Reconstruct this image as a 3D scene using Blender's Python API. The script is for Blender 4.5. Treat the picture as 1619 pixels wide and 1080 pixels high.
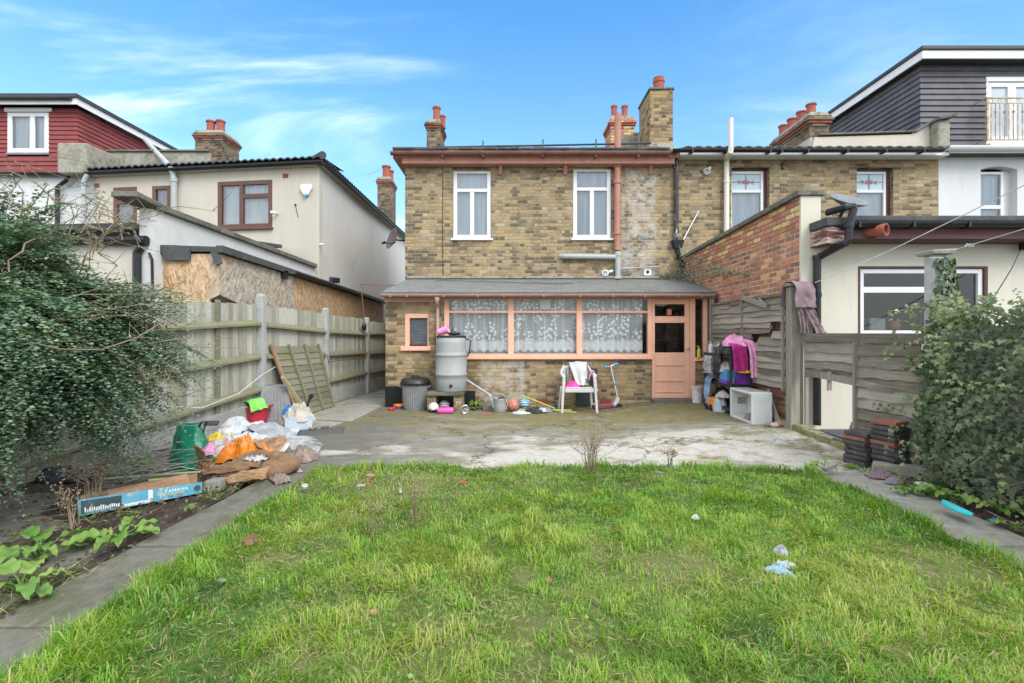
import bpy, bmesh, math, random
import numpy as np
from math import sin, cos, pi, radians, sqrt, floor
from mathutils import Vector, Matrix, noise

for _o in list(bpy.data.objects): bpy.data.objects.remove(_o)
SC = bpy.context.scene
COL = SC.collection

# ------------------------------------------------------------------ camera, sky, sun, exposure
FPX, CX, HY, EYE = 765.0, 810.0, 527.0, 1.40
cam_d = bpy.data.cameras.new('camera')
cam = bpy.data.objects.new('camera', cam_d); COL.objects.link(cam)
cam.location = (0, 0, EYE); cam.rotation_euler = (radians(90), 0, 0)
cam_d.sensor_width = 36; cam_d.lens = 36 * FPX / 1619
cam_d.shift_y = -13 / 1619
cam_d.clip_start = .05; cam_d.clip_end = 3000
SC.camera = cam

SUN_EL, SUN_AZ = radians(42), radians(143)      # azimuth clockwise from +Y: behind the camera, to the right
W = bpy.data.worlds.new('World'); SC.world = W; W.use_nodes = True
wn = W.node_tree; wn.nodes.clear()
def _w(t): return wn.nodes.new(t)
sky = _w('ShaderNodeTexSky'); sky.sky_type = 'NISHITA'; sky.sun_disc = False
sky.sun_elevation = SUN_EL; sky.sun_rotation = SUN_AZ
sky.air_density = 1.3; sky.dust_density = .4; sky.ozone_density = 2.2
wtc = _w('ShaderNodeTexCoord'); wsep = _w('ShaderNodeSeparateXYZ'); wn.links.new(wtc.outputs['Generated'], wsep.inputs[0])
def wmath(op, a, b=None, c=None):
    n = _w('ShaderNodeMath'); n.operation = op
    for i, s in enumerate((a, b, c)):
        if s is None: continue
        if isinstance(s, (int, float)): n.inputs[i].default_value = s
        else: wn.links.new(s, n.inputs[i])
    return n.outputs[0]
wz = wmath('ADD', wmath('MAXIMUM', wsep.outputs[2], 0.0), .16)
wc = _w('ShaderNodeCombineXYZ')
wn.links.new(wmath('DIVIDE', wsep.outputs[0], wz), wc.inputs[0]); wn.links.new(wmath('DIVIDE', wsep.outputs[1], wz), wc.inputs[1])
wm = _w('ShaderNodeMapping'); wn.links.new(wc.outputs[0], wm.inputs[0])
wm.inputs['Rotation'].default_value = (0, 0, radians(28)); wm.inputs['Scale'].default_value = (.62, 1.5, 1); wm.inputs['Location'].default_value = (7.4, 2.3, 0)
wno = _w('ShaderNodeTexNoise'); wn.links.new(wm.outputs[0], wno.inputs['Vector'])
wno.inputs['Scale'].default_value = 1.15; wno.inputs['Detail'].default_value = 9; wno.inputs['Roughness'].default_value = .58; wno.inputs['Distortion'].default_value = .7
wr = _w('ShaderNodeMapRange'); wr.inputs[1].default_value = .48; wr.inputs[2].default_value = .86; wr.interpolation_type = 'SMOOTHSTEP'
wn.links.new(wno.outputs[0], wr.inputs[0])
# a thin veil low over the roofs, thin cloud cover on the left; unseen cloud added behind, beside and overhead as fill light
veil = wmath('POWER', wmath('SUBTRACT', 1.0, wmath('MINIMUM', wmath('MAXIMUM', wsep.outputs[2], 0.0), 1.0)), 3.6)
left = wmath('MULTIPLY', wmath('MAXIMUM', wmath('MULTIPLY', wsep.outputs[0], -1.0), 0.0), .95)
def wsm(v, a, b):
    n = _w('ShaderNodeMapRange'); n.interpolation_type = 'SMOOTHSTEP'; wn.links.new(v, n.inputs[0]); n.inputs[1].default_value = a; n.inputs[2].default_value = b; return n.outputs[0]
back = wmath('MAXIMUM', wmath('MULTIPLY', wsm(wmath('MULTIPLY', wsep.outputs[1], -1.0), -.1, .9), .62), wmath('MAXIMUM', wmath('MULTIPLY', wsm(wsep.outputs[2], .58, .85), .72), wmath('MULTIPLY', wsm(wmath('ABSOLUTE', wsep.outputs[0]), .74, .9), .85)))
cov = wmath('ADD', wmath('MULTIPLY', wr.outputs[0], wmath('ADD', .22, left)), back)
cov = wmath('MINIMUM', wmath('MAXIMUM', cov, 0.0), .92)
wmix = _w('ShaderNodeMix'); wmix.data_type = 'RGBA'
wn.links.new(cov, wmix.inputs[0])
wtint = _w('ShaderNodeMix'); wtint.data_type = 'RGBA'; wtint.blend_type = 'MULTIPLY'; wtint.inputs[0].default_value = 1
wn.links.new(sky.outputs[0], wtint.inputs[6]); wtint.inputs[7].default_value = (.35, .99, 1.40, 1)
wveil = _w('ShaderNodeMix'); wveil.data_type = 'RGBA'; wn.links.new(wmath('MULTIPLY', veil, .95), wveil.inputs[0])
wn.links.new(wtint.outputs[2], wveil.inputs[6]); wveil.inputs[7].default_value = (5.3, 5.75, 6.0, 1)
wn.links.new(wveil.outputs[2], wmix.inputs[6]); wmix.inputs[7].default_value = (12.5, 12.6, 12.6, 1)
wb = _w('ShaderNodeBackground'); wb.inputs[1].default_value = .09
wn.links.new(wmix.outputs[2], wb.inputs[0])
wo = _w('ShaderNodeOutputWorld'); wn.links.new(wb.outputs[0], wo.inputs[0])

sun_d = bpy.data.lights.new('sun', 'SUN'); sun = bpy.data.objects.new('sun', sun_d); COL.objects.link(sun)
sun_d.energy = 1.35; sun_d.angle = radians(30); sun_d.color = (1, .95, .87)
_sd = Vector((sin(SUN_AZ) * cos(SUN_EL), cos(SUN_AZ) * cos(SUN_EL), sin(SUN_EL)))
sun.rotation_euler = _sd.to_track_quat('Z', 'Y').to_euler()

SC.view_settings.view_transform = 'Standard'; SC.view_settings.look = 'None'
SC.view_settings.exposure = 1.2; SC.view_settings.gamma = 1
SC.render.engine = 'CYCLES'
SC.cycles.use_denoising = True
SC.cycles.max_bounces = 6; SC.cycles.transparent_max_bounces = 12
SC.cycles.diffuse_bounces = 3; SC.cycles.glossy_bounces = 3

# ------------------------------------------------------------------ measuring helpers (a pixel of the photograph at a known depth)
def X(px, Y): return (px - CX) / FPX * Y
def Z(py, Y): return EYE + (HY - py) / FPX * Y
def P(px, py, Y): return Vector((X(px, Y), Y, Z(py, Y)))
def smooth(t):
    t = max(0., min(1., t)); return t * t * (3 - 2 * t)
def gz(x, y):                                   # the yard rises a little towards the back right
    return .13 * smooth((x - 1.0) / 2.3) * smooth((y - 5.0) / 1.7)
def G(px, py):                                  # a pixel on the ground
    z = 0.
    for _ in range(4):
        Y = FPX * (EYE - z) / (py - HY); z = gz(X(px, Y), Y)
    return Vector((X(px, Y), Y, z))

# ------------------------------------------------------------------ material helpers
MATS = {}
class NT:
    def __init__(s, name):
        s.m = bpy.data.materials.new(name); s.m.use_nodes = True; s.t = s.m.node_tree
        s.b = s.t.nodes['Principled BSDF']; s.out = s.t.nodes['Material Output']
        MATS[name] = s.m
    def n(s, typ, **kw):
        nd = s.t.nodes.new(typ)
        for k, v in kw.items():
            if k.startswith('i_'): s.put(nd.inputs[int(k[2:])], v)
            elif k in ('Vector', 'Scale', 'Detail', 'Roughness', 'Distortion', 'Fac', 'Height', 'Strength', 'Distance', 'W', 'Randomness', 'Color', 'Rotation', 'Location', 'IOR', 'Normal'): s.put(nd.inputs[k], v)
            else: setattr(nd, k, v)
        return nd
    def put(s, sock, v):
        if isinstance(v, bpy.types.NodeSocket): s.t.links.new(v, sock)
        elif isinstance(v, tuple) and len(v) == 3 and sock.type == 'RGBA': sock.default_value = (*v, 1)
        else: sock.default_value = v
    def ma(s, op, a, b=None, c=None, clamp=False):
        nd = s.t.nodes.new('ShaderNodeMath'); nd.operation = op; nd.use_clamp = clamp
        for i, v in enumerate((a, b, c)):
            if v is not None: s.put(nd.inputs[i], v)
        return nd.outputs[0]
    def ramp(s, fac, stops, interp='LINEAR'):
        nd = s.t.nodes.new('ShaderNodeValToRGB'); cr = nd.color_ramp; cr.interpolation = interp
        while len(cr.elements) < len(stops): cr.elements.new(.5)
        for e, (p, c) in zip(cr.elements, stops):
            e.position = p; e.color = (*c, 1) if len(c) == 3 else c
        s.put(nd.inputs[0], fac); return nd.outputs[0]
    def mix(s, fac, a, b, blend='MIX'):
        nd = s.t.nodes.new('ShaderNodeMix'); nd.data_type = 'RGBA'; nd.blend_type = blend
        s.put(nd.inputs[0], fac); s.put(nd.inputs[6], a); s.put(nd.inputs[7], b); return nd.outputs[2]
    def sm(s, v, a, b):
        nd = s.t.nodes.new('ShaderNodeMapRange'); nd.interpolation_type = 'SMOOTHSTEP'
        s.put(nd.inputs[0], v); nd.inputs[1].default_value = a; nd.inputs[2].default_value = b; return nd.outputs[0]
    def noise(s, vec, scale, detail=5, rough=.55, dist=0, out=0):
        return s.n('ShaderNodeTexNoise', Vector=vec, Scale=scale, Detail=detail, Roughness=rough, Distortion=dist).outputs[out]
    def pos(s): return s.n('ShaderNodeNewGeometry').outputs['Position']
    def obj(s): return s.n('ShaderNodeTexCoord').outputs['Object']
    def map(s, vec, scale=(1, 1, 1), rot=(0, 0, 0), loc=(0, 0, 0)):
        nd = s.n('ShaderNodeMapping', Vector=vec); nd.inputs['Scale'].default_value = scale; nd.inputs['Rotation'].default_value = rot; nd.inputs['Location'].default_value = loc
        return nd.outputs[0]
    def sep(s, v):
        nd = s.t.nodes.new('ShaderNodeSeparateXYZ'); s.put(nd.inputs[0], v); return nd.outputs
    def comb(s, x, y, z=0.):
        nd = s.t.nodes.new('ShaderNodeCombineXYZ'); s.put(nd.inputs[0], x); s.put(nd.inputs[1], y); s.put(nd.inputs[2], z); return nd.outputs[0]
    def col(s, c): s.put(s.b.inputs['Base Color'], c)
    def rough(s, r): s.put(s.b.inputs['Roughness'], r)
    def spec(s, r): s.put(s.b.inputs['Specular IOR Level'], r)
    def bump(s, h, strength=.5, dist=.01):
        nd = s.n('ShaderNodeBump', Height=h, Strength=strength, Distance=dist)
        s.t.links.new(nd.outputs[0], s.b.inputs['Normal'])

def wx(name, cols, scale=4, rough=.8, bump=.3, bdist=.006, stretch=(1, 1, 1), metal=0, spec=.3, detail=6, stain=None, world=True, bscale=None, fine=.25):
    """weathered surface: colours run along a noise, an optional stain (colour, scale, threshold, strength), fine grain, bump"""
    t = NT(name); v = t.map(t.pos() if world else t.obj(), stretch)
    n1 = t.noise(v, scale, detail, .6)
    st = [(.32 + .36 * i / max(1, len(cols) - 1), c) for i, c in enumerate(cols)]
    c = t.ramp(n1, st) if len(cols) > 1 else cols[0]
    n2 = t.noise(v, scale * 9, 4, .6)
    if fine: c = t.mix(1., c, t.ramp(n2, [(.25, (1 - fine,) * 3), (.75, (1 + fine * .6,) * 3)]), 'MULTIPLY')
    if stain:
        for sc, ss, th, k in ([stain] if isinstance(stain[0][0], float) else stain):
            c = t.mix(t.ma('MULTIPLY', t.sm(t.noise(v, ss, 6, .65, .6), th, th + .14), k), c, sc)
    t.col(c); t.rough(rough); t.spec(spec); t.b.inputs['Metallic'].default_value = metal
    if bump: t.bump(t.noise(v, bscale or scale * 5, 5, .6), bump, bdist)
    return t.m

def brickmat(name, stops, mortar, flemish=True, bw=.225, hd=.1125, ch=.075, mw=.011, distort=.006, soot=None, moss=None, paint=None, slope=0, rough_brick=.5, sootmask=None, fade=None):
    t = NT(name); p0 = t.pos()
    nv = t.noise(p0, 7, 3, .5, 0, 1)
    dv = t.n('ShaderNodeVectorMath', operation='SUBTRACT', i_0=nv, i_1=(.5, .5, .5)).outputs[0]
    dv = t.n('ShaderNodeVectorMath', operation='SCALE', i_0=dv); dv.inputs['Scale'].default_value = distort * 4; 
    p = t.n('ShaderNodeVectorMath', operation='ADD', i_0=p0, i_1=dv.outputs[0]).outputs[0]
    x, y, z = t.sep(p)
    nx, ny, nz = t.sep(t.n('ShaderNodeNewGeometry').outputs['True Normal'])
    side = t.ma('GREATER_THAN', t.ma('ABSOLUTE', nx), t.ma('ABSOLUTE', ny))
    u = t.ma('ADD', t.ma('MULTIPLY', y, side), t.ma('MULTIPLY', x, t.ma('SUBTRACT', 1., side)))
    u = t.ma('ADD', u, 50.)
    v = t.ma('ADD', z, 10.)
    rv = t.ma('DIVIDE', v, ch); row = t.ma('FLOOR', rv); fv = t.ma('MULTIPLY', t.ma('FRACT', rv), ch)
    odd = t.ma('MULTIPLY', t.ma('MODULO', row, 2.), .5)
    per = bw + hd if flemish else bw
    tt = t.ma('ADD', t.ma('DIVIDE', u, per), odd); k = t.ma('FLOOR', tt); f = t.ma('MULTIPLY', t.ma('FRACT', tt), per)
    if flemish:
        ish = t.ma('GREATER_THAN', f, bw)
        idn = t.ma('ADD', t.ma('MULTIPLY', k, 2.), ish)
        fu = t.ma('SUBTRACT', f, t.ma('MULTIPLY', ish, bw)); wd = t.ma('SUBTRACT', bw, t.ma('MULTIPLY', ish, bw - hd))
    else: idn, fu, wd = k, f, bw
    du = t.ma('MINIMUM', fu, t.ma('SUBTRACT', wd, fu)); dvv = t.ma('MINIMUM', fv, t.ma('SUBTRACT', ch, fv))
    d = t.ma('MINIMUM', du, dvv)
    mask = t.sm(d, mw * .5 - .003, mw * .5 + .004)
    wnz = t.n('ShaderNodeTexWhiteNoise', noise_dimensions='2D', Vector=t.comb(idn, row)).outputs[0]
    big = t.noise(p0, 1.1, 4, .6)
    fac = t.ma('ADD', wnz, t.ma('MULTIPLY', t.ma('SUBTRACT', big, .5), 1.0), clamp=True)
    c = t.ramp(fac, stops)
    gr = t.noise(p0, 45, 5, .65)
    c = t.mix(1., c, t.ramp(gr, [(.25, (.62,) * 3), (.75, (1.28,) * 3)]), 'MULTIPLY')
    mc = t.mix(t.sm(t.noise(p0, 2.3, 5, .6), .42, .62), mortar, tuple(m * .55 for m in mortar))
    c = t.mix(mask, mc, c)
    c = t.mix(t.ma('MULTIPLY', t.sm(t.noise(p0, 5.5, 6, .7), .53, .70), .34), c, tuple(m * .95 for m in mortar))   # mortar smears
    X_, Y_, Z_ = t.sep(p0)
    if soot:
        m = t.sm(t.noise(t.map(p0, (1, 1, 1.6)), 1.7, 6, .68, .3), .50, .68)
        if sootmask:                            # heights (z0, z1) between which the soot thickens
            m = t.ma('ADD', t.ma('MULTIPLY', m, .75), t.ma('MULTIPLY', t.sm(t.noise(p0, 3, 5, .7), .35, .6), t.sm(Z_, *sootmask)), clamp=True)
        c = t.mix(t.ma('MULTIPLY', m, soot[1]), c, soot[0])
    if paint:                                   # (x0, x1, z0, z1, colour): worn whitewash with a ragged outline
        for x0, x1, z0, z1, pc, k in paint:
            e = .05
            m = t.ma('MULTIPLY', t.ma('MULTIPLY', t.sm(X_, x0 - e, x0 + e), t.ma('SUBTRACT', 1., t.sm(X_, x1 - e, x1 + e))), t.ma('MULTIPLY', t.sm(Z_, z0 - e, z0 + e), t.ma('SUBTRACT', 1., t.sm(Z_, z1 - e, z1 + e))))
            m = t.ma('MULTIPLY', m, t.sm(t.ma('ADD', t.noise(p0, 4.5, 7, .72), t.ma('MULTIPLY', mask, -.05)), .36, .56))
            c = t.mix(t.ma('MULTIPLY', m, k), c, pc)
    if moss:
        m = t.ma('MULTIPLY', t.sm(t.noise(p0, 3.2, 6, .7), .5, .66), t.ma('SUBTRACT', 1., t.sm(Z_, moss[1], moss[2])))
        c = t.mix(m, c, moss[0])
    t.col(c); t.rough(.9); t.spec(.2)
    h = t.ma('ADD', t.ma('MULTIPLY', mask, .7), t.ma('MULTIPLY', gr, rough_brick))
    t.bump(h, .75, .012)
    return t.m

def plain(name, c, rough=.5, metal=0, spec=.5):
    t = NT(name); v = t.obj()
    n = t.noise(v, 3.5, 6, .65)
    t.col(t.mix(1., c, t.ramp(n, [(.3, (.84,) * 3), (.7, (1.1,) * 3)]), 'MULTIPLY'))
    t.rough(t.ma('ADD', rough - .08, t.ma('MULTIPLY', n, .16), clamp=True)); t.spec(spec); t.b.inputs['Metallic'].default_value = metal
    return t.m

def cloth(name, c, c2=None, scale=8):
    t = NT(name); v = t.obj()
    n = t.noise(v, scale, 5, .6)
    t.col(t.ramp(n, [(.35, tuple(k * .8 for k in c)), (.65, c2 or c)])); t.rough(.9); t.spec(.15)
    t.b.inputs['Sheen Weight'].default_value = .15
    t.bump(t.noise(v, 24, 6, .65, .6), .35, .012)
    return t.m

def glass(name, tint=(.8, .86, .86), gain=1.5, base=.04):
    t = NT(name); t.t.nodes.remove(t.b)
    tr = t.n('ShaderNodeBsdfTransparent'); tr.inputs[0].default_value = (*tint, 1)
    gl = t.n('ShaderNodeBsdfGlossy'); gl.inputs['Roughness'].default_value = .03
    nb = t.n('ShaderNodeBump', Height=t.noise(t.pos(), 2.2, 2), Strength=.06, Distance=.05); t.t.links.new(nb.outputs[0], gl.inputs['Normal'])
    fr = t.n('ShaderNodeFresnel', IOR=1.5).outputs[0]
    mx = t.n('ShaderNodeMixShader', i_0=t.ma('ADD', t.ma('MULTIPLY', fr, gain), base, clamp=True))
    t.t.links.new(tr.outputs[0], mx.inputs[1]); t.t.links.new(gl.outputs[0], mx.inputs[2]); t.t.links.new(mx.outputs[0], t.out.inputs[0])
    return t.m

# ------------------------------------------------------------------ mesh helpers
class MB:
    def __init__(s): s.v = []; s.f = []; s.mi = []; s.cm = 0; s.ct = .5; s.ti = []
    def add(s, vs, fs):
        b = len(s.v); s.v += [tuple(v) for v in vs]
        for f in fs: s.f.append(tuple(i + b for i in f)); s.mi.append(s.cm); s.ti.append(s.ct)
        return s
    def box(s, x0, x1, y0, y1, z0, z1):
        return s.add([(x0, y0, z0), (x1, y0, z0), (x1, y1, z0), (x0, y1, z0), (x0, y0, z1), (x1, y0, z1), (x1, y1, z1), (x0, y1, z1)],
                     [(3, 2, 1, 0), (4, 5, 6, 7), (0, 1, 5, 4), (1, 2, 6, 5), (2, 3, 7, 6), (3, 0, 4, 7)])
    def hexa(s, b, t):                          # bottom four, top four corners, counter-clockwise from above
        return s.add(list(b) + list(t), [(3, 2, 1, 0), (4, 5, 6, 7), (0, 1, 5, 4), (1, 2, 6, 5), (2, 3, 7, 6), (3, 0, 4, 7)])
    def beam(s, p, q, w, h, up=(0, 0, 1), taper=1.):
        p, q = Vector(p), Vector(q); d = (q - p).normalized(); up = Vector(up)
        sd = d.cross(up)
        if sd.length < 1e-4: sd = d.cross(Vector((1, 0, 0)))
        sd.normalize(); u = sd.cross(d).normalized()
        a = [p + sd * (i * w / 2) + u * (j * h / 2) for i, j in ((-1, -1), (1, -1), (1, 1), (-1, 1))]
        b = [q + sd * (i * w / 2 * taper) + u * (j * h / 2 * taper) for i, j in ((-1, -1), (1, -1), (1, 1), (-1, 1))]
        return s.add(a + b, [(3, 2, 1, 0), (4, 5, 6, 7), (0, 1, 5, 4), (1, 2, 6, 5), (2, 3, 7, 6), (3, 0, 4, 7)])
    def poly(s, pts): return s.add(pts, [tuple(range(len(pts)))])
    def ext(s, pts, vec):                       # a planar outline given a thickness
        pts = [Vector(p) for p in pts]; n = len(pts); vec = Vector(vec)
        return s.add(pts + [p + vec for p in pts], [tuple(range(n))[::-1], tuple(range(n, 2 * n))] + [(i, (i + 1) % n, n + (i + 1) % n, n + i) for i in range(n)])
    def tube(s, pts, r, n=8, cap=True):
        pts = [Vector(p) for p in pts]; m = len(pts); rs = r if isinstance(r, (list, tuple)) else [r] * m
        vs = []; prev = None
        for i, p in enumerate(pts):
            d = (pts[min(i + 1, m - 1)] - pts[max(i - 1, 0)]).normalized()
            if prev is None:
                a = d.cross(Vector((0, 0, 1)));
                if a.length < .05: a = d.cross(Vector((0, 1, 0)))
            else: a = prev - d * prev.dot(d)
            a.normalize(); prev = a; b = d.cross(a)
            for k in range(n): vs.append(p + (a * cos(2 * pi * k / n) + b * sin(2 * pi * k / n)) * rs[i])
        fs = [(i * n + k, i * n + (k + 1) % n, (i + 1) * n + (k + 1) % n, (i + 1) * n + k) for i in range(m - 1) for k in range(n)]
        if cap: fs += [tuple(range(n))[::-1], tuple(range((m - 1) * n, m * n))]
        return s.add(vs, fs)
    def lathe(s, prof, c=(0, 0, 0), n=24, axis=(0, 0, 1), cap=True):
        c = Vector(c); q = Vector((0, 0, 1)).rotation_difference(Vector(axis).normalized())
        vs = [c + q @ Vector((r * cos(2 * pi * k / n), r * sin(2 * pi * k / n), z)) for r, z in prof for k in range(n)]
        m = len(prof); fs = [(i * n + k, i * n + (k + 1) % n, (i + 1) * n + (k + 1) % n, (i + 1) * n + k) for i in range(m - 1) for k in range(n)]
        if cap: fs += [tuple(range(n))[::-1], tuple(range((m - 1) * n, m * n))]
        return s.add(vs, fs)
    def ball(s, c, r, nu=20, nv=12, sc=(1, 1, 1)):
        pr = [(max(1e-4, sin(pi * i / nv)) * r, -cos(pi * i / nv) * r) for i in range(nv + 1)]
        b = len(s.v); s.lathe(pr, (0, 0, 0), nu, cap=False)
        for i in range(b, len(s.v)): x, y, z = s.v[i]; s.v[i] = (c[0] + x * sc[0], c[1] + y * sc[1], c[2] + z * sc[2])
        return s
    def grid(s, fn, nu, nv):
        vs = [fn(i / nu, j / nv) for j in range(nv + 1) for i in range(nu + 1)]
        w = nu + 1
        return s.add(vs, [(j * w + i, j * w + i + 1, (j + 1) * w + i + 1, (j + 1) * w + i) for j in range(nv) for i in range(nu)])
    def build(s, name, mat, parent=None, smooth=False, bevel=0, solid=0, sub=0, at=None, bseg=2):
        if parent is not None: off = Vector(WL[parent.name])
        elif at is not None: off = Vector(at)
        else:
            a = np.array(s.v); off = Vector((float((a[:, 0].min() + a[:, 0].max()) / 2), float((a[:, 1].min() + a[:, 1].max()) / 2), float(a[:, 2].min())))
        me = bpy.data.meshes.new(name)
        me.from_pydata([(v[0] - off.x, v[1] - off.y, v[2] - off.z) for v in s.v], [], s.f)
        for m in (mat if isinstance(mat, (list, tuple)) else [mat]): me.materials.append(MATS[m] if isinstance(m, str) else m)
        if max(s.mi or [0]) > 0: me.polygons.foreach_set('material_index', s.mi)
        if smooth: me.polygons.foreach_set('use_smooth', [True] * len(me.polygons))
        if min(s.ti) != max(s.ti): me.attributes.new('tint', 'FLOAT', 'FACE').data.foreach_set('value', s.ti)
        me.update()
        o = bpy.data.objects.new(name, me); COL.objects.link(o)
        if parent is not None: o.parent = parent
        else: o.location = off
        WL[o.name] = tuple(off)
        if bevel:
            b = o.modifiers.new('b', 'BEVEL'); b.width = bevel; b.segments = bseg; b.limit_method = 'ANGLE'; b.angle_limit = radians(40)
        if solid:
            b = o.modifiers.new('s', 'SOLIDIFY'); b.thickness = solid; b.offset = 0
        if sub:
            b = o.modifiers.new('u', 'SUBSURF'); b.levels = sub; b.render_levels = sub
        return o
WL = {}
def tag(o, label=None, cat=None, group=None, kind=None):
    if label: o['label'] = label
    if cat: o['category'] = cat
    if group: o['group'] = group
    if kind: o['kind'] = kind
    return o
def thing(name, label, cat, loc=(0, 0, 0), group=None):
    o = bpy.data.objects.new(name, None); COL.objects.link(o); o.location = loc; o.empty_display_size = .1
    WL[o.name] = tuple(loc); return tag(o, label, cat, group)
def dup(root, loc, rz=0, label=None, group=None):
    r = root.copy(); COL.objects.link(r); r.location = loc; r.rotation_euler = (0, 0, rz); WL[r.name] = tuple(loc)
    if label: r['label'] = label
    if group: r['group'] = group
    for ch in list(root.children):
        c = ch.copy(); COL.objects.link(c); c.parent = r
        for g in list(ch.children):
            d = g.copy(); COL.objects.link(d); d.parent = c
    return r
def N3(x, y, z): return noise.noise(Vector((x, y, z)))
def fbm(x, y, z, o=4):
    a, s, f = 0., .5, 1.
    for _ in range(o): a += s * noise.noise(Vector((x * f, y * f, z * f))); s *= .5; f *= 2.1
    return a
def text(name, s, size, mat, parent, origin, right, up, depth=.001, squash=1., font_bold=0):
    """lettering as a thin mesh child: origin = lower left corner, right/up = directions in the world"""
    cu = bpy.data.curves.new(name, 'FONT'); cu.body = s; cu.size = size; cu.extrude = depth; cu.offset = font_bold
    o = bpy.data.objects.new(name, cu); COL.objects.link(o)
    dg = bpy.context.evaluated_depsgraph_get(); me = bpy.data.meshes.new_from_object(o.evaluated_get(dg))
    bpy.data.objects.remove(o); bpy.data.curves.remove(cu)
    r, u = Vector(right).normalized(), Vector(up).normalized(); nn = r.cross(u).normalized()
    off = Vector(WL[parent.name]); og = Vector(origin)
    for v in me.vertices:
        c = v.co.copy(); v.co = og + r * c.x * squash + u * c.y + nn * c.z - off
    me.materials.clear(); me.materials.append(MATS[mat])
    ob = bpy.data.objects.new(name, me); COL.objects.link(ob); ob.parent = parent; WL[ob.name] = tuple(off)
    return ob
def facade(mb, mp, U0, U1, V0, V1, holes, depth, back=True):
    """wall skin with openings: mp(u, v, w) -> point, w runs into the wall; each hole gets its reveals"""
    us = sorted({U0, U1, *[h[0] for h in holes], *[h[1] for h in holes]}); vs = sorted({V0, V1, *[h[2] for h in holes], *[h[3] for h in holes]})
    for i in range(len(us) - 1):
        for j in range(len(vs) - 1):
            cu, cv = (us[i] + us[i + 1]) / 2, (vs[j] + vs[j + 1]) / 2
            if any(h[0] < cu < h[1] and h[2] < cv < h[3] for h in holes): continue
            a, b, c, d = us[i], us[i + 1], vs[j], vs[j + 1]
            mb.poly([mp(a, c, 0), mp(b, c, 0), mp(b, d, 0), mp(a, d, 0)])
    for a, b, c, d in holes:
        for q in (((a, c), (a, d)), ((b, d), (b, c)), ((a, d), (b, d)), ((b, c), (a, c))):
            (u0, v0), (u1, v1) = q; mb.poly([mp(u0, v0, 0), mp(u1, v1, 0), mp(u1, v1, depth), mp(u0, v0, depth)])
    for q in (((U0, V1), (U0, V0)), ((U1, V0), (U1, V1)), ((U1, V1), (U0, V1))):
        (u0, v0), (u1, v1) = q; mb.poly([mp(u0, v0, 0), mp(u1, v1, 0), mp(u1, v1, depth), mp(u0, v0, depth)])
def bx(mb, mp, u0, u1, v0, v1, w0, w1):
    c = [mp(u, v, w) for w in (w0, w1) for u, v in ((u0, v0), (u1, v0), (u1, v1), (u0, v1))]
    mb.add(c, [(0, 1, 2, 3), (7, 6, 5, 4), (1, 0, 4, 5), (2, 1, 5, 6), (3, 2, 6, 7), (0, 3, 7, 4)])
def window(parent, mp, u0, u1, v0, v1, fm, pm, w=.06, fw=.055, bars=(), cm=None, sill=None, sm=None, rails=(), dark='room_dark', fd=.06, name='window', folds=7, arch=0):
    """window frame (part) with pane, curtain, sill and the dim room behind it as sub-parts"""
    f = MB()
    bx(f, mp, u0, u0 + fw, v0, v1, w, w + fd); bx(f, mp, u1 - fw, u1, v0, v1, w, w + fd)
    bx(f, mp, u0 + fw, u1 - fw, v0, v0 + fw, w, w + fd); bx(f, mp, u0 + fw, u1 - fw, v1 - fw, v1, w, w + fd)
    for b in bars:
        bx(f, mp, b[0], b[1], b[2], b[3], w + .004, w + fd - .004)
    o = f.build(name, fm, parent, bevel=.006)
    p = MB(); ww = w + fd * .55
    p.poly([mp(u0 + fw * .8, v0 + fw * .8, ww), mp(u1 - fw * .8, v0 + fw * .8, ww), mp(u1 - fw * .8, v1 - fw * .8, ww), mp(u0 + fw * .8, v1 - fw * .8, ww)])
    p.build('pane', pm, o)
    if cm:
        c = MB(); n = 64
        def fn(s, tt):
            a = u0 + .02 + (u1 - u0 - .04) * s
            return mp(a, v0 + .02 + (v1 - v0 - .04) * tt, w + fd + .07 + .022 * sin(s * folds * 2 * pi + .7 * sin(s * 9)) + .012 * sin(s * folds * 4.7 * pi + 1))
        c.grid(fn, n, 6); c.build('curtain', cm, o, smooth=True)
    if dark:
        r = MB(); d0, d1 = w + fd + .003, w + fd + .9
        e = .25
        r.poly([mp(u0 - e, v0 - e, d1), mp(u1 + e, v0 - e, d1), mp(u1 + e, v1 + e, d1), mp(u0 - e, v1 + e, d1)])
        for q in (((u0 - e, v0 - e), (u0 - e, v1 + e)), ((u1 + e, v1 + e), (u1 + e, v0 - e)), ((u0 - e, v1 + e), (u1 + e, v1 + e)), ((u1 + e, v0 - e), (u0 - e, v0 - e))):
            (a, b), (c2, d2) = q; r.poly([mp(a, b, d0), mp(c2, d2, d0), mp(c2, d2, d1), mp(a, b, d1)])
        r.build('room', dark, o)
    if sill:
        s = MB(); bx(s, mp, u0 - sill[0], u1 + sill[0], v0 - sill[1], v0, -sill[2], w + .01); s.build('sill', sm or fm, o, bevel=.008)
    return o
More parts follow.
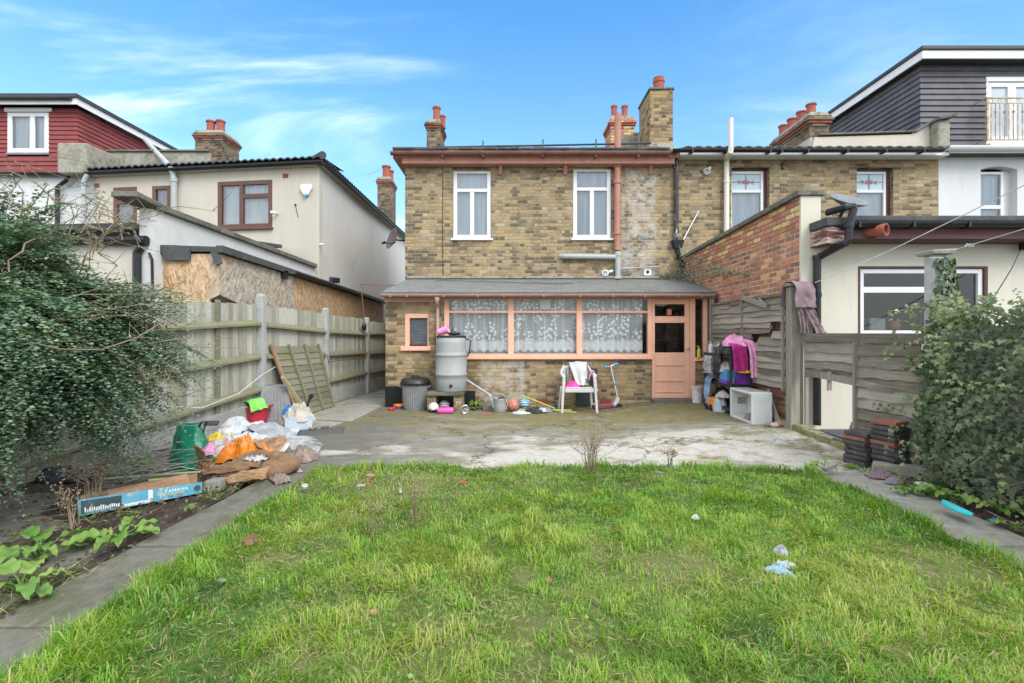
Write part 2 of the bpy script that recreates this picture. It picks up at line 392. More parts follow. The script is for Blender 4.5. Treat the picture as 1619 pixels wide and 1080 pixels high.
# ------------------------------------------------------------------ materials of the buildings
STOCK = [(0, (.085, .072, .06)), (.13, (.13, .105, .08)), (.25, (.215, .155, .095)), (.42, (.31, .235, .14)), (.58, (.38, .29, .17)), (.72, (.41, .285, .13)), (.84, (.34, .275, .19)), (.93, (.29, .17, .11)), (1, (.44, .37, .26))]
STOCK = [(p, tuple(a + (b - a) * .16 for a, b in zip(c, (.30, .235, .13)))) for p, c in STOCK]
brickmat('stock_brick', STOCK, (.36, .30, .195), soot=((.06, .05, .04), .5), sootmask=(5.0, 5.6),
         paint=[(X(982, 10.9), X(1038, 10.9), 2.55, Z(263, 10.9), (.50, .48, .45), .6), (X(985, 10.9), X(1010, 10.9), 2.7, Z(385, 10.9), (.36, .37, .38), .4)])
brickmat('stock_brick_right', STOCK, (.36, .30, .19), soot=((.06, .05, .04), .5), sootmask=(5.05, 5.6))
brickmat('lean_brick', [(0, (.12, .09, .06)), (.2, (.22, .155, .085)), (.45, (.34, .24, .125)), (.65, (.40, .285, .14)), (.82, (.37, .28, .19)), (.92, (.28, .16, .10)), (1, (.43, .34, .22))], (.36, .29, .19), flemish=True,
         soot=((.10, .085, .065), .4), moss=((.10, .11, .04), 0.0, .25), paint=[(X(760, 9.2), X(830, 9.2), .05, .95, (.46, .42, .36), .7)])
brickmat('red_brick', [(0, (.20, .13, .11)), (.2, (.27, .14, .10)), (.42, (.36, .165, .11)), (.62, (.42, .19, .12)), (.8, (.52, .23, .13)), (.92, (.30, .17, .13)), (1, (.60, .33, .19))], (.60, .45, .30), flemish=False, distort=.003, mw=.012)
brickmat('pink_brick', [(0, (.36, .14, .09)), (.3, (.44, .19, .13)), (.5, (.50, .24, .17)), (.68, (.42, .20, .15)), (.8, (.58, .42, .16)), (1, (.60, .48, .22))], (.22, .14, .09), flemish=False, distort=.003, mw=.013)
brickmat('chimney_brick', [(0, (.05, .045, .04)), (.3, (.12, .09, .065)), (.55, (.22, .155, .09)), (.75, (.16, .10, .07)), (1, (.30, .22, .13))], (.22, .19, .14), soot=((.05, .045, .04), .45))
brickmat('stack_brick', [(0, (.10, .08, .06)), (.25, (.22, .155, .09)), (.5, (.35, .245, .12)), (.75, (.40, .27, .12)), (1, (.28, .2, .13))], (.3, .25, .17), soot=((.06, .05, .042), .35))
wx('corbel_red', [(.16, .045, .035), (.30, .075, .05), (.20, .06, .05)], 6, .9)
wx('cement', [(.20, .19, .15), (.33, .31, .26), (.25, .235, .19)], 2.5, .95, .5, stain=((.12, .13, .06), 5, .52, .8))
wx('cement_dark', [(.11, .105, .09), (.20, .19, .165)], 3, .95, .5, stain=((.07, .07, .045), 6, .5, .8))
wx('terracotta', [(.29, .085, .055), (.35, .11, .075)], 6, .8, .2)
wx('terra_paint', [(.36, .165, .115), (.43, .205, .15), (.38, .18, .13)], 3, .6, .25, stain=[((.25, .10, .07), 7, .55, .7), ((.12, .08, .07), 15, .66, .7)])
wx('pink_paint', [(.75, .395, .265), (.81, .455, .315), (.77, .415, .28)], 2.2, .6, .3, stain=[((.46, .20, .14), 6, .60, .6), ((.62, .52, .45), 11, .66, .85), ((.25, .17, .13), 21, .68, .6)], fine=.1)
wx('pink_faded', [(.50, .30, .25), (.56, .36, .30)], 4, .6, .2, stain=((.30, .22, .20), 8, .6, .6))
wx('gutter_pink', [(.36, .20, .155), (.44, .26, .21)], 3, .5, .15, stretch=(1, 1, 3), stain=((.22, .15, .12), 7, .58, .7))
wx('gutter_brown', [(.17, .075, .06), (.24, .105, .085)], 3, .5, .2, stain=((.06, .045, .04), 9, .55, .7))
wx('felt', [(.125, .127, .118), (.18, .18, .168), (.15, .15, .14)], 1.4, .95, .4, stain=[((.09, .09, .08), 3, .6, .6), ((.28, .275, .25), 9, .62, .5)], bscale=60)
wx('felt_dark', [(.055, .058, .06), (.09, .092, .09)], 2, .9, .5, stain=((.13, .13, .11), 8, .58, .6), bscale=40)
wx('roof_tile', [(.07, .068, .066), (.13, .12, .11)], 3, .9, .4, stain=((.17, .165, .13), 8, .55, .6))
wx('black_pvc', [(.012, .013, .015), (.02, .021, .023)], 5, .35, .05, stain=((.06, .06, .055), 6, .62, .5), fine=.1)
wx('pipe_black_worn', [(.03, .032, .036), (.05, .052, .056)], 5, .5, .2, stretch=(4, 4, 1.2), stain=((.55, .55, .53), 4, .54, .9))
wx('grey_pvc', [(.33, .355, .36), (.40, .42, .42)], 4, .45, .05, stain=((.20, .20, .18), 7, .60, .6), fine=.1)
wx('white_pvc', [(.68, .68, .675), (.74, .74, .735)], 4, .4, .03, stain=((.58, .57, .53), 6, .64, .5), fine=.06)
wx('cream_pvc', [(.62, .59, .52), (.69, .66, .59)], 4, .5, .05, stain=((.48, .45, .38), 7, .62, .5), fine=.08)
wx('white_paint_old', [(.70, .66, .63), (.78, .75, .72)], 5, .6, .2, stain=((.45, .38, .34), 12, .62, .6), fine=.1)
wx('brown_upvc', [(.105, .05, .038), (.13, .065, .048)], 3, .45, .05, fine=.08)
wx('maroon_wood', [(.075, .03, .034), (.12, .05, .05)], 4, .6, .3, stretch=(.4, 1, 5), stain=((.17, .09, .085), 4, .58, .6))
wx('peeling_wood', [(.13, .05, .045), (.20, .08, .06)], 4, .8, .5, stretch=(.5, .5, 4), stain=((.52, .44, .38), 6, .46, .9))
wx('render_cream', [(.47, .425, .355), (.52, .47, .395)], .7, .9, .15, bscale=60, stain=[((.45, .40, .32), 1.6, .60, .45), ((.40, .35, .27), 9, .72, .5)], fine=.06, stretch=(1, 1, .2))
wx('render_grey', [(.58, .56, .515), (.64, .615, .57)], .8, .92, .2, bscale=50, stain=[((.47, .455, .42), 1.4, .56, .6), ((.36, .35, .325), 12, .74, .5)], fine=.06, stretch=(1, 1, .35))
wx('render_white', [(.55, .555, .55), (.60, .60, .595)], .8, .9, .15, bscale=50, stain=[((.42, .42, .40), 2, .60, .4), ((.30, .30, .28), 9, .70, .5)], fine=.05, stretch=(1, 1, .2))
wx('parapet_white', [(.48, .475, .455), (.56, .55, .53)], 1.2, .92, .3, stretch=(1, 1, .6), stain=[((.40, .39, .37), 4, .58, .55), ((.19, .185, .175), 16, .72, .6)], fine=.08)
wx('extension_cream', [(.55, .515, .42), (.60, .56, .465)], .8, .9, .15, bscale=50, stain=[((.45, .41, .32), 2.0, .58, .5), ((.33, .30, .23), 8, .70, .5)], fine=.05, stretch=(1, 1, .2))
wx('slate_hang', [(.085, .082, .092), (.125, .12, .13)], 2.6, .6, .15, fine=.12)
wx('red_tile', [(.19, .042, .043), (.25, .062, .06), (.21, .05, .05)], 2.4, .75, .2, stain=((.14, .032, .034), 9, .6, .5), fine=.15)
wx('lead', [(.16, .165, .175), (.22, .225, .235)], 4, .6, .2)
wx('fascia_dark', [(.035, .04, .042), (.05, .055, .056)], 3, .5, .1, fine=.1)
wx('rust_iron', [(.30, .16, .08), (.42, .30, .18), (.62, .56, .46)], 9, .7, .2)
wx('room_dark', [(.035, .034, .032), (.055, .052, .048)], 2, .9, 0)
wx('room_lace', [(.15, .165, .175), (.20, .215, .225)], 2, .9, 0)
wx('grey_wood', [(.16, .145, .125), (.25, .23, .205), (.31, .29, .26)], 3, .9, .5, stretch=(1, 1, 1), fine=.3)
plain('hole_black', (.01, .01, .011), .9)
glass('pane_glass', (.82, .87, .89), 2.0, .06)
glass('pane_dark', (.72, .74, .73), 1.1, .02)
glass('pane_lace', (.97, .98, .98), .8, .01)
t = NT('net_curtain'); t.col(t.ramp(t.noise(t.map(t.pos(), (6, 6, .5)), 1.5, 3), [(.35, (.46, .50, .54)), (.65, (.62, .66, .69))])); t.rough(.9)
t = NT('net_white'); t.col(t.ramp(t.noise(t.map(t.pos(), (9, 9, .4)), 1.5, 3), [(.35, (.62, .66, .68)), (.6, (.80, .82, .83))])); t.rough(.9)
t = NT('obscure_pane'); t.col(t.ramp(t.noise(t.pos(), 1.6, 4), [(.3, (.36, .42, .46)), (.7, (.52, .57, .60))])); t.rough(.25); t.bump(t.noise(t.pos(), 60, 3), .15, .003)
# lace net: flower sprigs, a dense flowered hem with a zigzag edge, fine ground
t = NT('lace'); p = t.pos(); x, y, z = t.sep(p)
uv = t.comb(x, z)
v1 = t.n('ShaderNodeTexVoronoi', voronoi_dimensions='2D', Vector=uv, Scale=13.5, Randomness=.75)
petal = t.sm(t.ma('ADD', v1.outputs['Distance'], t.ma('MULTIPLY', t.noise(uv, 60, 2), .25)), .52, .38)
heart = t.sm(v1.outputs['Distance'], .06, .12)
grp = t.n('ShaderNodeTexVoronoi', voronoi_dimensions='2D', Vector=t.map(uv, (1, .55, 1)), Scale=4.3, Randomness=.7).outputs['Distance']
gm = t.sm(grp, .50, .36)
zl = t.ma('SUBTRACT', z, 1.03)
hem = t.sm(zl, .27, .19)
zig = t.ma('MULTIPLY', t.ma('ABSOLUTE', t.ma('SUBTRACT', t.ma('FRACT', t.ma('DIVIDE', x, .155)), .5)), .12)
below = t.sm(t.ma('SUBTRACT', zl, zig), .0, .006)
stripe = t.sm(t.noise(t.map(p, (8, .0, .0)), 1.7, 4, .7), .45, .72)
a = t.ma('MAXIMUM', t.ma('MULTIPLY', petal, t.ma('MAXIMUM', gm, hem)), t.ma('MULTIPLY', hem, .42))
a = t.ma('MULTIPLY', a, t.ma('ADD', .35, t.ma('MULTIPLY', heart, .65)))
a = t.ma('ADD', t.ma('MULTIPLY', a, .95), t.ma('ADD', .42, t.ma('MULTIPLY', stripe, .5)), clamp=True)
a = t.ma('MULTIPLY', a, t.ma('ADD', t.ma('MULTIPLY', below, .5), .5))
t.col((.90, .92, .93)); t.rough(.95); t.spec(.05); t.put(t.b.inputs['Alpha'], a)
# leaded toplight
t = NT('leaded_light'); p = t.pos(); x, y, z = t.sep(p)
t.col(t.ramp(t.noise(p, 2, 4), [(.3, (.42, .50, .56)), (.7, (.55, .62, .66))])); t.rough(.2)

# ------------------------------------------------------------------ building blocks
def gutter(mb, p, q, r=.06, n=10):
    """half-round gutter between two points"""
    p, q = Vector(p), Vector(q); d = (q - p).normalized(); sd = d.cross(Vector((0, 0, 1))).normalized()
    o = []; i = []
    for e in (p, q):
        for k in range(n + 1):
            a = pi + pi * k / n
            o.append(e + sd * cos(a) * r + Vector((0, 0, sin(a) * r)))
    for e in (p, q):
        for k in range(n + 1):
            a = pi + pi * k / n
            i.append(e + sd * cos(a) * r * .88 + Vector((0, 0, sin(a) * r * .88 + .004)))
    m = n + 1; b = 2 * m
    fs = [(k, k + 1, m + k + 1, m + k) for k in range(n)] + [(b + k, b + m + k, b + m + k + 1, b + k + 1) for k in range(n)]
    fs += [(0, m, b + m, b), (n, b + n, b + m + n, m + n)] + [(k, b + k, b + k + 1, k + 1) for k in range(n)] + [(m + k, m + k + 1, b + m + k + 1, b + m + k) for k in range(n)]
    mb.add(o + i, fs)
def tile_edge(mb, p, q, step=.30, h=.05, back=(0, 1, .27), depth=.5):
    """corrugated front edge of a roof of pantiles"""
    p, q = Vector(p), Vector(q); L = (q - p).length; n = int(L / .05); bk = Vector(back).normalized() * depth
    vs = []
    for k in range(n + 1):
        e = p + (q - p) * k / n
        w = abs(sin(pi * L * k / n / step)) * h
        vs += [e + Vector((0, 0, w - .03)), e + Vector((0, 0, w)), e + bk + Vector((0, 0, w))]
    mb.add(vs, [(3 * k, 3 * k + 3, 3 * k + 4, 3 * k + 1) for k in range(n)] + [(3 * k + 1, 3 * k + 4, 3 * k + 5, 3 * k + 2) for k in range(n)])
def chimney(parent, x0, x1, y0, y1, z0, zb, zt, mat, pots, label=None, corb=.05):
    """brick stack (part): corbelled head between zb and zt, cement cap, pots as sub-parts: (x, y, r, z0, h)"""
    m = MB(); m.box(x0, x1, y0, y1, z0, zb)
    o = m.build('chimney', mat, parent)
    if label: o['label'] = label
    c = MB(); H = zt - zb; n = 4
    for k in range(n):
        e = corb * (.35, .8, 1.25, .7)[k]
        c.cm = 0 if k != 1 else 1
        c.box(x0 - e, x1 + e, y0 - e, y1 + e, zb + H * .72 * k / n + .001, zb + H * .72 * (k + 1) / n)
    c.cm = 2
    e = corb * .3
    c.hexa([(x0 - e, y0 - e, zb + H * .72), (x1 + e, y0 - e, zb + H * .72), (x1 + e, y1 + e, zb + H * .72), (x0 - e, y1 + e, zb + H * .72)],
           [(x0 + e, y0 + e, zt), (x1 - e, y0 + e, zt), (x1 - e, y1 - e, zt), (x0 + e, y1 - e, zt)])
    c.build('chimney_head', [mat, 'corbel_red', 'cement'], o, bevel=.012)
    for px, py, r, pz, h in pots:
        p = MB(); p.lathe([(r * 1.02, 0), (r * .98, h * .1), (r * .9, h * .5), (r * .92, h * .84), (r * 1.1, h * .87), (r * 1.1, h * .95), (r * 1.02, h), (r * .78, h), (r * .7, h * .6)], (px, py, pz), 20)
        p.build('chimney_pot', 'terracotta', o, smooth=False)
    return o

# ------------------------------------------------------------------ the stock brick house in the middle
YM, YR, YL = 10.9, 10.9, 9.2
HX0, HX1 = X(641, YM), X(1068.5, YM)
ZE = Z(257, YM)
h = thing('brick_house', 'two storey yellow stock brick house in the middle with two white upstairs windows', 'house', ((HX0 + HX1) / 2, YM + 3, 0))
mp = lambda u, v, w: (u, YM + w, v)
WIN = [(X(716.5, YM), X(777, YM), Z(377.5, YM), Z(270, YM)), (X(906.5, YM), X(967, YM), Z(377.5, YM), Z(267, YM))]
VH = (X(882, YM), X(890.5, YM), Z(267.6, YM), Z(259.2, YM))
m = MB(); facade(m, mp, HX0, HX1, 0, ZE, WIN, .22)
m.poly([(HX0, YM, 0), (HX0, YM + 8, 0), (HX0, YM + 8, ZE), (HX0, YM, ZE)]); m.poly([(HX1, YM, 0), (HX1, YM + 8, 0), (HX1, YM + 8, ZE), (HX1, YM, ZE)])
m.build('wall', 'stock_brick', h)
# rubbed arches over the two windows
for (a, b, c, d) in WIN:
    w_ = MB(); n = 12
    for k in range(n):
        s0, s1 = k / n, (k + 1) / n - .05 / n
        f0, f1 = lambda s: a + (b - a) * s, lambda s: a - .05 + (b - a + .1) * s
        up = lambda s: .03 * sin(pi * s)
        w_.hexa([(f0(s0), YM - .004, d + up(s0)), (f0(s1), YM - .004, d + up(s1)), (f0(s1), YM + .08, d + up(s1)), (f0(s0), YM + .08, d + up(s0))],
                [(f1(s0), YM - .004, d + .2 + up(s0)), (f1(s1), YM - .004, d + .2 + up(s1)), (f1(s1), YM + .08, d + .2 + up(s1)), (f1(s0), YM + .08, d + .2 + up(s0))])
    w_.build('brick_arch', 'stack_brick', h)
for i, (a, b, c, d) in enumerate(WIN):
    tz = Z(300 if i == 0 else 298, YM); mx = (a + b) / 2
    o = window(h, mp, a + .005, b - .005, c + .005, d + .035, 'white_pvc', 'pane_glass', w=.03, fw=.088, bars=[(a + .07, b - .07, tz - .04, tz + .035), (mx - .045, mx + .045, c + .07, tz - .04)],
               cm='net_curtain' if i else 'net_white', sill=(.05, .045, .06), sm='white_paint_old', fd=.07, folds=9 if i == 0 else 3)
# eaves: roof, gutter, fascia, little corbel brackets
ZR = Z(237, 10.62)
m = MB()
rz = lambda y: ZR + (y - 10.62) * .27
for (x0, x1) in ((HX0 - .2, HX1 - .02),):
    m.hexa([(x0, 10.58, ZR - .06), (x1, 10.58, ZR - .06), (x1, 14.3, rz(14.3) - .06), (x0, 14.3, rz(14.3) - .06)], [(x0, 10.58, ZR), (x1, 10.58, ZR), (x1, 14.3, rz(14.3)), (x0, 14.3, rz(14.3))])
    m.hexa([(x0, 14.3, rz(14.3) - .06), (x1, 14.3, rz(14.3) - .06), (x1, 19, ZR - .06), (x0, 19, ZR - .06)], [(x0, 14.3, rz(14.3)), (x1, 14.3, rz(14.3)), (x1, 19, ZR), (x0, 19, ZR)])
rng = random.Random(4)
xx = HX0 - .2
while xx < HX1 - .3:                              # front course of slates with broken edges
    wd = rng.uniform(.22, .28)
    m.box(xx, xx + wd - .008, 10.555 + rng.uniform(-.012, .012), 10.8, ZR + .002, ZR + .035 + rng.uniform(-.006, .012)); xx += wd
ro = m.build('roof', 'roof_tile', h)
m = MB(); gutter(m, (HX0 - .24, 10.56, Z(243, 10.56) + .03), (X(1060, 10.56), 10.56, Z(243, 10.56) + .03), .068)
for px in (700, 764, 859, 943, 1010): m.box(X(px, 10.5) - .015, X(px, 10.5) + .015, 10.485, 10.7, Z(246, 10.5) - .02, Z(246, 10.5) + .005)
m.build('gutter', 'gutter_brown', h)
m = MB(); m.box(HX0 - .02, X(1062, YM), 10.66, YM - .003, Z(258.5, 10.66), Z(248, 10.66)); m.box(HX0 - .2, HX1 - .02, 10.625, 10.66, Z(250, 10.66), Z(239, 10.66))
m.hexa([(HX0 - .22, 10.64, Z(250, 10.66)), (HX0 - .02, 10.64, Z(250, 10.66)), (HX0 - .02, 15, Z(250, 10.66)), (HX0 - .22, 15, Z(250, 10.66))], [(HX0 - .2, 10.66, ZR - .062), (HX0 - .02, 10.66, ZR - .062), (HX0 - .02, 15, ZR - .062), (HX0 - .2, 15, ZR - .062)])
m.build('fascia', 'terra_paint', h, bevel=.006)
for px in (792, 894.5, 1029):
    m = MB(); xx = X(px, 10.85)
    m.ext([(xx - .04, YM - .002, Z(259, YM)), (xx - .04, 10.74, Z(259, YM)), (xx - .04, 10.78, Z(266, YM)), (xx - .04, YM - .04, Z(277, YM)), (xx - .04, YM - .002, Z(277, YM))], (.08, 0, 0))
    m.build('bracket', 'terra_paint', h, bevel=.006)
m = MB(); m.tube([P(684, 233, 10.9), P(859, 230, 10.85), P(1030, 226.5, 10.85)], .022, 8)
for px, py in ((764, 223), (859, 221), (943, 220.5)):
    m.beam(P(px, py, 10.84), P(px, 247, 10.6), .03, .03, (0, 1, 0))
m.build('roof_rail', 'fascia_dark', h)
# soil pipe, grey waste pipe, boiler flue, vent hole, hopper and downpipe
m = MB(); yy = YM - .09
m.tube([P(977.5, 180, yy), P(977, 262, yy)], .075, 14); m.lathe([(.085, 0), (.098, .02), (.098, .12), (.085, .14)], P(977, 265, yy), 14)
m.tube([P(977, 262, yy), P(976.5, 281, yy), P(976.5, 396, yy)], .07, 14)
for py in (291, 372): m.lathe([(.08, 0), (.09, .01), (.09, .07), (.08, .08)], P(976.5, py, yy), 14)
m.build('soil_pipe', 'terra_paint', h, smooth=False)
m = MB(); m.tube([P(887.5, 405, YM - .03), P(892, 405.2, YM - .09), P(974, 406.5, YM - .1)], .058, 12)
m.tube([P(977.5, 398, YM - .1), P(977.5, 432, YM - .1), P(977.5, 441, YM - .1)], .062, 12); m.lathe([(.075, 0), (.075, .09)], P(977.5, 405, YM - .1), 12)
m.tube([P(982, 425, YM - .08), P(1044, 421, YM - .07)], .014, 8); m.lathe([(.09, 0), (.09, .03), (.07, .05)], P(977.5, 441, YM - .1), 14)
m.build('waste_pipe', 'grey_pvc', h)
m = MB(); q = P(958, 433, YM); m.lathe([(.075, 0), (.075, .09), (.05, .10), (.05, .03)], q + Vector((0, -.01, 0)), 14, axis=(-.3, -1, .1)); m.tube([q + Vector((.05, -.1, .03)), q + Vector((.14, -.06, .06))], .03, 8)
m.build('flue', 'white_pvc', h, smooth=False)
m = MB(); q = P(1024, 430.5, YM); m.box(q.x - .085, q.x + .085, YM - .03, YM, q.z - .08, q.z + .08); o = m.build('vent_cowl', 'white_pvc', h, bevel=.01)
m = MB(); m.lathe([(.035, 0), (.035, .005)], (q.x, YM - .03, q.z), 14, axis=(0, -1, 0)); m.build('vent_hole', 'hole_black', o)
q = P(886.3, 263.3, YM); m = MB(); m.lathe([(.062, 0), (.062, .012), (.045, .013), (.045, .002)], (q.x, YM - .001, q.z), 20, axis=(0, -1, 0)); o = m.build('wall_vent', 'cream_pvc', h)
m = MB(); m.lathe([(.044, 0), (.044, .004)], (q.x, YM - .004, q.z), 20, axis=(0, -1, 0)); m.build('vent_hole', 'hole_black', o)
m = MB(); yy = YM - .07; m.tube([P(1069.5, 240, yy), P(1070, 378, yy)], .052, 12); m.build('downpipe', 'pipe_black_worn', h)
m = MB(); a, b = P(1071.5, 380, yy), P(1071.5, 393, yy); m.hexa([(a.x - .08, yy - .08, b.z), (a.x + .08, yy - .08, b.z), (a.x + .08, yy + .06, b.z), (a.x - .08, yy + .06, b.z)], [(a.x - .13, yy - .1, a.z), (a.x + .13, yy - .1, a.z), (a.x + .13, yy + .06, a.z), (a.x - .13, yy + .06, a.z)])
m.tube([P(1071.5, 392, yy), P(1073, 402, yy), P(1078, 412, yy), P(1080, 440, yy)], .05, 10); m.build('hopper', 'black_pvc', h, bevel=.006)
m = MB(); m.tube([P(1081, 379, yy - .02), P(1105, 334, YM - .02)], .013, 6); m.build('overflow_pipe', 'white_pvc', h)
m = MB(); m.tube([P(700.5, 258, YM - .012), P(700.5, 400, YM - .012), P(701, 438, YM - .012)], .006, 6); m.build('cable', 'black_pvc', h)
# chimneys
Yc = 13.0
chimney(h, X(675, Yc), X(697, Yc), Yc, Yc + .75, 5.6, Z(206, Yc), Z(188, Yc), 'chimney_brick', [(X(689, Yc), Yc + .2, .105, Z(189, Yc), Z(164, Yc) - Z(189, Yc)), (X(700, Yc + .6), Yc + .6, .09, Z(188, Yc), .35)], 'left stack with a soot stained head and one tall pot')
chimney(h, X(966, Yc), X(1003, Yc), Yc, Yc + .75, 5.6, Z(203, Yc), Z(182, Yc), 'pink_brick', [(X(974.5, Yc), Yc + .25, .085, Z(183, Yc), .38), (X(991.5, Yc), Yc + .25, .085, Z(183, Yc), .38)], 'squat stack with two narrow red pots behind the soil pipe')
Yt = 10.95
m = MB(); x0, x1 = X(1028.5, Yt), X(1064.5, Yt)
m.box(x0, x1, Yt, Yt + .95, Z(226, Yt), Z(142, Yt)); o = m.build('chimney', 'stack_brick', h); o['label'] = 'tall plain stack of yellow brick on the party wall'
m = MB(); m.box(x0 - .03, x1 + .03, Yt - .03, Yt + .98, Z(142, Yt), Z(138.5, Yt)); m.build('chimney_cap', 'cement_dark', o, bevel=.015)
m = MB(); m.lathe([(.13, 0), (.12, .1), (.12, .24), (.135, .26), (.135, .3), (.125, .31), (.125, .37), (.09, .37), (.08, .2)], (X(1042, Yt + .3), Yt + .3, Z(138.5, Yt)), 20); m.build('chimney_pot', 'terracotta', o)
m = MB(); m.hexa([(x0 - .06, Yt - .05, Z(240, Yt)), (x1 + .07, Yt - .05, Z(240, Yt)), (x1 + .07, Yt + 1, Z(240, Yt)), (x0 - .06, Yt + 1, Z(240, Yt))], [(x0 - .01, Yt - .02, Z(226, Yt)), (x1 + .01, Yt - .02, Z(226, Yt)), (x1 + .01, Yt + 1, Z(226, Yt)), (x0 - .01, Yt + 1, Z(226, Yt))])
m.build('chimney_base', 'cement', o, bevel=.02)
m = MB(); m.box(X(982, 12), x0, 11.9, 12.1, 5.6, Z(216, 12)); m.box(X(1000, 12), x0, 11.88, 12.12, Z(216, 12), Z(212, 12)); m.build('parapet', 'cement', h, bevel=.02)

# ------------------------------------------------------------------ lean-to at its foot
LX0, LX1 = X(610, YL), X(1118.5, YL)
l = thing('lean_to', 'single storey lean-to of brick with pink framed windows and a grey felt roof', 'extension', ((LX0 + LX1) / 2, YL + .85, 0))
mp = lambda u, v, w: (u, YL + w, v)
zs = Z(568, YL); zt = Z(471, YL); zg = 0
SW = (X(641, YL), X(677.5, YL), Z(547.6, YL), Z(496, YL))
BW = (X(703, YL), X(1031, YL), Z(561, YL), zt)
DR = (X(1031, YL), X(1099, YL), 0.0, zt)
SL = (X(1099, YL), X(1118.5, YL), Z(565, YL), zt)
m = MB(); facade(m, mp, LX0, X(1120, YL), -.05, zt, [SW, BW, (DR[0], DR[1], DR[2], zt), (SL[0], SL[1] - .02, SL[2], zt)], .15)
for xx in (LX0, X(1120, YL)):
    m.add([(xx, YL, -.05), (xx, YM, -.05), (xx, YM, Z(445, YM)), (xx, YL, zt)], [(0, 1, 2, 3)])
m.build('wall', 'lean_brick', l)
m = MB(); m.box(LX0 - .006, X(636, YL), YL - .008, YL + .1, -.05, Z(611, YL)); m.build('plinth', 'black_pvc', l)
m = MB(); m.box(X(733, YL), X(752, YL), YL - .007, YL + .05, -.05, Z(618, YL)); m.build('tar_patch', 'black_pvc', l)
# roof
zE, zT = Z(463.5, 8.98), Z(441, YM)
e0, e1, t0, t1 = X(602.5, 8.98), X(1134, 8.98), X(645, YM), X(1088, YM)
def rfn(a, b, lift=0):
    y = 8.98 + (YM - 8.98) * b; xa, xb = e0 + (t0 - e0) * b, e1 + (t1 - e1) * b
    return (xa + (xb - xa) * a, y, zE + (zT - zE) * b + lift + .012 * fbm(a * 9, b * 2, 3.3))
m = MB(); m.grid(lambda a, b: rfn(a, b), 60, 8)
m.add([rfn(a, 0) for a in (0, 1)] + [Vector(rfn(a, 0)) - Vector((0, 0, .04)) for a in (1, 0)], [(0, 1, 2, 3)])
m.add([rfn(0, 0), rfn(0, 1), Vector(rfn(0, 1)) - Vector((0, 0, .06)), Vector(rfn(0, 0)) - Vector((0, 0, .06))], [(0, 1, 2, 3)])
m.add([rfn(1, 0), rfn(1, 1), Vector(rfn(1, 1)) - Vector((0, 0, .3)), Vector(rfn(1, 0)) - Vector((0, 0, .06))], [(0, 1, 2, 3)])
r = m.build('roof', 'felt', l)
m = MB(); m.grid(lambda a, b: rfn(a, b * .56, .012), 60, 5); m.grid(lambda a, b: rfn(a, .56 + b * .004, .012 - b * .012), 60, 1); m.build('felt_lap', 'felt', r)
m = MB(); m.beam((t0, YM - .04, zT + .03), (t1, YM - .04, zT + .03), .08, .05); m.build('flashing', 'cement', r)
m = MB(); m.tube([rfn(.11, .82, .02), rfn(.3, .7, .02), rfn(.42, .62, .02), rfn(.53, .52, .022), rfn(.585, .60, .02)], .005, 6); m.build('cable', 'black_pvc', r)
# gutter, fascia, downpipe
m = MB(); gz_ = Z(467, 8.93); gutter(m, (X(602.5, 8.93), 8.93, gz_ + .02), (X(1130, 8.93), 8.93, gz_ + .02), .05)
for px in (618, 644, 702, 756, 797, 860, 918, 970, 1020, 1072, 1110): m.box(X(px, 8.9) - .012, X(px, 8.9) + .012, 8.872, 8.99, gz_ - .035, gz_ + .022)
m.build('gutter', 'gutter_pink', l)
m = MB(); m.box(LX0 - .01, X(703, YL), YL - .03, YL - .004, Z(478, YL), Z(471, YL)); m.box(LX0 - .01, X(1120, YL), YL - .1, YL - .031, Z(473, YL), Z(467.5, YL)); m.build('fascia', 'pink_faded', l, bevel=.005)
m = MB(); m.tube([P(691.5, 470, 8.95), P(691.5, 478, 8.98), P(692.5, 486, YL - .06), P(692.5, 640, YL - .06)], .032, 10); m.lathe([(.032, 0), (.05, .05), (.05, .08)], P(691.5, 477, 8.95), 10); m.build('downpipe', 'pink_faded', l)
# small louvred window
f = MB()
for (a, b, c, d) in ((SW[0], SW[0] + .085, SW[2], SW[3]), (SW[1] - .012, SW[1], SW[2], SW[3]), (SW[0] + .085, SW[1] - .012, SW[3] - .085, SW[3])): bx(f, mp, a, b, c, d, -.012, .07)
o = f.build('window', 'pink_paint', l, bevel=.006); o['label'] = 'small louvred window in a pink frame'
s = MB(); bx(s, mp, SW[0] - .075, SW[1] + .06, SW[2] - .085, SW[2], -.07, .1); s.build('sill', 'pink_paint', o, bevel=.012)
s = MB(); bx(s, mp, SW[0] + .01, SW[1] - .012, SW[2], SW[2] + .05, .0, .08); s.build('bottom_rail', 'maroon_wood', o)
s = MB(); n = 8; zz0, zz1 = SW[2] + .05, SW[3] - .085
for k in range(n):
    a = zz0 + (zz1 - zz0) * k / n; b = zz0 + (zz1 - zz0) * (k + 1) / n
    s.hexa([mp(SW[0] + .085, a, .055), mp(SW[1] - .012, a, .055), mp(SW[1] - .012, a, .063), mp(SW[0] + .085, a, .063)], [mp(SW[0] + .085, b + .012, .066), mp(SW[1] - .012, b + .012, .066), mp(SW[1] - .012, b + .012, .072), mp(SW[0] + .085, b + .012, .072)])
t = NT('louvre_glass'); t.col(t.ramp(t.noise(t.pos(), 8, 3), [(.3, (.035, .04, .045)), (.7, (.075, .08, .085))])); t.rough(.15)
s.build('louvre', 'louvre_glass', o)
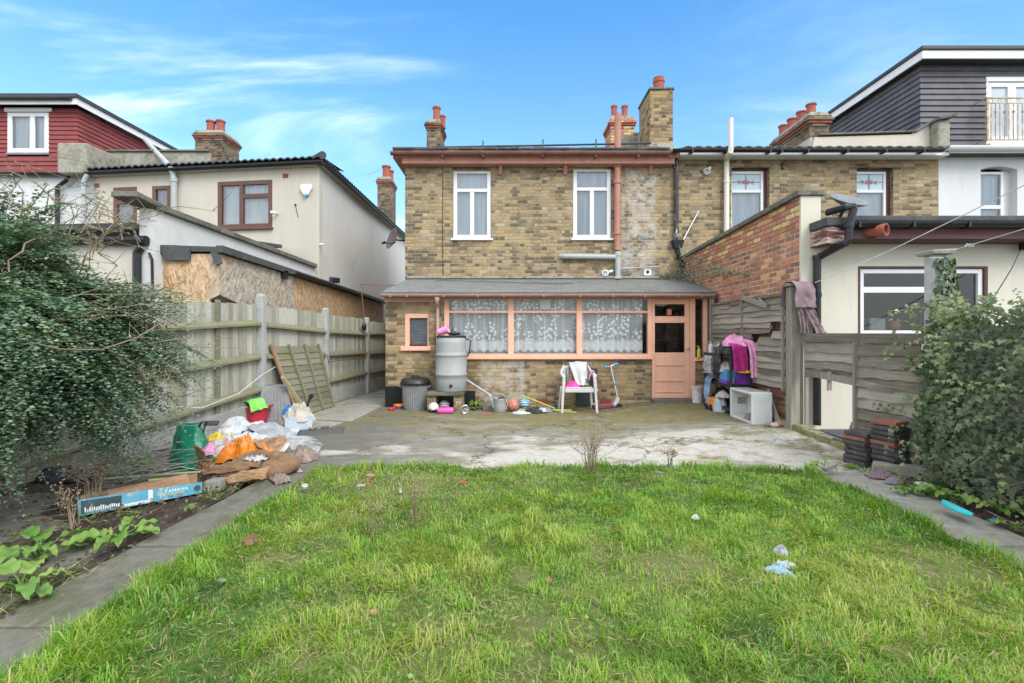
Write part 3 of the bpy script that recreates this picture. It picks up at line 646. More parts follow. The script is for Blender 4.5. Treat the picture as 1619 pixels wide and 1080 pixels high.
# the long window: posts, rails, panes, lace behind
f = MB(); zh = Z(561, YL); tr0, tr1 = Z(495, YL), Z(491.5, YL)
posts = [(703, 710.5), (804, 813), (912, 921), (1024.5, 1031)]
for a, b in posts: bx(f, mp, X(a, YL), X(b, YL), zh, zt, -.02, .09)
for (a, _b), (c, _d) in zip([(p[1], 0) for p in posts[:-1]], [(p[0], 0) for p in posts[1:]]):
    bx(f, mp, X(a, YL), X(c, YL), tr0, tr1, -.012, .06); bx(f, mp, X(a, YL), X(c, YL), zt - .03, zt - .002, -.01, .07); bx(f, mp, X(a, YL), X(c, YL), zh, zh + .02, .0, .07)
o = f.build('window', 'pink_paint', l, bevel=.006); o['label'] = 'long three bay window in pink frames with white lace behind the glass'
s = MB(); bx(s, mp, X(703, YL), X(1031, YL), zh - .085, zh - .002, -.075, .12); s.build('sill', 'pink_paint', o, bevel=.012)
for (p0, p1) in zip(posts[:-1], posts[1:]):
    a, b = X(p0[1], YL), X(p1[0], YL)
    g = MB(); g.poly([mp(a, zh + .02, .03), mp(b, zh + .02, .03), mp(b, tr0, .03), mp(a, tr0, .03)]); g.poly([mp(a, tr1, .028), mp(b, tr1, .028), mp(b, zt - .03, .028), mp(a, zt - .03, .028)]); g.build('pane', 'pane_lace', o)
c = MB(); c.grid(lambda s, tt: mp(BW[0] + .02 + (X(1019, YL) - BW[0] - .02) * s, zh + .005 + (zt - zh) * tt, .13 + .02 * sin(s * 75 + 1.3 * sin(s * 31)) + .012 * sin(s * 133)), 260, 6); c.build('lace_curtain', 'lace', o, smooth=True)
c = MB(); a, b = BW[0] - .6, BW[1] + .05
c.poly([mp(a, .6, 1.55), mp(b, .6, 1.55), mp(b, zt, 1.55), mp(a, zt, 1.55)]); c.poly([mp(a, zh - .08, .14), mp(b, zh - .08, .14), mp(b, zh - .08, 1.6), mp(a, zh - .08, 1.6)]); c.poly([mp(b, .3, .16), mp(b, zt, .16), mp(b, zt, 1.6), mp(b, .3, 1.6)]); c.build('room', 'room_lace', o)
c = MB(); q = P(862.5, 481, YL + .015); c.box(q.x - .10, q.x + .10, q.y, q.y + .03, q.z - .1, q.z + .1)
for k in range(6): c.box(q.x - .085, q.x + .085, q.y - .008, q.y, q.z - .085 + k * .03, q.z - .07 + k * .03)
for k in range(4): c.box(q.x - .088 + k * .055, q.x - .078 + k * .055, q.y - .012, q.y - .008, q.z - .09, q.z + .09)
c.build('vent_grille', 'cream_pvc', o)
# door with two lights, and the sidelight
zd0, zd1 = gz(X(1060, YL), YL) + .05, Z(473.5, YL)
f = MB(); bx(f, mp, DR[0] + .002, X(1032.5, YL) + .03, 0, zt, -.03, .1); bx(f, mp, X(1091, YL), DR[1], 0, zt, -.03, .1); bx(f, mp, X(1032.5, YL) + .03, X(1091, YL), zd1, zt - .001, -.03, .1)
bx(f, mp, X(1112, YL), X(1118.5, YL), SL[2], zt - .003, -.03, .1)
f.build('door_frame', 'pink_paint', l, bevel=.006)
f = MB(); d0, d1 = X(1032.5, YL) + .032, X(1091, YL) - .004
gt0, gt1, gl0, gl1 = Z(500, YL), Z(481, YL), Z(557.5, YL), Z(510.5, YL)
gx0, gx1 = X(1033.5, YL) + .03, X(1083.3, YL)
bx(f, mp, gx1, d1, zd0, zd1 - .004, 0, .045)
for a, b in ((zd0, gl0), (gl1, gt0), (gt1, zd1 - .004)): bx(f, mp, d0, gx1, a, b, .001, .045)
bx(f, mp, d0, gx0, gl0, gl1, .001, .045)
for k, py in enumerate((577.5, 602.5, 620)):
    q = Z(py, YL); bx(f, mp, d0 + .03, gx1 - .02, q - .006, q + .02, -.018, .001)
bx(f, mp, d0, d1, zd0 - .002, zd0 + .07, -.022, -.001)
o = f.build('door', 'pink_paint', l, bevel=.005)
for a, b in ((gt0, gt1), (gl0, gl1)):
    g = MB(); g.poly([mp(d0, a, .025), mp(gx1, a, .025), mp(gx1, b, .025), mp(d0, b, .025)]); g.build('pane', 'pane_dark', o)
g = MB(); g.lathe([(.018, 0), (.018, .03), (.026, .035), (.026, .06), (.015, .066)], mp(d1 - .045, Z(541, YL) - .12, -.004), 14, axis=(0, -1, 0)); g.build('handle', 'grey_pvc', o, smooth=False)
plain('sticker_orange', (.75, .10, .02), .5); plain('sticker_blue', (.05, .35, .6), .5)
g = MB(); q = P(1058.5, 493.5, YL + .02); g.box(q.x - .045, q.x + .045, q.y - .002, q.y, q.z - .06, q.z + .06); o2 = g.build('sticker', 'sticker_orange', o)
g = MB(); g.box(q.x - .025, q.x + .025, q.y - .004, q.y - .002, q.z - .025, q.z + .03); g.build('sticker_panel', 'sticker_blue', o)
wx('dark_green_room', [(.14, .15, .07), (.22, .22, .11)], 1.5, .9, 0)
brickmat('inner_brick', [(0, (.16, .09, .065)), (.5, (.26, .14, .09)), (1, (.21, .13, .09))], (.30, .21, .15), flemish=False)
g = MB(); a, b = DR[0] - .0, LX1 + .02
g.poly([mp(a, 0, 1.5), mp(b, 0, 1.5), mp(b, zt, 1.5), mp(a, zt, 1.5)]); g.poly([mp(b - .03, 0, .2), mp(b - .03, zt, .2), mp(b - .03, zt, 1.5), mp(b - .03, 0, 1.5)]); g.build('porch_wall', 'inner_brick', l)
g = MB(); bx(g, mp, X(1052, YL + 1.3), X(1060, YL + 1.3), 0, zt - .1, 1.2, 1.3); g.build('inner_post', 'dark_green_room', l)
g = MB(); g.poly([mp(X(1099, YL), SL[2], .03), mp(X(1112, YL), SL[2], .03), mp(X(1112, YL), zt, .03), mp(X(1099, YL), zt, .03)]); g.build('sidelight', 'pane_dark', l)
g = MB(); bx(g, mp, X(1098, YL), X(1112, YL) + .05, SL[2] - .07, SL[2] - .003, -.06, .1); g.build('sidelight_sill', 'pink_paint', l, bevel=.01)
g = MB(); bx(g, mp, DR[0] - .02, DR[1] + .05, gz(X(1060, YL), YL) - .06, gz(X(1060, YL), YL) + .045, -.22, .1); g.build('doorstep', 'cement_dark', l, bevel=.012)
for px in (857.5, 958):
    g = MB(); q = P(px, 634, YL); g.box(q.x - .11, q.x + .11, YL - .008, YL + .02, q.z - .035, q.z + .035)
    g.build('air_brick', 'corbel_red', l)

# ------------------------------------------------------------------ the right half of the pair
NX0, NX1 = HX1 + .003, X(1484, YR)
h2 = thing('brick_house', 'yellow stock brick house on the right with leaded flower toplights and a tall white pipe', 'house', ((NX0 + NX1) / 2, YR + 3, 0))
mp = lambda u, v, w: (u, YR + w, v)
W2 = [(X(1157, YR), X(1217, YR), Z(380, YR), Z(264, YR)), (X(1355, YR), X(1413, YR), Z(380, YR), Z(264.5, YR))]
m = MB(); facade(m, mp, NX0, NX1, 0, Z(244, YR), W2, .2); m.build('wall', 'stock_brick_right', h2)
wx('flower_red', [(.45, .09, .14), (.55, .14, .2)], 20, .3, 0); wx('flower_blue', [(.10, .26, .33), (.16, .36, .42)], 20, .3, 0); wx('lead_line', [(.12, .14, .16), (.18, .2, .22)], 20, .5, 0)
for i, (a, b, c, d) in enumerate(W2):
    w_ = MB(); n = 11
    for k in range(n):
        s0, s1 = k / n, (k + .93) / n; up = lambda s: .025 * sin(pi * s) - .02
        f0, f1 = lambda s: a + (b - a) * s, lambda s: a - .06 + (b - a + .12) * s
        w_.hexa([(f0(s0), YR - .005, d + up(s0)), (f0(s1), YR - .005, d + up(s1)), (f0(s1), YR + .1, d + up(s1)), (f0(s0), YR + .1, d + up(s0))],
                [(f1(s0), YR - .005, d + .19 + up(s0)), (f1(s1), YR - .005, d + .19 + up(s1)), (f1(s1), YR + .1, d + .19 + up(s1)), (f1(s0), YR + .1, d + .19 + up(s0))])
    w_.build('brick_arch', 'stack_brick', h2)
    w_ = MB(); bx(w_, mp, b - .075, b - .005, c, d - .02, .1, .17); bx(w_, mp, a, b - .075, d - .06, d - .005, .1, .17); w_.build('reveal_lining', 'maroon_wood', h2)
    tz = Z(300, YR); u1 = b - .078
    o = window(h2, mp, a + .005, u1, c, d - .062, 'white_pvc', 'pane_glass', w=.11, fw=.06, bars=[(a + .05, u1 - .05, tz - .035, tz + .03)], cm='net_curtain', folds=2)
    # leaded flower light
    t0z, t1z = tz + .035, d - .125; cx_, cz_ = (a + u1) / 2, (t0z + t1z) / 2; yy = YR + .125
    g = MB(); g.poly([(a + .06, yy + .012, t0z), (u1 - .06, yy + .012, t0z), (u1 - .06, yy + .012, t1z), (a + .06, yy + .012, t1z)]); g.build('leaded_pane', 'leaded_light', o)
    g = MB(); g.box(cx_ - .005, cx_ + .005, yy, yy + .008, t0z, t1z); g.box(a + .06, u1 - .06, yy + .001, yy + .007, cz_ - .005, cz_ + .005); g.build('leading', 'lead_line', o)
    for sx in (-1, 1):
        g = MB(); g.lathe([(.042, 0), (.042, .004)], (cx_ + sx * .045, yy + .002, cz_), 12, axis=(0, -1, 0)); fl = g.build('flower', 'flower_red', o)
        g = MB(); g.ext([(cx_ + sx * .085, yy - .002, cz_), (cx_ + sx * .19, yy - .002, cz_ + .055), (cx_ + sx * .15, yy - .002, cz_ - .005), (cx_ + sx * .18, yy - .002, cz_ - .055)], (0, .004, 0)); g.build('leaf', 'flower_blue', o)
    g = MB(); g.ext([(cx_, yy - .003, cz_ + .095), (cx_ + .02, yy - .003, cz_ + .05), (cx_, yy - .003, cz_ + .03), (cx_ - .02, yy - .003, cz_ + .05)], (0, .004, 0)); g.ext([(cx_, yy - .003, cz_ - .095), (cx_ + .02, yy - .003, cz_ - .05), (cx_, yy - .003, cz_ - .03), (cx_ - .02, yy - .003, cz_ - .05)], (0, .004, 0)); g.build('leaf', 'flower_blue', o)
ZR2 = Z(235, 10.62)
m = MB()
m.hexa([(NX0 - .02, 10.58, ZR2 - .03), (NX1 + .05, 10.58, ZR2 - .03), (NX1 + .05, 14.3, ZR2 + .9), (NX0 - .02, 14.3, ZR2 + .9)], [(NX0 - .02, 10.58, ZR2), (NX1 + .05, 10.58, ZR2), (NX1 + .05, 14.3, ZR2 + .96), (NX0 - .02, 14.3, ZR2 + .96)])
m.hexa([(NX0 - .02, 14.3, ZR2 + .9), (NX1 + .05, 14.3, ZR2 + .9), (NX1 + .05, 19, ZR2 - .03), (NX0 - .02, 19, ZR2 - .03)], [(NX0 - .02, 14.3, ZR2 + .96), (NX1 + .05, 14.3, ZR2 + .96), (NX1 + .05, 19, ZR2), (NX0 - .02, 19, ZR2)])
tile_edge(m, (NX0 + .06, 10.57, ZR2 + .012), (NX1 + .05, 10.57, ZR2 + .012), .22, .035, (0, 1, .255), 1.5)
m.build('roof', 'roof_tile', h2)
m = MB(); zz = Z(236.5, 10.5) ; gutter(m, (X(1063, 10.5), 10.5, zz), (X(1491, 10.5), 10.5, zz), .065)
for px in (1096, 1150, 1219, 1237, 1279, 1341, 1402, 1462): m.box(X(px, 10.44) - .02, X(px, 10.44) + .02, 10.43, 10.6, zz - .075, zz)
m.build('gutter', 'black_pvc', h2)
m = MB(); m.box(NX0, NX1, 10.62, YR - .003, Z(245.5, 10.62), Z(240.5, 10.62)); m.build('soffit', 'white_pvc', h2, bevel=.004)
m = MB(); yy = 10.4
m.tube([P(1156, 187, yy), P(1156, 236, yy)], .05, 14); m.tube([P(1156.3, 234, yy), P(1155.5, 240, yy), P(1150, 248, yy + .2), P(1149.3, 254, YR - .09), P(1149, 400, YR - .09)], .056, 14)
for py in (250, 289): m.lathe([(.066, 0), (.066, .06)], P(1149.1, py, YR - .09) , 14)
m.build('soil_pipe', 'cream_pvc', h2)
m = MB(); q = P(1118, 271, YR); m.lathe([(.075, 0), (.075, .08), (.055, .09), (.055, .02)], q + Vector((0, -.01, 0)), 14, axis=(-.35, -1, -.35)); m.tube([q, q + Vector((.07, -.06, .08))], .035, 8); m.build('flue', 'white_pvc', h2)
m = MB(); q = P(1237, 263, YR); m.box(q.x - .018, q.x + .018, YR - .012, YR, q.z - .09, q.z + .09); m.box(q.x - .05, q.x + .05, YR - .016, YR, q.z + .02, q.z + .045); m.box(q.x - .045, q.x + .045, YR - .014, YR, q.z - .06, q.z - .04); m.build('wall_tie', 'black_pvc', h2)
# long stack running back, with four pots
Yk = 11.9; x0, x1 = X(1281, Yk), X(1311, Yk); zb, zt2 = Z(200, Yk), Z(176, Yk)
o = chimney(h2, x0, x1, Yk, Yk + 1.75, 5.9, zb, zt2, 'chimney_brick', [((x0 + x1) / 2 - .02, Yk + .3 + k * .42, .115, zt2 - .01, .33) for k in range(4)], 'long stack running back with four red pots', .07)
m = MB(); m.box(x0 - .03, x1 + .15, Yk - .06, Yk + 1.9, 5.5, Z(219, Yk)); m.build('chimney_base', 'render_cream', o)
m = MB(); Yp = 11.2
m.ext([(X(1284, Yp), Yp, Z(238, Yp)), (X(1289, Yp), Yp, Z(216.5, Yp)), (X(1441, Yp), Yp, Z(212, Yp)), (X(1470, Yp), Yp, Z(193, Yp)), (X(1472, Yp), Yp, Z(238, Yp))], (0, .25, 0))
pp = m.build('parapet', 'render_cream', h2, bevel=.015)
m = MB(); m.box(X(1471, Yp), X(1490, Yp), Yp - .22, Yp + .3, Z(238, Yp), Z(196, Yp)); m.build('parapet_block', 'cement', pp, bevel=.04)
m = MB(); m.beam(P(1469, 195, Yp - .02), P(1496, 189.5, Yp - .02), .6, .06); m.beam(P(1290, 216, Yp + .1), P(1441, 211, Yp + .1), .3, .04); m.beam(P(1441, 211.5, Yp + .1), P(1472, 193, Yp + .1), .3, .045); m.build('parapet_coping', 'cement_dark', pp, bevel=.01)

# ------------------------------------------------------------------ white house with the slate-hung dormer, far right
WX0 = X(1484, YR) + .004; WX1 = 15.2; YD = 11.6
h3 = thing('white_house', 'white rendered house at the right edge with a slate hung loft dormer and balcony rail', 'house', (12, YR + 3, 0))
WW = (X(1551, YR), X(1609, YR), Z(395, YR), Z(263, YR))
m = MB(); facade(m, mp, WX0, WX1, 0, Z(240, YR), [WW], .2); m.build('wall', 'render_white', h3)
m = MB(); n = 10; a, b, d = WW[0], WW[1], WW[3]
m.add([(a + (b - a) * k / n, YR + .002, d) for k in range(n + 1)] + [(a + (b - a) * k / n, YR + .002, d - .07 + .068 * sin(pi * k / n)) for k in range(n + 1)] + [(a + (b - a) * k / n, YR + .2, d - .07 + .068 * sin(pi * k / n)) for k in range(n + 1)], [(k, k + 1, n + 2 + k, n + 1 + k) for k in range(n)] + [(n + 1 + k, n + 2 + k, 2 * n + 3 + k, 2 * n + 2 + k) for k in range(n)])
m.build('window_arch', 'render_white', h3)
o = window(h3, mp, a + .004, a + .65, WW[2], d - .08, 'white_pvc', 'pane_glass', w=.13, fw=.06, bars=[(a + .05, a + .6, Z(325, YR) - .04, Z(325, YR) + .04)], cm='net_curtain', folds=3)
m = MB(); m.box(a + .652, b, YR + .16, YR + .2, WW[2], d - .02); m.build('window_side', 'render_white', h3)
m = MB(); m.box(WX0 - .05, WX1, 10.62, 14.5, Z(241, 10.62), Z(239, 10.62)); m.build('roof', 'roof_tile', h3)
m = MB(); zz = Z(235.5, 10.55); gutter(m, (X(1498, 10.55), 10.55, zz + .05), (WX1, 10.55, zz + .05), .085); m.box(X(1500, 10.6), WX1, 10.6, 10.64, zz - .06, zz + .05); m.build('gutter', 'white_pvc', h3)
dx0 = X(1456, YD); dz0, dz1 = Z(240, YD), Z(104, YD)
dm = MB(); LV = (X(1558, YD), X(1640, YD), Z(229, YD), Z(121, YD))
rng = random.Random(7)
ns = 15
for k in range(ns):                              # lapped slates: front courses butt against the doors, side courses run back
    z0 = dz0 + (dz1 - dz0) * k / ns; z1 = dz0 + (dz1 - dz0) * (k + 1) / ns + .02
    dm.hexa([(dx0, YD - .045, z0), (LV[0] if z0 < LV[3] - .1 else WX1, YD - .045, z0), (LV[0] if z0 < LV[3] - .1 else WX1, YD + .02, z0), (dx0, YD + .02, z0)], [(dx0, YD - .006, z1), (LV[0] if z0 < LV[3] - .1 else WX1, YD - .006, z1), (LV[0] if z0 < LV[3] - .1 else WX1, YD + .02, z1), (dx0, YD + .02, z1)])
    dm.hexa([(dx0 - .045, YD - .045, z0), (dx0, YD - .045, z0), (dx0, 16.2, z0), (dx0 - .045, 16.2, z0)], [(dx0 - .006, YD - .006, z1), (dx0, YD - .006, z1), (dx0, 16.2, z1), (dx0 - .006, 16.2, z1)])
dm.box(dx0 + .01, WX1, YD + .5, 16.2, dz0, dz1); dm.box(LV[1], WX1, YD - .02, YD + .4, dz0, LV[3])
D = dm.build('dormer', 'slate_hang', h3)
m = MB(); za, zb_ = Z(104, YD), Z(88, YD - .1); m.box(dx0 - .22, WX1, YD - .32, YD - .28, za, zb_); m.box(dx0 - .22, dx0 - .18, YD - .28, 15.9, za, zb_); m.build('fascia', 'white_pvc', D)
m = MB(); m.box(dx0 - .18, WX1, YD - .28, 16, za + .01, za + .04); m.build('soffit', 'fascia_dark', D)
m = MB(); m.box(dx0 - .26, WX1, YD - .36, 16, zb_, zb_ + .1); m.build('dormer_roof', 'fascia_dark', D, bevel=.02)
f = MB(); u0, u1, v0, v1 = LV
mpd = lambda u, v, w: (u, YD + w, v)
bx(f, mpd, u0, u1, v1 - .13, v1, -.03, .1); bx(f, mpd, u0, u0 + .05, v0, v1 - .13, -.03, .1)
leaf = (u1 - u0 - .06) / 2
for k in range(2):
    a = u0 + .055 + k * leaf
    for q in ((a, a + .1, v0, v1 - .14), (a + leaf - .1, a + leaf - .004, v0, v1 - .14), (a + .1, a + leaf - .1, v0, v0 + .2), (a + .1, a + leaf - .1, v1 - .25, v1 - .14)): bx(f, mpd, *q, .0, .07)
bx(f, mpd, u0, u1, v0 - .12, v0, -.12, .1)
o = f.build('balcony_doors', 'white_pvc', D, bevel=.008)
g = MB()
for k in range(2):
    a = u0 + .155 + k * leaf; g.poly([mpd(a, v0 + .2, .04), mpd(a + leaf - .2, v0 + .2, .04), mpd(a + leaf - .2, v1 - .25, .04), mpd(a, v1 - .25, .04)])
g.build('pane', 'obscure_pane', D)
r = MB(); yy = YD - .28; zt_, zt3, zl_ = Z(155, yy), Z(163, yy), Z(221, yy); xa, xb = X(1560, yy), X(1640, yy)
r.beam((xa, yy, zt_), (xb, yy, zt_), .03, .03); r.beam((xa, yy, zt3), (xb, yy, zt3), .02, .025); r.beam((xa, yy, zl_), (xb, yy, zl_), .02, .025); r.beam((xa + .02, yy, zl_ - .03), (xa + .02, yy, zt_ + .02), .04, .04)
for k in range(11):
    xx = xa + .11 + k * .105; r.beam((xx, yy, zl_), (xx, yy, zt3), .014, .014, (0, 1, 0))
    if k % 2 == 0: r.lathe([(.045, 0), (.052, .006), (.045, .012), (.038, .006), (.045, 0)], (xx, yy, (zt_ + zt3) / 2), 12, axis=(0, 1, 0), cap=False)
    if k % 2: r.ball((xx, yy, zt3 - .2), .028, 8, 6)
r.beam((xa, yy, zl_), (xa, YD, zl_), .02, .02); r.beam((xa, yy, zt_), (xa, YD, zt_), .02, .02)
r.build('balcony_rail', 'rust_iron', D)

# ------------------------------------------------------------------ flat roofed extension on the right, with its party wall
YX = 6.47; PX0, PX1 = 3.85, X(1296, YX)
e = thing('extension', 'cream rendered flat roofed extension on the right with a red brick flank wall', 'extension', (6, YX + 2, 0))
zc0, zc1 = Z(305, YX), Z(406, YM - .1)
m = MB(); zsp = .40
b0, b1 = [zc0 - .05 - zsp, zc1 - .05 - zsp]
m.hexa([(PX0, YX + .004, -.05), (PX0 + .2, YX + .004, -.05), (PX0 + .2, YM - .003, -.05), (PX0, YM - .003, -.05)], [(PX0, YX + .004, b0), (PX0 + .2, YX + .004, b0), (PX0 + .2, YM - .003, b1), (PX0, YM - .003, b1)])
pw = m.build('party_wall', 'red_brick', e)
m = MB(); m.hexa([(PX0, YX + .004, b0), (PX0 + .2, YX + .004, b0), (PX0 + .2, YM - .003, b1), (PX0, YM - .003, b1)], [(PX0, YX + .004, b0 + zsp), (PX0 + .2, YX + .004, b0 + zsp), (PX0 + .2, YM - .003, b1 + zsp), (PX0, YM - .003, b1 + zsp)])
m.build('upper_courses', 'pink_brick', pw)
m = MB(); m.beam((PX0 + .12, YX - .06, zc0 - .01), (PX0 + .12, YM - .01, zc1 - .01), .36, .075); m.build('coping', 'cement_dark', pw, bevel=.012)
m = MB(); m.box(PX0 - .004, PX1, YX - .03, YX + .003, -.05, zc0 - .05); m.build('pillar', 'extension_cream', e)
mp = lambda u, v, w: (u, YX + w, v)
EW = (X(1357, YX), X(1562, YX), Z(530, YX), Z(421, YX))
zx = Z(384, YX)
m = MB(); facade(m, mp, PX1 + .001, 9.5, -.05, zx, [EW], .18); m.build('wall', 'extension_cream', e)
f = MB(); u0, u1, v0, v1 = EW
for q in ((u0, u0 + .03, v0, v1), (u1 - .045, u1, v0, v1), (u0 + .03, u1 - .045, v1 - .03, v1)): bx(f, mp, *q, -.004, .1)
f.build('window_surround', 'maroon_wood', e)
tz = Z(457.5, YX); mx = X(1497, YX)
o = window(e, mp, u0 + .032, u1 - .047, v0, v1 - .032, 'white_pvc', 'pane_dark', w=.02, fw=.062, bars=[(u0 + .09, mx, tz - .045, tz + .035), (mx, mx + .08, v0 + .06, v1 - .09)], dark='room_dark')
wx('pot_orange', [(.6, .17, .03), (.7, .22, .05)], 5, .6); wx('jar_white', [(.5, .58, .55), (.6, .66, .62)], 5, .4)
g = MB(); q = P(1390, 512, YX + .25); g.box(q.x - .12, q.x + .10, q.y, q.y + .15, v0, q.z + .08); g.build('box_on_sill', 'jar_white', o, bevel=.02)
g = MB(); q = P(1415, 514, YX + .25); g.lathe([(.04, 0), (.07, .04), (.06, .1), (.03, .12)], (q.x, q.y, v0 + .08), 14); g.build('pot_on_sill', 'pot_orange', o)
# roof edge: felt upstand, gutter, maroon fascia, soffit, peeling return
YF = 6.12; rx0 = X(1294, YF + .15)
m = MB(); m.box(X(1349, YF), 9.6, YF - .02, 9.4, Z(350, YF), Z(341, YF)); m.box(rx0 - .01, X(1350, YF), YF - .04, 9.0, Z(358, YF), Z(344, YF)); m.build('roof', 'felt_dark', e, bevel=.015)
m = MB(); m.box(X(1349, YF), 9.6, YF, YF + .03, Z(377.5, YF), Z(350, YF)); m.box(X(1336, YF), 9.6, YF + .03, YX - .003, Z(378, YF), Z(376.5, YF)); m.build('fascia', 'maroon_wood', e)
m = MB(); m.box(rx0, X(1336, YF), YF - .02, YX - .034, Z(385, YF), Z(359, YF)); m.build('fascia_return', 'peeling_wood', e, bevel=.006)
m = MB(); zz = Z(352, YF - .08); gutter(m, (X(1331, YF - .08), YF - .08, zz), (9.6, YF - .08, zz), .06)
for px in (1345, 1360, 1446, 1534): m.box(X(px, YF - .14) - .015, X(px, YF - .14) + .015, YF - .15, YF - .02, zz - .07, zz + .005)
m.build('gutter', 'black_pvc', e)
m = MB(); yy = YF - .14
m.tube([P(1309, 336, 6.3), P(1341, 327, yy), P(1349, 326.5, yy), P(1350.5, 331, yy), P(1344, 352, yy), P(1342, 380, yy), P(1338, 384, yy), P(1296, 406, YX - .09), P(1292.5, 411, YX - .09), P(1292.5, 672, YX - .09)], .046, 12)
for py in (360, 411, 470): m.lathe([(.054, 0), (.054, .06)], P(1341.5 if py < 400 else 1292.5, py, yy if py < 400 else YX - .09), 12)
m.build('downpipe', 'black_pvc', e)
m = MB(); q = P(1376, 367, YF); dv = Vector((.55, -1, 0)).normalized(); m.lathe([(.062, -.05), (.062, .2), (.078, .21), (.078, .30), (.062, .30), (.06, .12)], q - dv * .12, 18, axis=dv); m.build('drain_spout', 'terracotta', e)

# ------------------------------------------------------------------ cream house on the left (its back wall stands at a slight angle)
A_, B_ = Vector((-4.5, 11.3)), Vector((-10.35, 12.05)); LB = (B_ - A_).length; dF = (B_ - A_) / LB; nF = Vector((-dF.y, dF.x)); nF = nF if nF.y > 0 else -nF
def mpl(u, v, w): return (A_.x - dF.x * u + nF.x * w, A_.y - dF.y * u + nF.y * w, v)
def uL(px): k = (px - CX) / FPX; return -(k * A_.y - A_.x) / (dF.x - k * dF.y)
def vL(py, u): return Z(py, mpl(u, 0, 0)[1])
c = thing('cream_house', 'cream rendered house on the left with brown framed windows and a grey flank', 'house', (-7.5, 15, 0))
ze = vL(258, 0)
def wl(x0, x1, y0, y1):
    u0, u1 = uL(x0), uL(x1); return (u0, u1, vL(y1, u0), vL(y0, (u0 + u1) / 2))
LW = [wl(180, 217, 296, 358), wl(241.5, 270, 294, 331), wl(345, 431, 286, 362)]
m = MB(); facade(m, mpl, -LB - .0, 0, 0, ze, LW, .16); m.build('wall', 'render_cream', c)
m = MB(); m.add([(A_.x, A_.y, 0), (A_.x, 22, 0), (A_.x, 22, ze), (A_.x, A_.y, ze)], [(0, 1, 2, 3)]); w_ = m.build('wall', 'render_grey', c); w_['label'] = 'grey rendered flank wall'
for i, q in enumerate(LW):
    u0, u1, v0, v1 = q; bars = []
    if i == 0: tz = vL(320.5, u0); bars = [(u0 + .06, u1 - .06, tz - .04, tz + .04)]
    if i == 2:
        mx = uL(382); tz = vL(310.5, mx); bars = [(mx - .05, mx + .05, v0 + .06, v1 - .06), (mx + .05, u1 - .06, tz - .05, tz + .05)]
    window(c, mpl, u0, u1, v0, v1, 'brown_upvc', 'pane_glass', w=-.012, fw=.10 if i != 1 else .09, bars=bars, cm='net_white' if i == 2 else 'net_curtain', sill=(.03, .05, .07), fd=.07, folds=6)
m = MB(); e0_, e1_ = mpl(-LB - .1, ze, -.16), mpl(.16, ze, -.16)
gl_, gr_ = Vector((e0_[0], e0_[1], ze - .02)), Vector((e1_[0], e1_[1], ze - .02))
gutter(m, gl_, gr_, .07); gutter(m, gr_, (gr_.x, 22, gr_.z), .07)
bx(m, mpl, -LB, .15, ze - .06, ze + .04, -.12, -.09); m.box(A_.x + .1, A_.x + .13, A_.y, 22, ze - .06, ze + .04)
m.build('gutter', 'black_pvc', c)
m = MB(); bx(m, mpl, -LB, .0, ze - .08, ze - .06, -.12, 0); m.box(A_.x, A_.x + .12, A_.y, 22, ze - .08, ze - .06); m.build('soffit', 'render_cream', c)
m = MB(); rl, rr = Vector(mpl(-LB - .1, ze + .05, -.15)), Vector(mpl(.15, ze + .05, -.15))
m.add([rl, rr, Vector((rr.x - 1.5, 15.2, ze + .5)), Vector((rl.x, 15.6, ze + .5)), Vector((rr.x, 22, ze + .05)), Vector((rr.x - 1.5, 20, ze + .5)), Vector((rl.x, 20, ze + .5))], [(0, 1, 2, 3), (1, 4, 5, 2), (3, 2, 5, 6)])
bk = Vector((0, 1, .10)); tile_edge(m, rl + Vector((0, -.02, .02)), rr + Vector((0, -.02, .02)), .18, .05, bk, 1.5)
tile_edge(m, rr + Vector((.02, 0, .02)), Vector((rr.x + .02, 22, rr.z + .02)), .18, .05, (-1, 0, .05), .25)
m.tube([rr + Vector((.02, -.02, .07)), rr + Vector((-.7, 1.2, .4))], .09, 10)
m.build('roof', 'felt_dark', c)
m = MB(); u = uL(281)
pts = [P(230, 221, 13.6), P(264, 258, 12.3), P(272, 268, 11.6), Vector(mpl(uL(280), vL(279, u), -.1)), Vector(mpl(u, vL(290, u), -.09)), Vector(mpl(u, 2.0, -.09))]
m.tube(pts, .065, 12); m.lathe([(.08, 0), (.08, .1)], mpl(u, vL(290, u), -.09), 12); q = P(264, 258, 12.3); m.lathe([(.075, -.05), (.075, .07)], q, 12, axis=(pts[1] - pts[0])); m.build('soil_pipe', 'grey_pvc', c)
for px, py in ((154, 293.5), (452, 278)):
    u = uL(px); v = vL(py, u); m = MB(); bx(m, mpl, u - .07, u + .07, v - .05, v + .05, -.008, .02); m.build('air_brick', 'corbel_red', c)
m = MB(); q = Vector(mpl(uL(486), vL(301, uL(486)), 0)); n_ = -Vector((nF.x, nF.y, 0)); r_ = Vector((-dF.x, -dF.y, 0)); up = Vector((0, 0, 1))
hexp = [(-.13, .13), (.13, .13), (.15, .03), (.06, -.12), (0, -.15), (-.06, -.12), (-.15, .03)]
m.ext([q + r_ * a + up * b for a, b in hexp], n_ * .07); o = m.build('alarm_box', 'white_pvc', c, bevel=.02)
m = MB(); m.ext([q + r_ * a * .9 + up * (b * .35 - .125) + n_ * .005 for a, b in ((-.06, .05), (.06, .05), (.03, -.1), (-.03, -.1))], n_ * .075); m.build('alarm_lamp', 'sticker_blue', o)
m = MB(); q = Vector(mpl(uL(440), vL(338, uL(440)), 0)); m.tube([q, q + n_ * .08, q + n_ * .1 - r_ * .06], .02, 8); m.tube([q + n_ * .1 - r_ * .09 + n_ * .05, q + n_ * .1 + r_ * .01], .035, 10); m.build('security_camera', 'white_pvc', c)
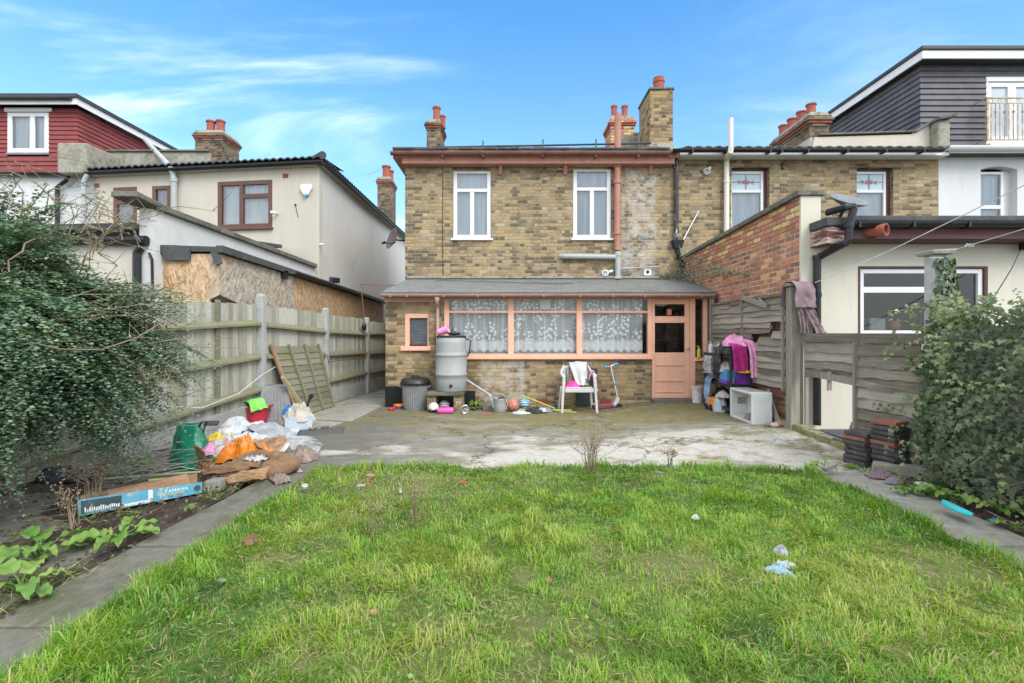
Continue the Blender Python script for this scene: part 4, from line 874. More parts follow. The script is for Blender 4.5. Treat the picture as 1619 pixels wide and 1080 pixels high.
m = MB(); q = Vector(mpl(uL(468), vL(324, uL(468)), -.01)); m.tube([q, q + up * -.1 + r_ * .02, q + up * -.3 + r_ * .07], .006, 6); m.ball(q, .025, 8, 6); m.build('loose_cable', 'black_pvc', c)
m = MB(); q = P(507, 388, 11.3); m.tube([q + Vector((.0, -.02, .02)), q + Vector((.09, -.03, .02))], .025, 8); m.build('wall_bracket', 'white_pvc', c)
# chimney far down the flank, in front of the sky between the houses
Yq = 20.0
chimney(c, X(599, Yq) - .05, X(618, Yq), Yq, Yq + .9, 4.5, Z(293, Yq), Z(279, Yq), 'chimney_brick', [(X(608.5, Yq), Yq + .3, .17, Z(280, Yq), .56), (X(617, Yq + .7), Yq + .7, .16, Z(280, Yq), .5)], 'tall stack seen over the flank gutter with an aerial')
m = MB(); m.tube([P(604, 266, Yq), P(581, 277, Yq)], .012, 6); m.build('aerial', 'grey_pvc', c)
# ------------------------------------------------------------------ white house with the red tile-hung dormer, far left
r2 = thing('white_house', 'white house at the left edge with a red tile hung loft dormer', 'house', (-12.5, 15, 0))
Yw = 12.25; wxr = mpl(-LB, 0, 0)[0] - .01
mw_ = lambda u, v, w: (u, Yw + w, v)
m = MB(); facade(m, mw_, -19, wxr, 0, Z(277, Yw), [(-12.95, -12.2, 2.6, 4.2)], .15); m.build('wall', 'render_white', r2)
window(r2, mw_, -12.95, -12.2, 2.6, 4.2, 'white_pvc', 'pane_glass', cm='net_curtain')
m = MB(); zz = Z(274, Yw - .1); gutter(m, (-19, Yw - .12, zz), (X(116, Yw), Yw - .12, zz), .07); m.tube([(X(116, Yw), Yw - .12, zz - .05), (X(111, Yw), Yw - .12, zz - .2), (X(97, Yw), Yw - .1, zz - .35), (X(97, Yw), Yw - .1, 1)], .05, 10); m.build('gutter', 'black_pvc', r2)
m = MB(); m.tube([P(141, 274, 11.9), P(135, 283, 11.9), P(133, 290, 11.9), (X(133, 11.9), 11.9, 1)], .055, 12); m.build('downpipe', 'grey_pvc', r2)
Yd = 12.4; xr = X(123, Yd); zt4 = Z(172, Yd); zb4 = Z(276, Yd)
DW = (X(14, Yd), X(79, Yd), Z(242, Yd), Z(178, Yd))
m = MB(); ns = 15
for k in range(ns):
    z0 = zb4 + (zt4 - zb4) * k / ns; z1 = zb4 + (zt4 - zb4) * (k + 1) / ns + .015
    spans = [(-19, xr)] if z1 < DW[2] or z0 > DW[3] - .02 else [(-19, DW[0]), (DW[1], xr)]
    for a, b in spans: m.hexa([(a, Yd - .035, z0), (b, Yd - .035, z0), (b, Yd + .02, z0), (a, Yd + .02, z0)], [(a, Yd - .006, z1), (b, Yd - .006, z1), (b, Yd + .02, z1), (a, Yd + .02, z1)])
    m.hexa([(xr, Yd - .035, z0), (xr + .035, Yd - .035, z0), (xr + .035, 16.6, z0), (xr, 16.6, z0)], [(xr, Yd - .006, z1), (xr + .006, Yd - .006, z1), (xr + .006, 16.6, z1), (xr, 16.6, z1)])
D = m.build('dormer', 'red_tile', r2)
mw2 = lambda u, v, w: (u, Yd + w, v)
window(D, mw2, DW[0], DW[1], DW[2], DW[3], 'white_pvc', 'pane_glass', w=-.03, fw=.11, bars=[((DW[0] + DW[1]) / 2 - .06 + .1, (DW[0] + DW[1]) / 2 + .06 + .1, DW[2] + .1, DW[3] - .1)], cm='net_white', sill=(.03, .06, .05), sm='lead')
# sub-parts of the dormer window must not go one level deeper
for o_ in [q for q in bpy.data.objects if q.parent and q.parent.parent == D]:
    o_.parent = D
m = MB(); m.box(-19, xr + .2, Yd - .25, Yd - .22, zt4 - .0, zt4 + .16); m.box(xr + .17, xr + .2, Yd - .22, 16.4, zt4, zt4 + .16); m.box(DW[0] - .05, DW[1] + .1, Yd - .06, Yd - .036, DW[3], zt4); m.build('fascia', 'white_pvc', D)
m = MB(); m.box(-19, xr + .24, Yd - .3, 16.4, zt4 + .16, zt4 + .25); gutter(m, (-19, Yd - .31, zt4 + .14), (xr + .1, Yd - .31, zt4 + .14), .06); m.build('dormer_roof', 'fascia_dark', D)
m = MB(); m.tube([(X(163, 13.5), 13.5, Z(186, 13.5)), (X(163, 13.5), 13.5, Z(240, 13.5))], .05, 8); m.build('dormer_pipe', 'black_pvc', D)
m = MB(); m.box(-19, wxr, Yw - .1, 16.5, Z(277, Yw), zb4 + .05); m.build('roof', 'red_tile', r2)
Yp = 12.0
m = MB(); m.box(X(98, Yp), X(144, Yp), Yp - .12, Yp + 1.1, Z(276, Yp), Z(228.5, Yp)); m.box(X(150, 12.9), X(332, 12.9), 12.9, 13.2, Z(275, 12.9), Z(240, 12.9)); pp = m.build('parapet', 'cement', r2, bevel=.03)
m = MB(); m.box(X(170, 12.9), X(332, 12.9), 12.85, 13.25, Z(240, 12.9), Z(237.5, 12.9)); m.build('parapet_coping', 'cement_dark', pp)
Yq = 13.0
chimney(r2, X(309, Yq), X(352, Yq), Yq, Yq + .8, 5.2, Z(222, Yq), Z(205, Yq), 'chimney_brick', [(X(325, Yq), Yq + .25, .115, Z(206, Yq), Z(185, Yq) - Z(206, Yq)), (X(340.5, Yq), Yq + .25, .115, Z(206, Yq), Z(184.5, Yq) - Z(206, Yq))], 'broad dark stack with two red pots')

# ------------------------------------------------------------------ parapet wall and lean-to behind the left fence, boarded shed
Yn = 6.9; pA = Vector((X(243, Yn), Yn)); pB = Vector((-4.56, 11.25))
lw = thing('lean_to', 'white parapet wall and felt roofed lean-to behind the bush on the left', 'extension', (-6, 9, 0))
zA, zB = Z(330, Yn), Z(424, 11.25)
m = MB(); m.hexa([(pA.x - .2, pA.y, 0), (pA.x, pA.y, 0), (pB.x, pB.y, 0), (pB.x - .2, pB.y, 0)], [(pA.x - .2, pA.y, zA), (pA.x, pA.y, zA), (pB.x, pB.y, zB), (pB.x - .2, pB.y, zB)]); pw = m.build('parapet_wall', 'parapet_white', lw)
m = MB(); m.beam((pA.x - .1, pA.y, zA + .04), (pB.x - .1, pB.y - .05, zB + .04), .34, .09); m.beam((pA.x - .1, pA.y - .4, zA + .1), (pA.x - .1, pA.y + .1, zA + .05), .36, .08); m.build('coping', 'cement_dark', pw, bevel=.015)
m = MB(); x0 = X(140, Yn); zr = Z(364, Yn); m.hexa([(x0 - 2, Yn - .1, zr - .05), (pA.x - .21, Yn - .1, zr), (pA.x - .21, 11.2, zr + .5), (x0 - 2, 11.2, zr + .45)], [(x0 - 2, Yn - .12, zr + .03), (pA.x - .21, Yn - .12, zr + .08), (pA.x - .21, 11.2, zr + .58), (x0 - 2, 11.2, zr + .53)]); m.build('roof', 'felt_dark', lw)
m = MB(); m.box(x0 - 2, pA.x - .204, Yn, Yn + .15, 0, zr - .1); m.build('wall', 'render_cream', lw)
m = MB(); m.tube([(x0 - 2, Yn - .06, zr - .14), (pA.x - .05, Yn - .06, zr - .16)], .07, 10); m.tube([P(222, 392, Yn - .05), P(217, 400, Yn - .05), P(217, 440, Yn - .05), (X(217, Yn - .05), Yn - .05, .3)], .055, 10); m.tube([P(236, 400, Yn - .03), P(241, 410, Yn - .03), P(242, 470, Yn - .03)], .018, 8); m.build('gutter', 'black_pvc', lw)

t = NT('osb'); p = t.map(t.pos(), (1, 1, 1)); x, y, z = t.sep(p); uu = t.ma('ADD', x, y)
wv = t.comb(uu, z)
cols = None
for k, (rot, sc) in enumerate(((.5, (11, 34, 1)), (-.7, (12, 38, 1)), (1.4, (11, 36, 1)))):
    v = t.n('ShaderNodeTexVoronoi', voronoi_dimensions='2D', Vector=t.map(t.map(wv, (1, 1, 1), (0, 0, rot)), sc), Scale=1.).outputs['Color']
    r_ = t.sep(v)[0]
    cc = t.ramp(r_, [(0, (.30, .17, .085)), (.35, (.44, .27, .14)), (.7, (.54, .36, .20)), (1, (.62, .45, .28))])
    cols = cc if cols is None else t.mix(t.ma('GREATER_THAN', t.sep(v)[1], .45), cols, cc)
gm = t.sm(t.ma('ADD', t.noise(p, 1.1, 6, .7), t.ma('MULTIPLY', t.sm(x, -4.6, -4.1), .06)), .50, .72)
t.col(t.mix(t.ma('MULTIPLY', gm, .75), cols, t.mix(.5, (.36, .31, .25), cols))); t.rough(.85); t.bump(t.noise(wv, 60, 4), .3, .004)
t = NT('osb_grey'); 
cols = None; wv = t.comb(t.ma('ADD', t.sep(t.pos())[0], t.sep(t.pos())[1]), t.sep(t.pos())[2])
for k, (rot, sc) in enumerate(((.5, (10, 38, 1)), (-.9, (11, 36, 1)))):
    v = t.n('ShaderNodeTexVoronoi', voronoi_dimensions='2D', Vector=t.map(t.map(wv, (1, 1, 1), (0, 0, rot)), sc), Scale=1.).outputs['Color']
    cc = t.ramp(t.sep(v)[0], [(0, (.20, .16, .12)), (.4, (.36, .31, .25)), (.75, (.44, .38, .31)), (1, (.52, .46, .38))])
    cols = cc if cols is None else t.mix(t.ma('GREATER_THAN', t.sep(v)[1], .45), cols, cc)
t.col(t.mix(t.sm(t.noise(t.pos(), 1.1, 5, .65), .48, .68), cols, t.mix(.35, (.52, .30, .13), cols))); t.rough(.9); t.bump(t.noise(wv, 60, 4), .3, .004)
SX = -4.28; Ys = X(345, 1) ; Ysh = SX / ((345 - CX) / FPX)
zs0, zs1 = Z(401, Ysh), Z(481, SX / ((607 - CX) / FPX)); Yse = SX / ((607 - CX) / FPX)
s = thing('boarded_shed', 'low shed clad in orange chipboard sheets behind the left fence', 'shed', (SX - .4, 9, 0))
m = MB(); Ymid = Ysh + 2.4
zi = lambda y: zs0 + (zs1 - zs0) * (y - Ysh) / (Yse - Ysh)
m.hexa([(SX - .12, Ymid, 0), (SX, Ymid, 0), (SX, Yse, 0), (SX - .12, Yse, 0)], [(SX - .12, Ymid, zi(Ymid)), (SX, Ymid, zi(Ymid)), (SX, Yse, zi(Yse)), (SX - .12, Yse, zi(Yse))])
m.build('side_boards', 'osb', s)
m = MB(); m.hexa([(SX - .12, Ysh, Z(474, Ysh)), (SX + .02, Ysh, Z(466, Ysh)), (SX + .02, Ymid - .004, zi(Ymid) - 1.0), (SX - .12, Ymid - .004, zi(Ymid) - 1.0)], [(SX - .12, Ysh, zs0), (SX + .02, Ysh, zs0), (SX + .02, Ymid - .004, zi(Ymid)), (SX - .12, Ymid - .004, zi(Ymid))]); o = m.build('side_sheet', 'osb_grey', s); o['label'] = 'grey weathered chipboard sheet'
m = MB(); xl = X(252, Ysh); xm = X(301, Ysh)
m.box(xl, xm - .003, Ysh + .02, Ysh + .05, .3, Z(409, Ysh)); m.box(xm + .003, SX - .125, Ysh + .015, Ysh + .05, .3, Z(401, Ysh)); m.box(xl, SX + .03, Ysh + .05, Ysh + .07, 0, .5); m.build('front_boards', 'osb', s)
m = MB(); m.box(X(221, Ysh), X(281, Ysh), Ysh - .03, Ysh + .05, Z(402, Ysh), Z(388, Ysh)); m.box(X(261, Ysh), X(304, Ysh), Ysh - .045, Ysh - .031, Z(412, Ysh), Z(391, Ysh)); m.box(X(281, Ysh), X(344, Ysh), Ysh - .02, Ysh + .05, Z(398, Ysh), Z(393, Ysh)); m.beam((SX + .05, Ysh - .05, zs0 + .06), (SX + .05, Yse, zs1 + .06), .10, .1)
m.beam(P(337, 392, Ysh - .04), P(347, 418, Ysh - .04), .04, .09)
m.hexa([(SX - .9, Ysh, zs0 + .03), (SX + .02, Ysh, zs0 + .03), (SX + .02, Yse, zs1 + .03), (SX - .9, Yse, zs1 + .03)], [(SX - .9, Ysh, zs0 + .13), (SX + .02, Ysh, zs0 + .1), (SX + .02, Yse, zs1 + .1), (SX - .9, Yse, zs1 + .13)])
m.build('roof_edge', 'felt_dark', s)
m = MB(); gutter(m, (SX + .12, Ymid - .2, zi(Ymid) + .06), (SX + .12, Yse, zs1 + .06), .05); m.box(SX + .05, SX + .1, Ymid - .55, Ymid - .4, zi(Ymid) - .1, zi(Ymid) + .05); m.build('gutter', 'black_pvc', s)
m = MB(); yq = 11.55; q = Vector((SX + .02, yq, zi(yq) + .2)); m.beam(q + Vector((-.05, .1, .03)), q + Vector((.1, -.1, -.02)), .18, .12); m.tube([q, q + Vector((-.05, .12, .0)), q + Vector((-.02, .1, -.12))], .015, 6); m.build('floodlight', 'black_pvc', s)
# ------------------------------------------------------------------ ground: soil, patio, paving, paths, lawn
def woodmat(name, stops, moss=None, mossk=.8, grain=(40, 40, 2.2), tint=.35, rough=.9, world=True):
    t = NT(name); p = t.pos() if world else t.obj()
    g = t.noise(t.map(p, grain), 1.0, 5, .65)
    at = t.n('ShaderNodeAttribute', attribute_name='tint').outputs['Fac']
    f = t.ma('ADD', t.ma('MULTIPLY', g, 1 - tint), t.ma('MULTIPLY', at, tint))
    c = t.ramp(f, stops)
    if moss:
        m = t.ma('MULTIPLY', t.sm(t.noise(p, 2.6, 6, .7), .50, .68), mossk); c = t.mix(m, c, moss)
    c = t.mix(t.ma('MULTIPLY', t.sm(t.noise(t.map(p, grain), 3.5, 3, .7), .62, .7), .5), c, (.05, .045, .04))
    t.col(c); t.rough(rough); t.spec(.2); t.bump(g, .5, .006); return t.m
woodmat('fence_boards', [(.25, (.20, .185, .145)), (.42, (.30, .285, .235)), (.58, (.385, .37, .315)), (.78, (.46, .45, .405))], (.25, .255, .14), .6, (40, 40, 2.2), .33)
woodmat('mossy_rail', [(.3, (.19, .18, .12)), (.55, (.29, .275, .185)), (.75, (.37, .355, .26))], (.19, .205, .075), .75, (3, 3, 30))
woodmat('old_lap_boards', [(.25, (.11, .094, .072)), (.42, (.195, .17, .135)), (.58, (.275, .245, .20)), (.78, (.36, .325, .275))], (.20, .195, .14), .4, (2.5, 2.5, 45), .36)
woodmat('old_post', [(.25, (.21, .19, .155)), (.5, (.33, .305, .255)), (.75, (.43, .405, .345))], (.24, .25, .20), .4, (35, 35, 2))
woodmat('green_lap', [(.25, (.125, .12, .08)), (.5, (.19, .18, .125)), (.75, (.25, .24, .175))], (.13, .14, .06), .6, (30, 30, 30))
woodmat('timber', [(.3, (.36, .29, .16)), (.55, (.47, .39, .23)), (.75, (.55, .47, .31))], None, 0, (20, 20, 20))
wx('concrete_post', [(.36, .36, .34), (.44, .44, .42)], 3, .9, .3, stain=((.28, .27, .23), 5, .58, .7), bscale=50)
wx('gravel_board', [(.30, .30, .28), (.38, .38, .36)], 2, .9, .3, stain=[((.20, .22, .09), 2.5, .56, .7), ((.22, .21, .19), 5, .6, .6)], bscale=50)
wx('soil', [(.035, .027, .02), (.065, .05, .036), (.095, .075, .055)], 5, .95, .9, .03, stain=((.06, .07, .025), 3, .58, .7))
wx('far_ground', [(.12, .12, .09), (.17, .165, .13)], 1, .95, .3)
wx('slab', [(.10, .097, .075), (.16, .153, .122), (.12, .116, .09)], 1.6, .9, .5, .006, stain=[((.085, .09, .04), 2.2, .52, .75), ((.28, .27, .23), 30, .63, .8), ((.055, .052, .04), 7, .58, .75)], bscale=70, stretch=(1.2, .8, 1))
wx('slab_light', [(.21, .20, .165), (.30, .285, .24), (.24, .23, .19)], 1.5, .9, .4, stain=[((.14, .135, .08), 2.5, .54, .7), ((.1, .1, .08), 9, .66, .6)], bscale=70)
wx('slab_dark', [(.075, .075, .07), (.105, .105, .095)], 2, .85, .4, stain=((.13, .13, .10), 5, .6, .6), bscale=70)
wx('slate_paving', [(.05, .055, .065), (.08, .085, .095)], 3, .6, .2)
t = NT('patio'); p = t.pos(); x, y, z = t.sep(p)
n1 = t.noise(t.map(p, (.55, 1.25, 1)), 1.15, 8, .66, .35); n2 = t.noise(t.map(p, (1, 1.4, 1)), 2.4, 8, .72, .3); n3 = t.noise(p, 30, 5, .7); n4 = t.noise(p, 7, 6, .7)
base = t.ramp(n2, [(.3, (.145, .135, .105)), (.5, (.215, .20, .16)), (.72, (.30, .28, .23))])
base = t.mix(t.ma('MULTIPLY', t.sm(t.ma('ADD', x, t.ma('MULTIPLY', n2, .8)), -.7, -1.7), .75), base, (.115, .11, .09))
yb = t.ma('SUBTRACT', 1., t.ma('MULTIPLY', t.ma('ABSOLUTE', t.ma('SUBTRACT', y, 5.65)), .85))
xb = t.ma('MULTIPLY', t.ma('ADD', x, .2), .055)
pm = t.sm(t.ma('ADD', t.ma('ADD', n1, t.ma('MULTIPLY', t.ma('MAXIMUM', yb, -.5), .24)), xb), .60, .72)
pale = t.ramp(n4, [(.3, (.36, .335, .285)), (.55, (.47, .445, .39)), (.75, (.54, .515, .46))])
c = t.mix(t.ma('MULTIPLY', pm, .92), base, pale)
mm = t.sm(t.ma('ADD', t.noise(t.map(p, (.8, 1.3, 1), loc=(4, 2, 0)), 1.7, 8, .72), t.ma('ADD', t.ma('MULTIPLY', t.sm(y, 6.1, 7.8), .15), t.ma('MULTIPLY', x, .018))), .53, .68)
c = t.mix(t.ma('MULTIPLY', mm, .85), c, t.ramp(n4, [(.3, (.12, .105, .035)), (.6, (.205, .175, .07)), (.8, (.26, .23, .115))]))
c = t.mix(t.ma('MULTIPLY', t.sm(t.noise(p, 15, 5, .7), .60, .72), .55), c, (.085, .08, .065))
c = t.mix(1., c, t.ramp(n3, [(.25, (.72,) * 3), (.75, (1.2,) * 3)]), 'MULTIPLY')
crk = t.n('ShaderNodeTexVoronoi', feature='DISTANCE_TO_EDGE', Vector=t.n('ShaderNodeVectorMath', operation='ADD', i_0=p, i_1=t.n('ShaderNodeVectorMath', operation='SCALE', i_0=t.noise(p, 2.5, 5, .6, 0, 1)).outputs[0]).outputs[0], Scale=.42).outputs['Distance']
c = t.mix(t.ma('MULTIPLY', t.sm(crk, .012, .003), .7), c, (.05, .05, .035))
t.col(c); t.rough(.92); t.spec(.2); t.bump(t.ma('ADD', n3, t.ma('MULTIPLY', n4, .8)), .5, .01)
t = NT('turf'); p = t.pos()
t.col(t.mix(t.noise(p, 40, 3), t.ramp(t.noise(p, 2.2, 5, .6), [(.35, (.08, .12, .022)), (.65, (.14, .16, .04))]), (.13, .11, .05))); t.rough(.95)

def flat(name, pts, z, mat, kind='structure'):
    m = MB(); m.poly([(x, y, z) for x, y in pts]); o = m.build(name, mat); o['kind'] = kind; return o
flat('ground', [(-400, -300), (400, -300), (400, 600), (-400, 600)], -.06, 'far_ground')
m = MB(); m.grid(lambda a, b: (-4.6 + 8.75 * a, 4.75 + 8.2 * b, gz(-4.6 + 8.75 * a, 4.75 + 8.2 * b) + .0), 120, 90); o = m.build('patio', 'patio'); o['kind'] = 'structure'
def lz(x, y): return .012 + .03 * fbm(x * .9, y * .9, 1.7, 3) + .035 * smooth((4.9 - y) / .5) * smooth((x + 2.0) / .4) * smooth((3.0 - x) / .4) * .6
m = MB(); m.grid(lambda a, b: (-2.05 + 5.1 * a, -4 + 9.1 * b, lz(-2.05 + 5.1 * a, -4 + 9.1 * b) - .015), 60, 100); o = m.build('lawn', 'turf'); o['kind'] = 'structure'
# slabs of the two paths, laid with small gaps and tilts
rng = random.Random(3)
def slabrow(name, mat, rows):
    m = MB()
    for (a, b, c_, d) in rows:
        tz = [rng.uniform(-.006, .006) for _ in range(4)]; q = [Vector(v) for v in (a, b, c_, d)]
        n = 6
        m.hexa([(v.x, v.y, -.06) for v in q], [(v.x, v.y, .006 + k) for v, k in zip(q, tz)])
    o = m.build(name, mat, bevel=.01); o['kind'] = 'structure'; return o
rows = []; ys = [-3, -2.1, -1.2, -.3, .6, 1.45, 2.3, 3.17, 4.05, 4.85]
lw_ = lambda y: -2.52 + .055 * max(0, y - 2.6) + .01 * sin(y * 5)
for y0, y1 in zip(ys[:-1], ys[1:]): rows.append(((lw_(y0), y0 + .014), (-2.0, y0 + .02 - .02), (-2.0, y1 - .015), (lw_(y1) + .01, y1 - .012)))
slabrow('path', 'slab', rows)
rows = [((3.02, y0 + .012), (3.48 + .07 * max(0, y0 - 2.8), y0 + .012), (3.48 + .07 * max(0, y1 - 2.8), y1 - .012), (3.02, y1 - .012)) for y0, y1 in zip(ys[:-1], ys[1:])]
slabrow('path', 'slab_light', rows)
rows = []
slabrow('paving', 'slab_light', [((-3.75, 8.0), (-2.55, 7.7), (-2.5, 9.0), (-3.62, 9.1)), ((-3.6, 9.15), (-2.5, 9.05), (-2.5, 10.4), (-3.42, 10.5)), ((-3.4, 10.6), (-2.5, 10.5), (-2.5, 12), (-3.2, 12)), ((-3.5, 7.2), (-2.75, 7.05), (-2.65, 7.6), (-3.5, 7.9))])
slabrow('paving', 'slab_dark', [((-2.95, 6.55), (-2.35, 6.75), (-2.5, 7.25), (-3.1, 6.95))])
# left bed: rough soil with old slabs lying in it
m = MB(); m.grid(lambda a, b: (-6 + 3.5 * a, .2 + 6.6 * b, -.03 + .045 * fbm((-6 + 3.5 * a) * 3, b * 20, 5, 4) + .03 * smooth((.8 - a) * 3) - .05 * smooth((b - .85) * 8)), 90, 150); o = m.build('flower_bed', 'soil'); o['kind'] = 'structure'
m = MB(); m.grid(lambda a, b: (3.45 + 1.6 * a, .2 + 4.75 * b, -.035 + .05 * fbm(a * 6, b * 18, 8, 4) + .03 * a), 50, 120); o = m.build('flower_bed', 'soil'); o['kind'] = 'structure'
slabrow('paving', 'slab', [((-4.9, 3.2), (-3.65, 3.75), (-3.95, 4.3), (-5.1, 3.9)), ((-3.62, 3.1), (-3.22, 3.55), (-3.6, 3.72), (-4.2, 3.3)), ((-3.1, 2.72), (-2.66, 2.95), (-2.62, 3.3), (-3.0, 3.35)), ((-2.75, 2.0), (-2.58, 2.1), (-2.6, 2.6), (-2.9, 2.6)), ((-3.05, 4.55), (-2.55, 4.4), (-2.5, 4.85), (-3.0, 4.9)), ((-3.7, 4.1), (-2.9, 4.5), (-3.0, 4.95), (-3.9, 4.75))])
flat('neighbour_yard', [(4.05, 5.0), (12, 5.0), (12, 6.46), (4.05, 6.46)], .12, 'slate_paving')
flat('neighbour_yard', [(4.6, -3), (30, -3), (30, 4.99), (4.6, 4.99)], .0, 'far_ground')
# mossy brick kerb under the right fence
wx('mossy_kerb', [(.16, .15, .06), (.26, .23, .14), (.22, .20, .07)], 4, .95, .6, stain=((.30, .27, .10), 5, .58, .8))
m = MB(); y = 4.95; rng = random.Random(9)
while y < 7.2:
    L = rng.uniform(.19, .23); a = (y - 4.95) / 1.5; xk = 4.02 - .27 * min(1, a) + (0 if a < 1 else -.02)
    z = gz(xk, y); dz = rng.uniform(-.012, .012)
    m.beam((xk, y, z + .03 + dz), (xk - .27 / 1.5 * L if a < 1 else xk, y + L - .012, z + .03 + rng.uniform(-.01, .01)), .11, .11 + dz)
    y += L
o = m.build('kerb', 'mossy_kerb', bevel=.012); o['kind'] = 'structure'

# ------------------------------------------------------------------ left fence: concrete posts, feather-edge panels, mossy rails
def fx(Y): return -4.4 + .16 * (Y - 5)
def FP(px, py):
    k = (px - CX) / FPX; Y = 5.2 / (.16 - k); return Vector((fx(Y), Y, Z(py, Y)))
lf = thing('fence', 'grey feather edge fence with concrete posts and mossy rails along the left side', 'fence', (fx(8), 8, 0))
rng = random.Random(11)
PAN = [ # post px left/right, top (left, right), rails [(y left, y right)], base top
    (192, 407, 474, 481, [(520, 510), (597, 563), (681, 614.5)], (697, 637)),
    (418, 511, 482.5, 495, [(513, 523), (563, 558.5), (615, 603)], (636, 616)),
    (519, 577, 498, 504, [(523.5, 527), (559, 556.5), (601, 588)], (616, 602.5)),
    (583, 640, 508, 515, [(526, 527), (557, 555), (587, 579)], (601, 590)),
    (-60, 186, 470, 474, [(525, 520), (640, 597), (760, 681)], (793, 697))]
for i, (pl, pr, tl, tr, rails, base) in enumerate(PAN):
    a, b = FP(pl, tl), FP(pr, tr); ba, bb = FP(pl, base[0]), FP(pr, base[1])
    L = b.y - a.y; n = max(6, int(L / .098)); m = MB()
    zlow = lambda s0: .12 if i == 4 else min(ba.z + (bb.z - ba.z) * s0, .35)
    def board(y0, y1, xo0, xo1, zb, zt0, th):
        m.hexa([(fx(y0) + xo0, y0, zb), (fx(y0) + xo0 - th, y0, zb), (fx(y1) + xo1 - th, y1, zb), (fx(y1) + xo1, y1, zb)][::-1], [(fx(y0) + xo0, y0, zt0), (fx(y0) + xo0 - th, y0, zt0), (fx(y1) + xo1 - th, y1, zt0), (fx(y1) + xo1, y1, zt0)][::-1])
    for k in range(n):
        s0, s1 = k / n, (k + .9) / n; zt0 = a.z + (b.z - a.z) * s0 + rng.uniform(-.012, .012); e = rng.uniform(-.004, .004)
        m.ct = rng.random(); board(a.y + L * s0, a.y + L * s1, -.026 + e, -.006 + e, zlow(s0), zt0, .012)
        m.ct = 0; board(a.y + L * (s0 - .04), a.y + L * (k + 1.05) / n, -.048, -.05, zlow(s0), zt0 - .004, .006)  # backing sheet in the darkest tint, imitating shadow lines between the boards
    pnl = m.build('panel', 'fence_boards', lf)
    m = MB()
    for yl, yr in rails:
        p, q = FP(pl, yl), FP(pr, yr); p.x += .028; q.x += .028
        d = (q - p).normalized()
        m.ext([p + Vector((-.03, 0, .045)), p + Vector((-.03, 0, -.045)), p + Vector((.045, 0, -.045)), p + Vector((.045, 0, -.015))], q - p)
    m.build('rail', 'mossy_rail', pnl)
    if i == 0:
        for px in (345,):
            m = MB(); p = FP(px, 474); m.box(p.x - .01, p.x + .012, p.y - .05, p.y + .05, .25, p.z); m.build('batten', 'mossy_rail', pnl)
    m = MB(); p, q = FP(pl, base[0]), FP(pr, base[1])
    if i != 4:
        m.hexa([(p.x - .03, p.y, -.06), (p.x + .03, p.y, -.06), (q.x + .03, q.y, -.06), (q.x - .03, q.y, -.06)], [(p.x - .03, p.y, p.z), (p.x + .03, p.y, p.z), (q.x + .03, q.y, q.z), (q.x - .03, q.y, q.z)])
        m.build('gravel_board', 'gravel_board', lf, bevel=.008)
    else:
        m.hexa([(p.x - .03, p.y, .02), (p.x + .01, p.y, .02), (q.x + .01, q.y, .02), (q.x - .03, q.y, .02)], [(p.x - .03, p.y, .2), (p.x + .01, p.y, .2), (q.x + .01, q.y, .2), (q.x - .03, q.y, .2)]); m.build('gravel_board', 'fence_boards', lf)
for px, py in ((189, 470), (413, 465), (515, 487), (580, 502)):
    p = FP(px, py); m = MB(); w = .062
    m.hexa([(p.x - .05, p.y - w, -.1), (p.x + .06, p.y - w, -.1), (p.x + .06, p.y + w, -.1), (p.x - .05, p.y + w, -.1)], [(p.x - .05, p.y - w, p.z - .03), (p.x + .06, p.y - w, p.z - .03), (p.x + .06, p.y + w, p.z - .03), (p.x - .05, p.y + w, p.z - .03)])
    m.hexa([(p.x - .05, p.y - w, p.z - .03), (p.x + .06, p.y - w, p.z - .03), (p.x + .06, p.y + w, p.z - .03), (p.x - .05, p.y + w, p.z - .03)], [(p.x - .03, p.y - w * .6, p.z), (p.x + .04, p.y - w * .6, p.z), (p.x + .04, p.y + w * .6, p.z), (p.x - .03, p.y + w * .6, p.z)])
    m.build('post', 'concrete_post', lf, bevel=.008)
# copper pipe along the fence
wx('copper', [(.30, .12, .08), (.38, .17, .12)], 6, .5, .1, metal=.3)
m = MB(); off = Vector((.08, 0, 0))
m.tube([FP(512, 562) + off, FP(513.5, 572) + off, FP(574, 564.5) + off], .011, 8); m.tube([FP(573, 565) + off, FP(571.5, 510) + off, P(571, 449, 10.9), P(624, 451, 10.3)], .011, 8)
o = m.build('copper_pipe', 'copper'); tag(o, 'thin copper pipe running up from the left fence towards the lean-to roof', 'pipe')
m = MB(); q = FP(569, 517) + Vector((.1, 0, 0)); m.ball(q, .075, 12, 8, (.7, 1, 1.2)); m.tube([q, q + Vector((.12, .1, .12)), P(600, 493, 10.2)], .006, 6); o = m.build('junction_box', 'black_pvc'); tag(o, 'round black cable box fixed to the left fence beside the copper pipe', 'junction box')

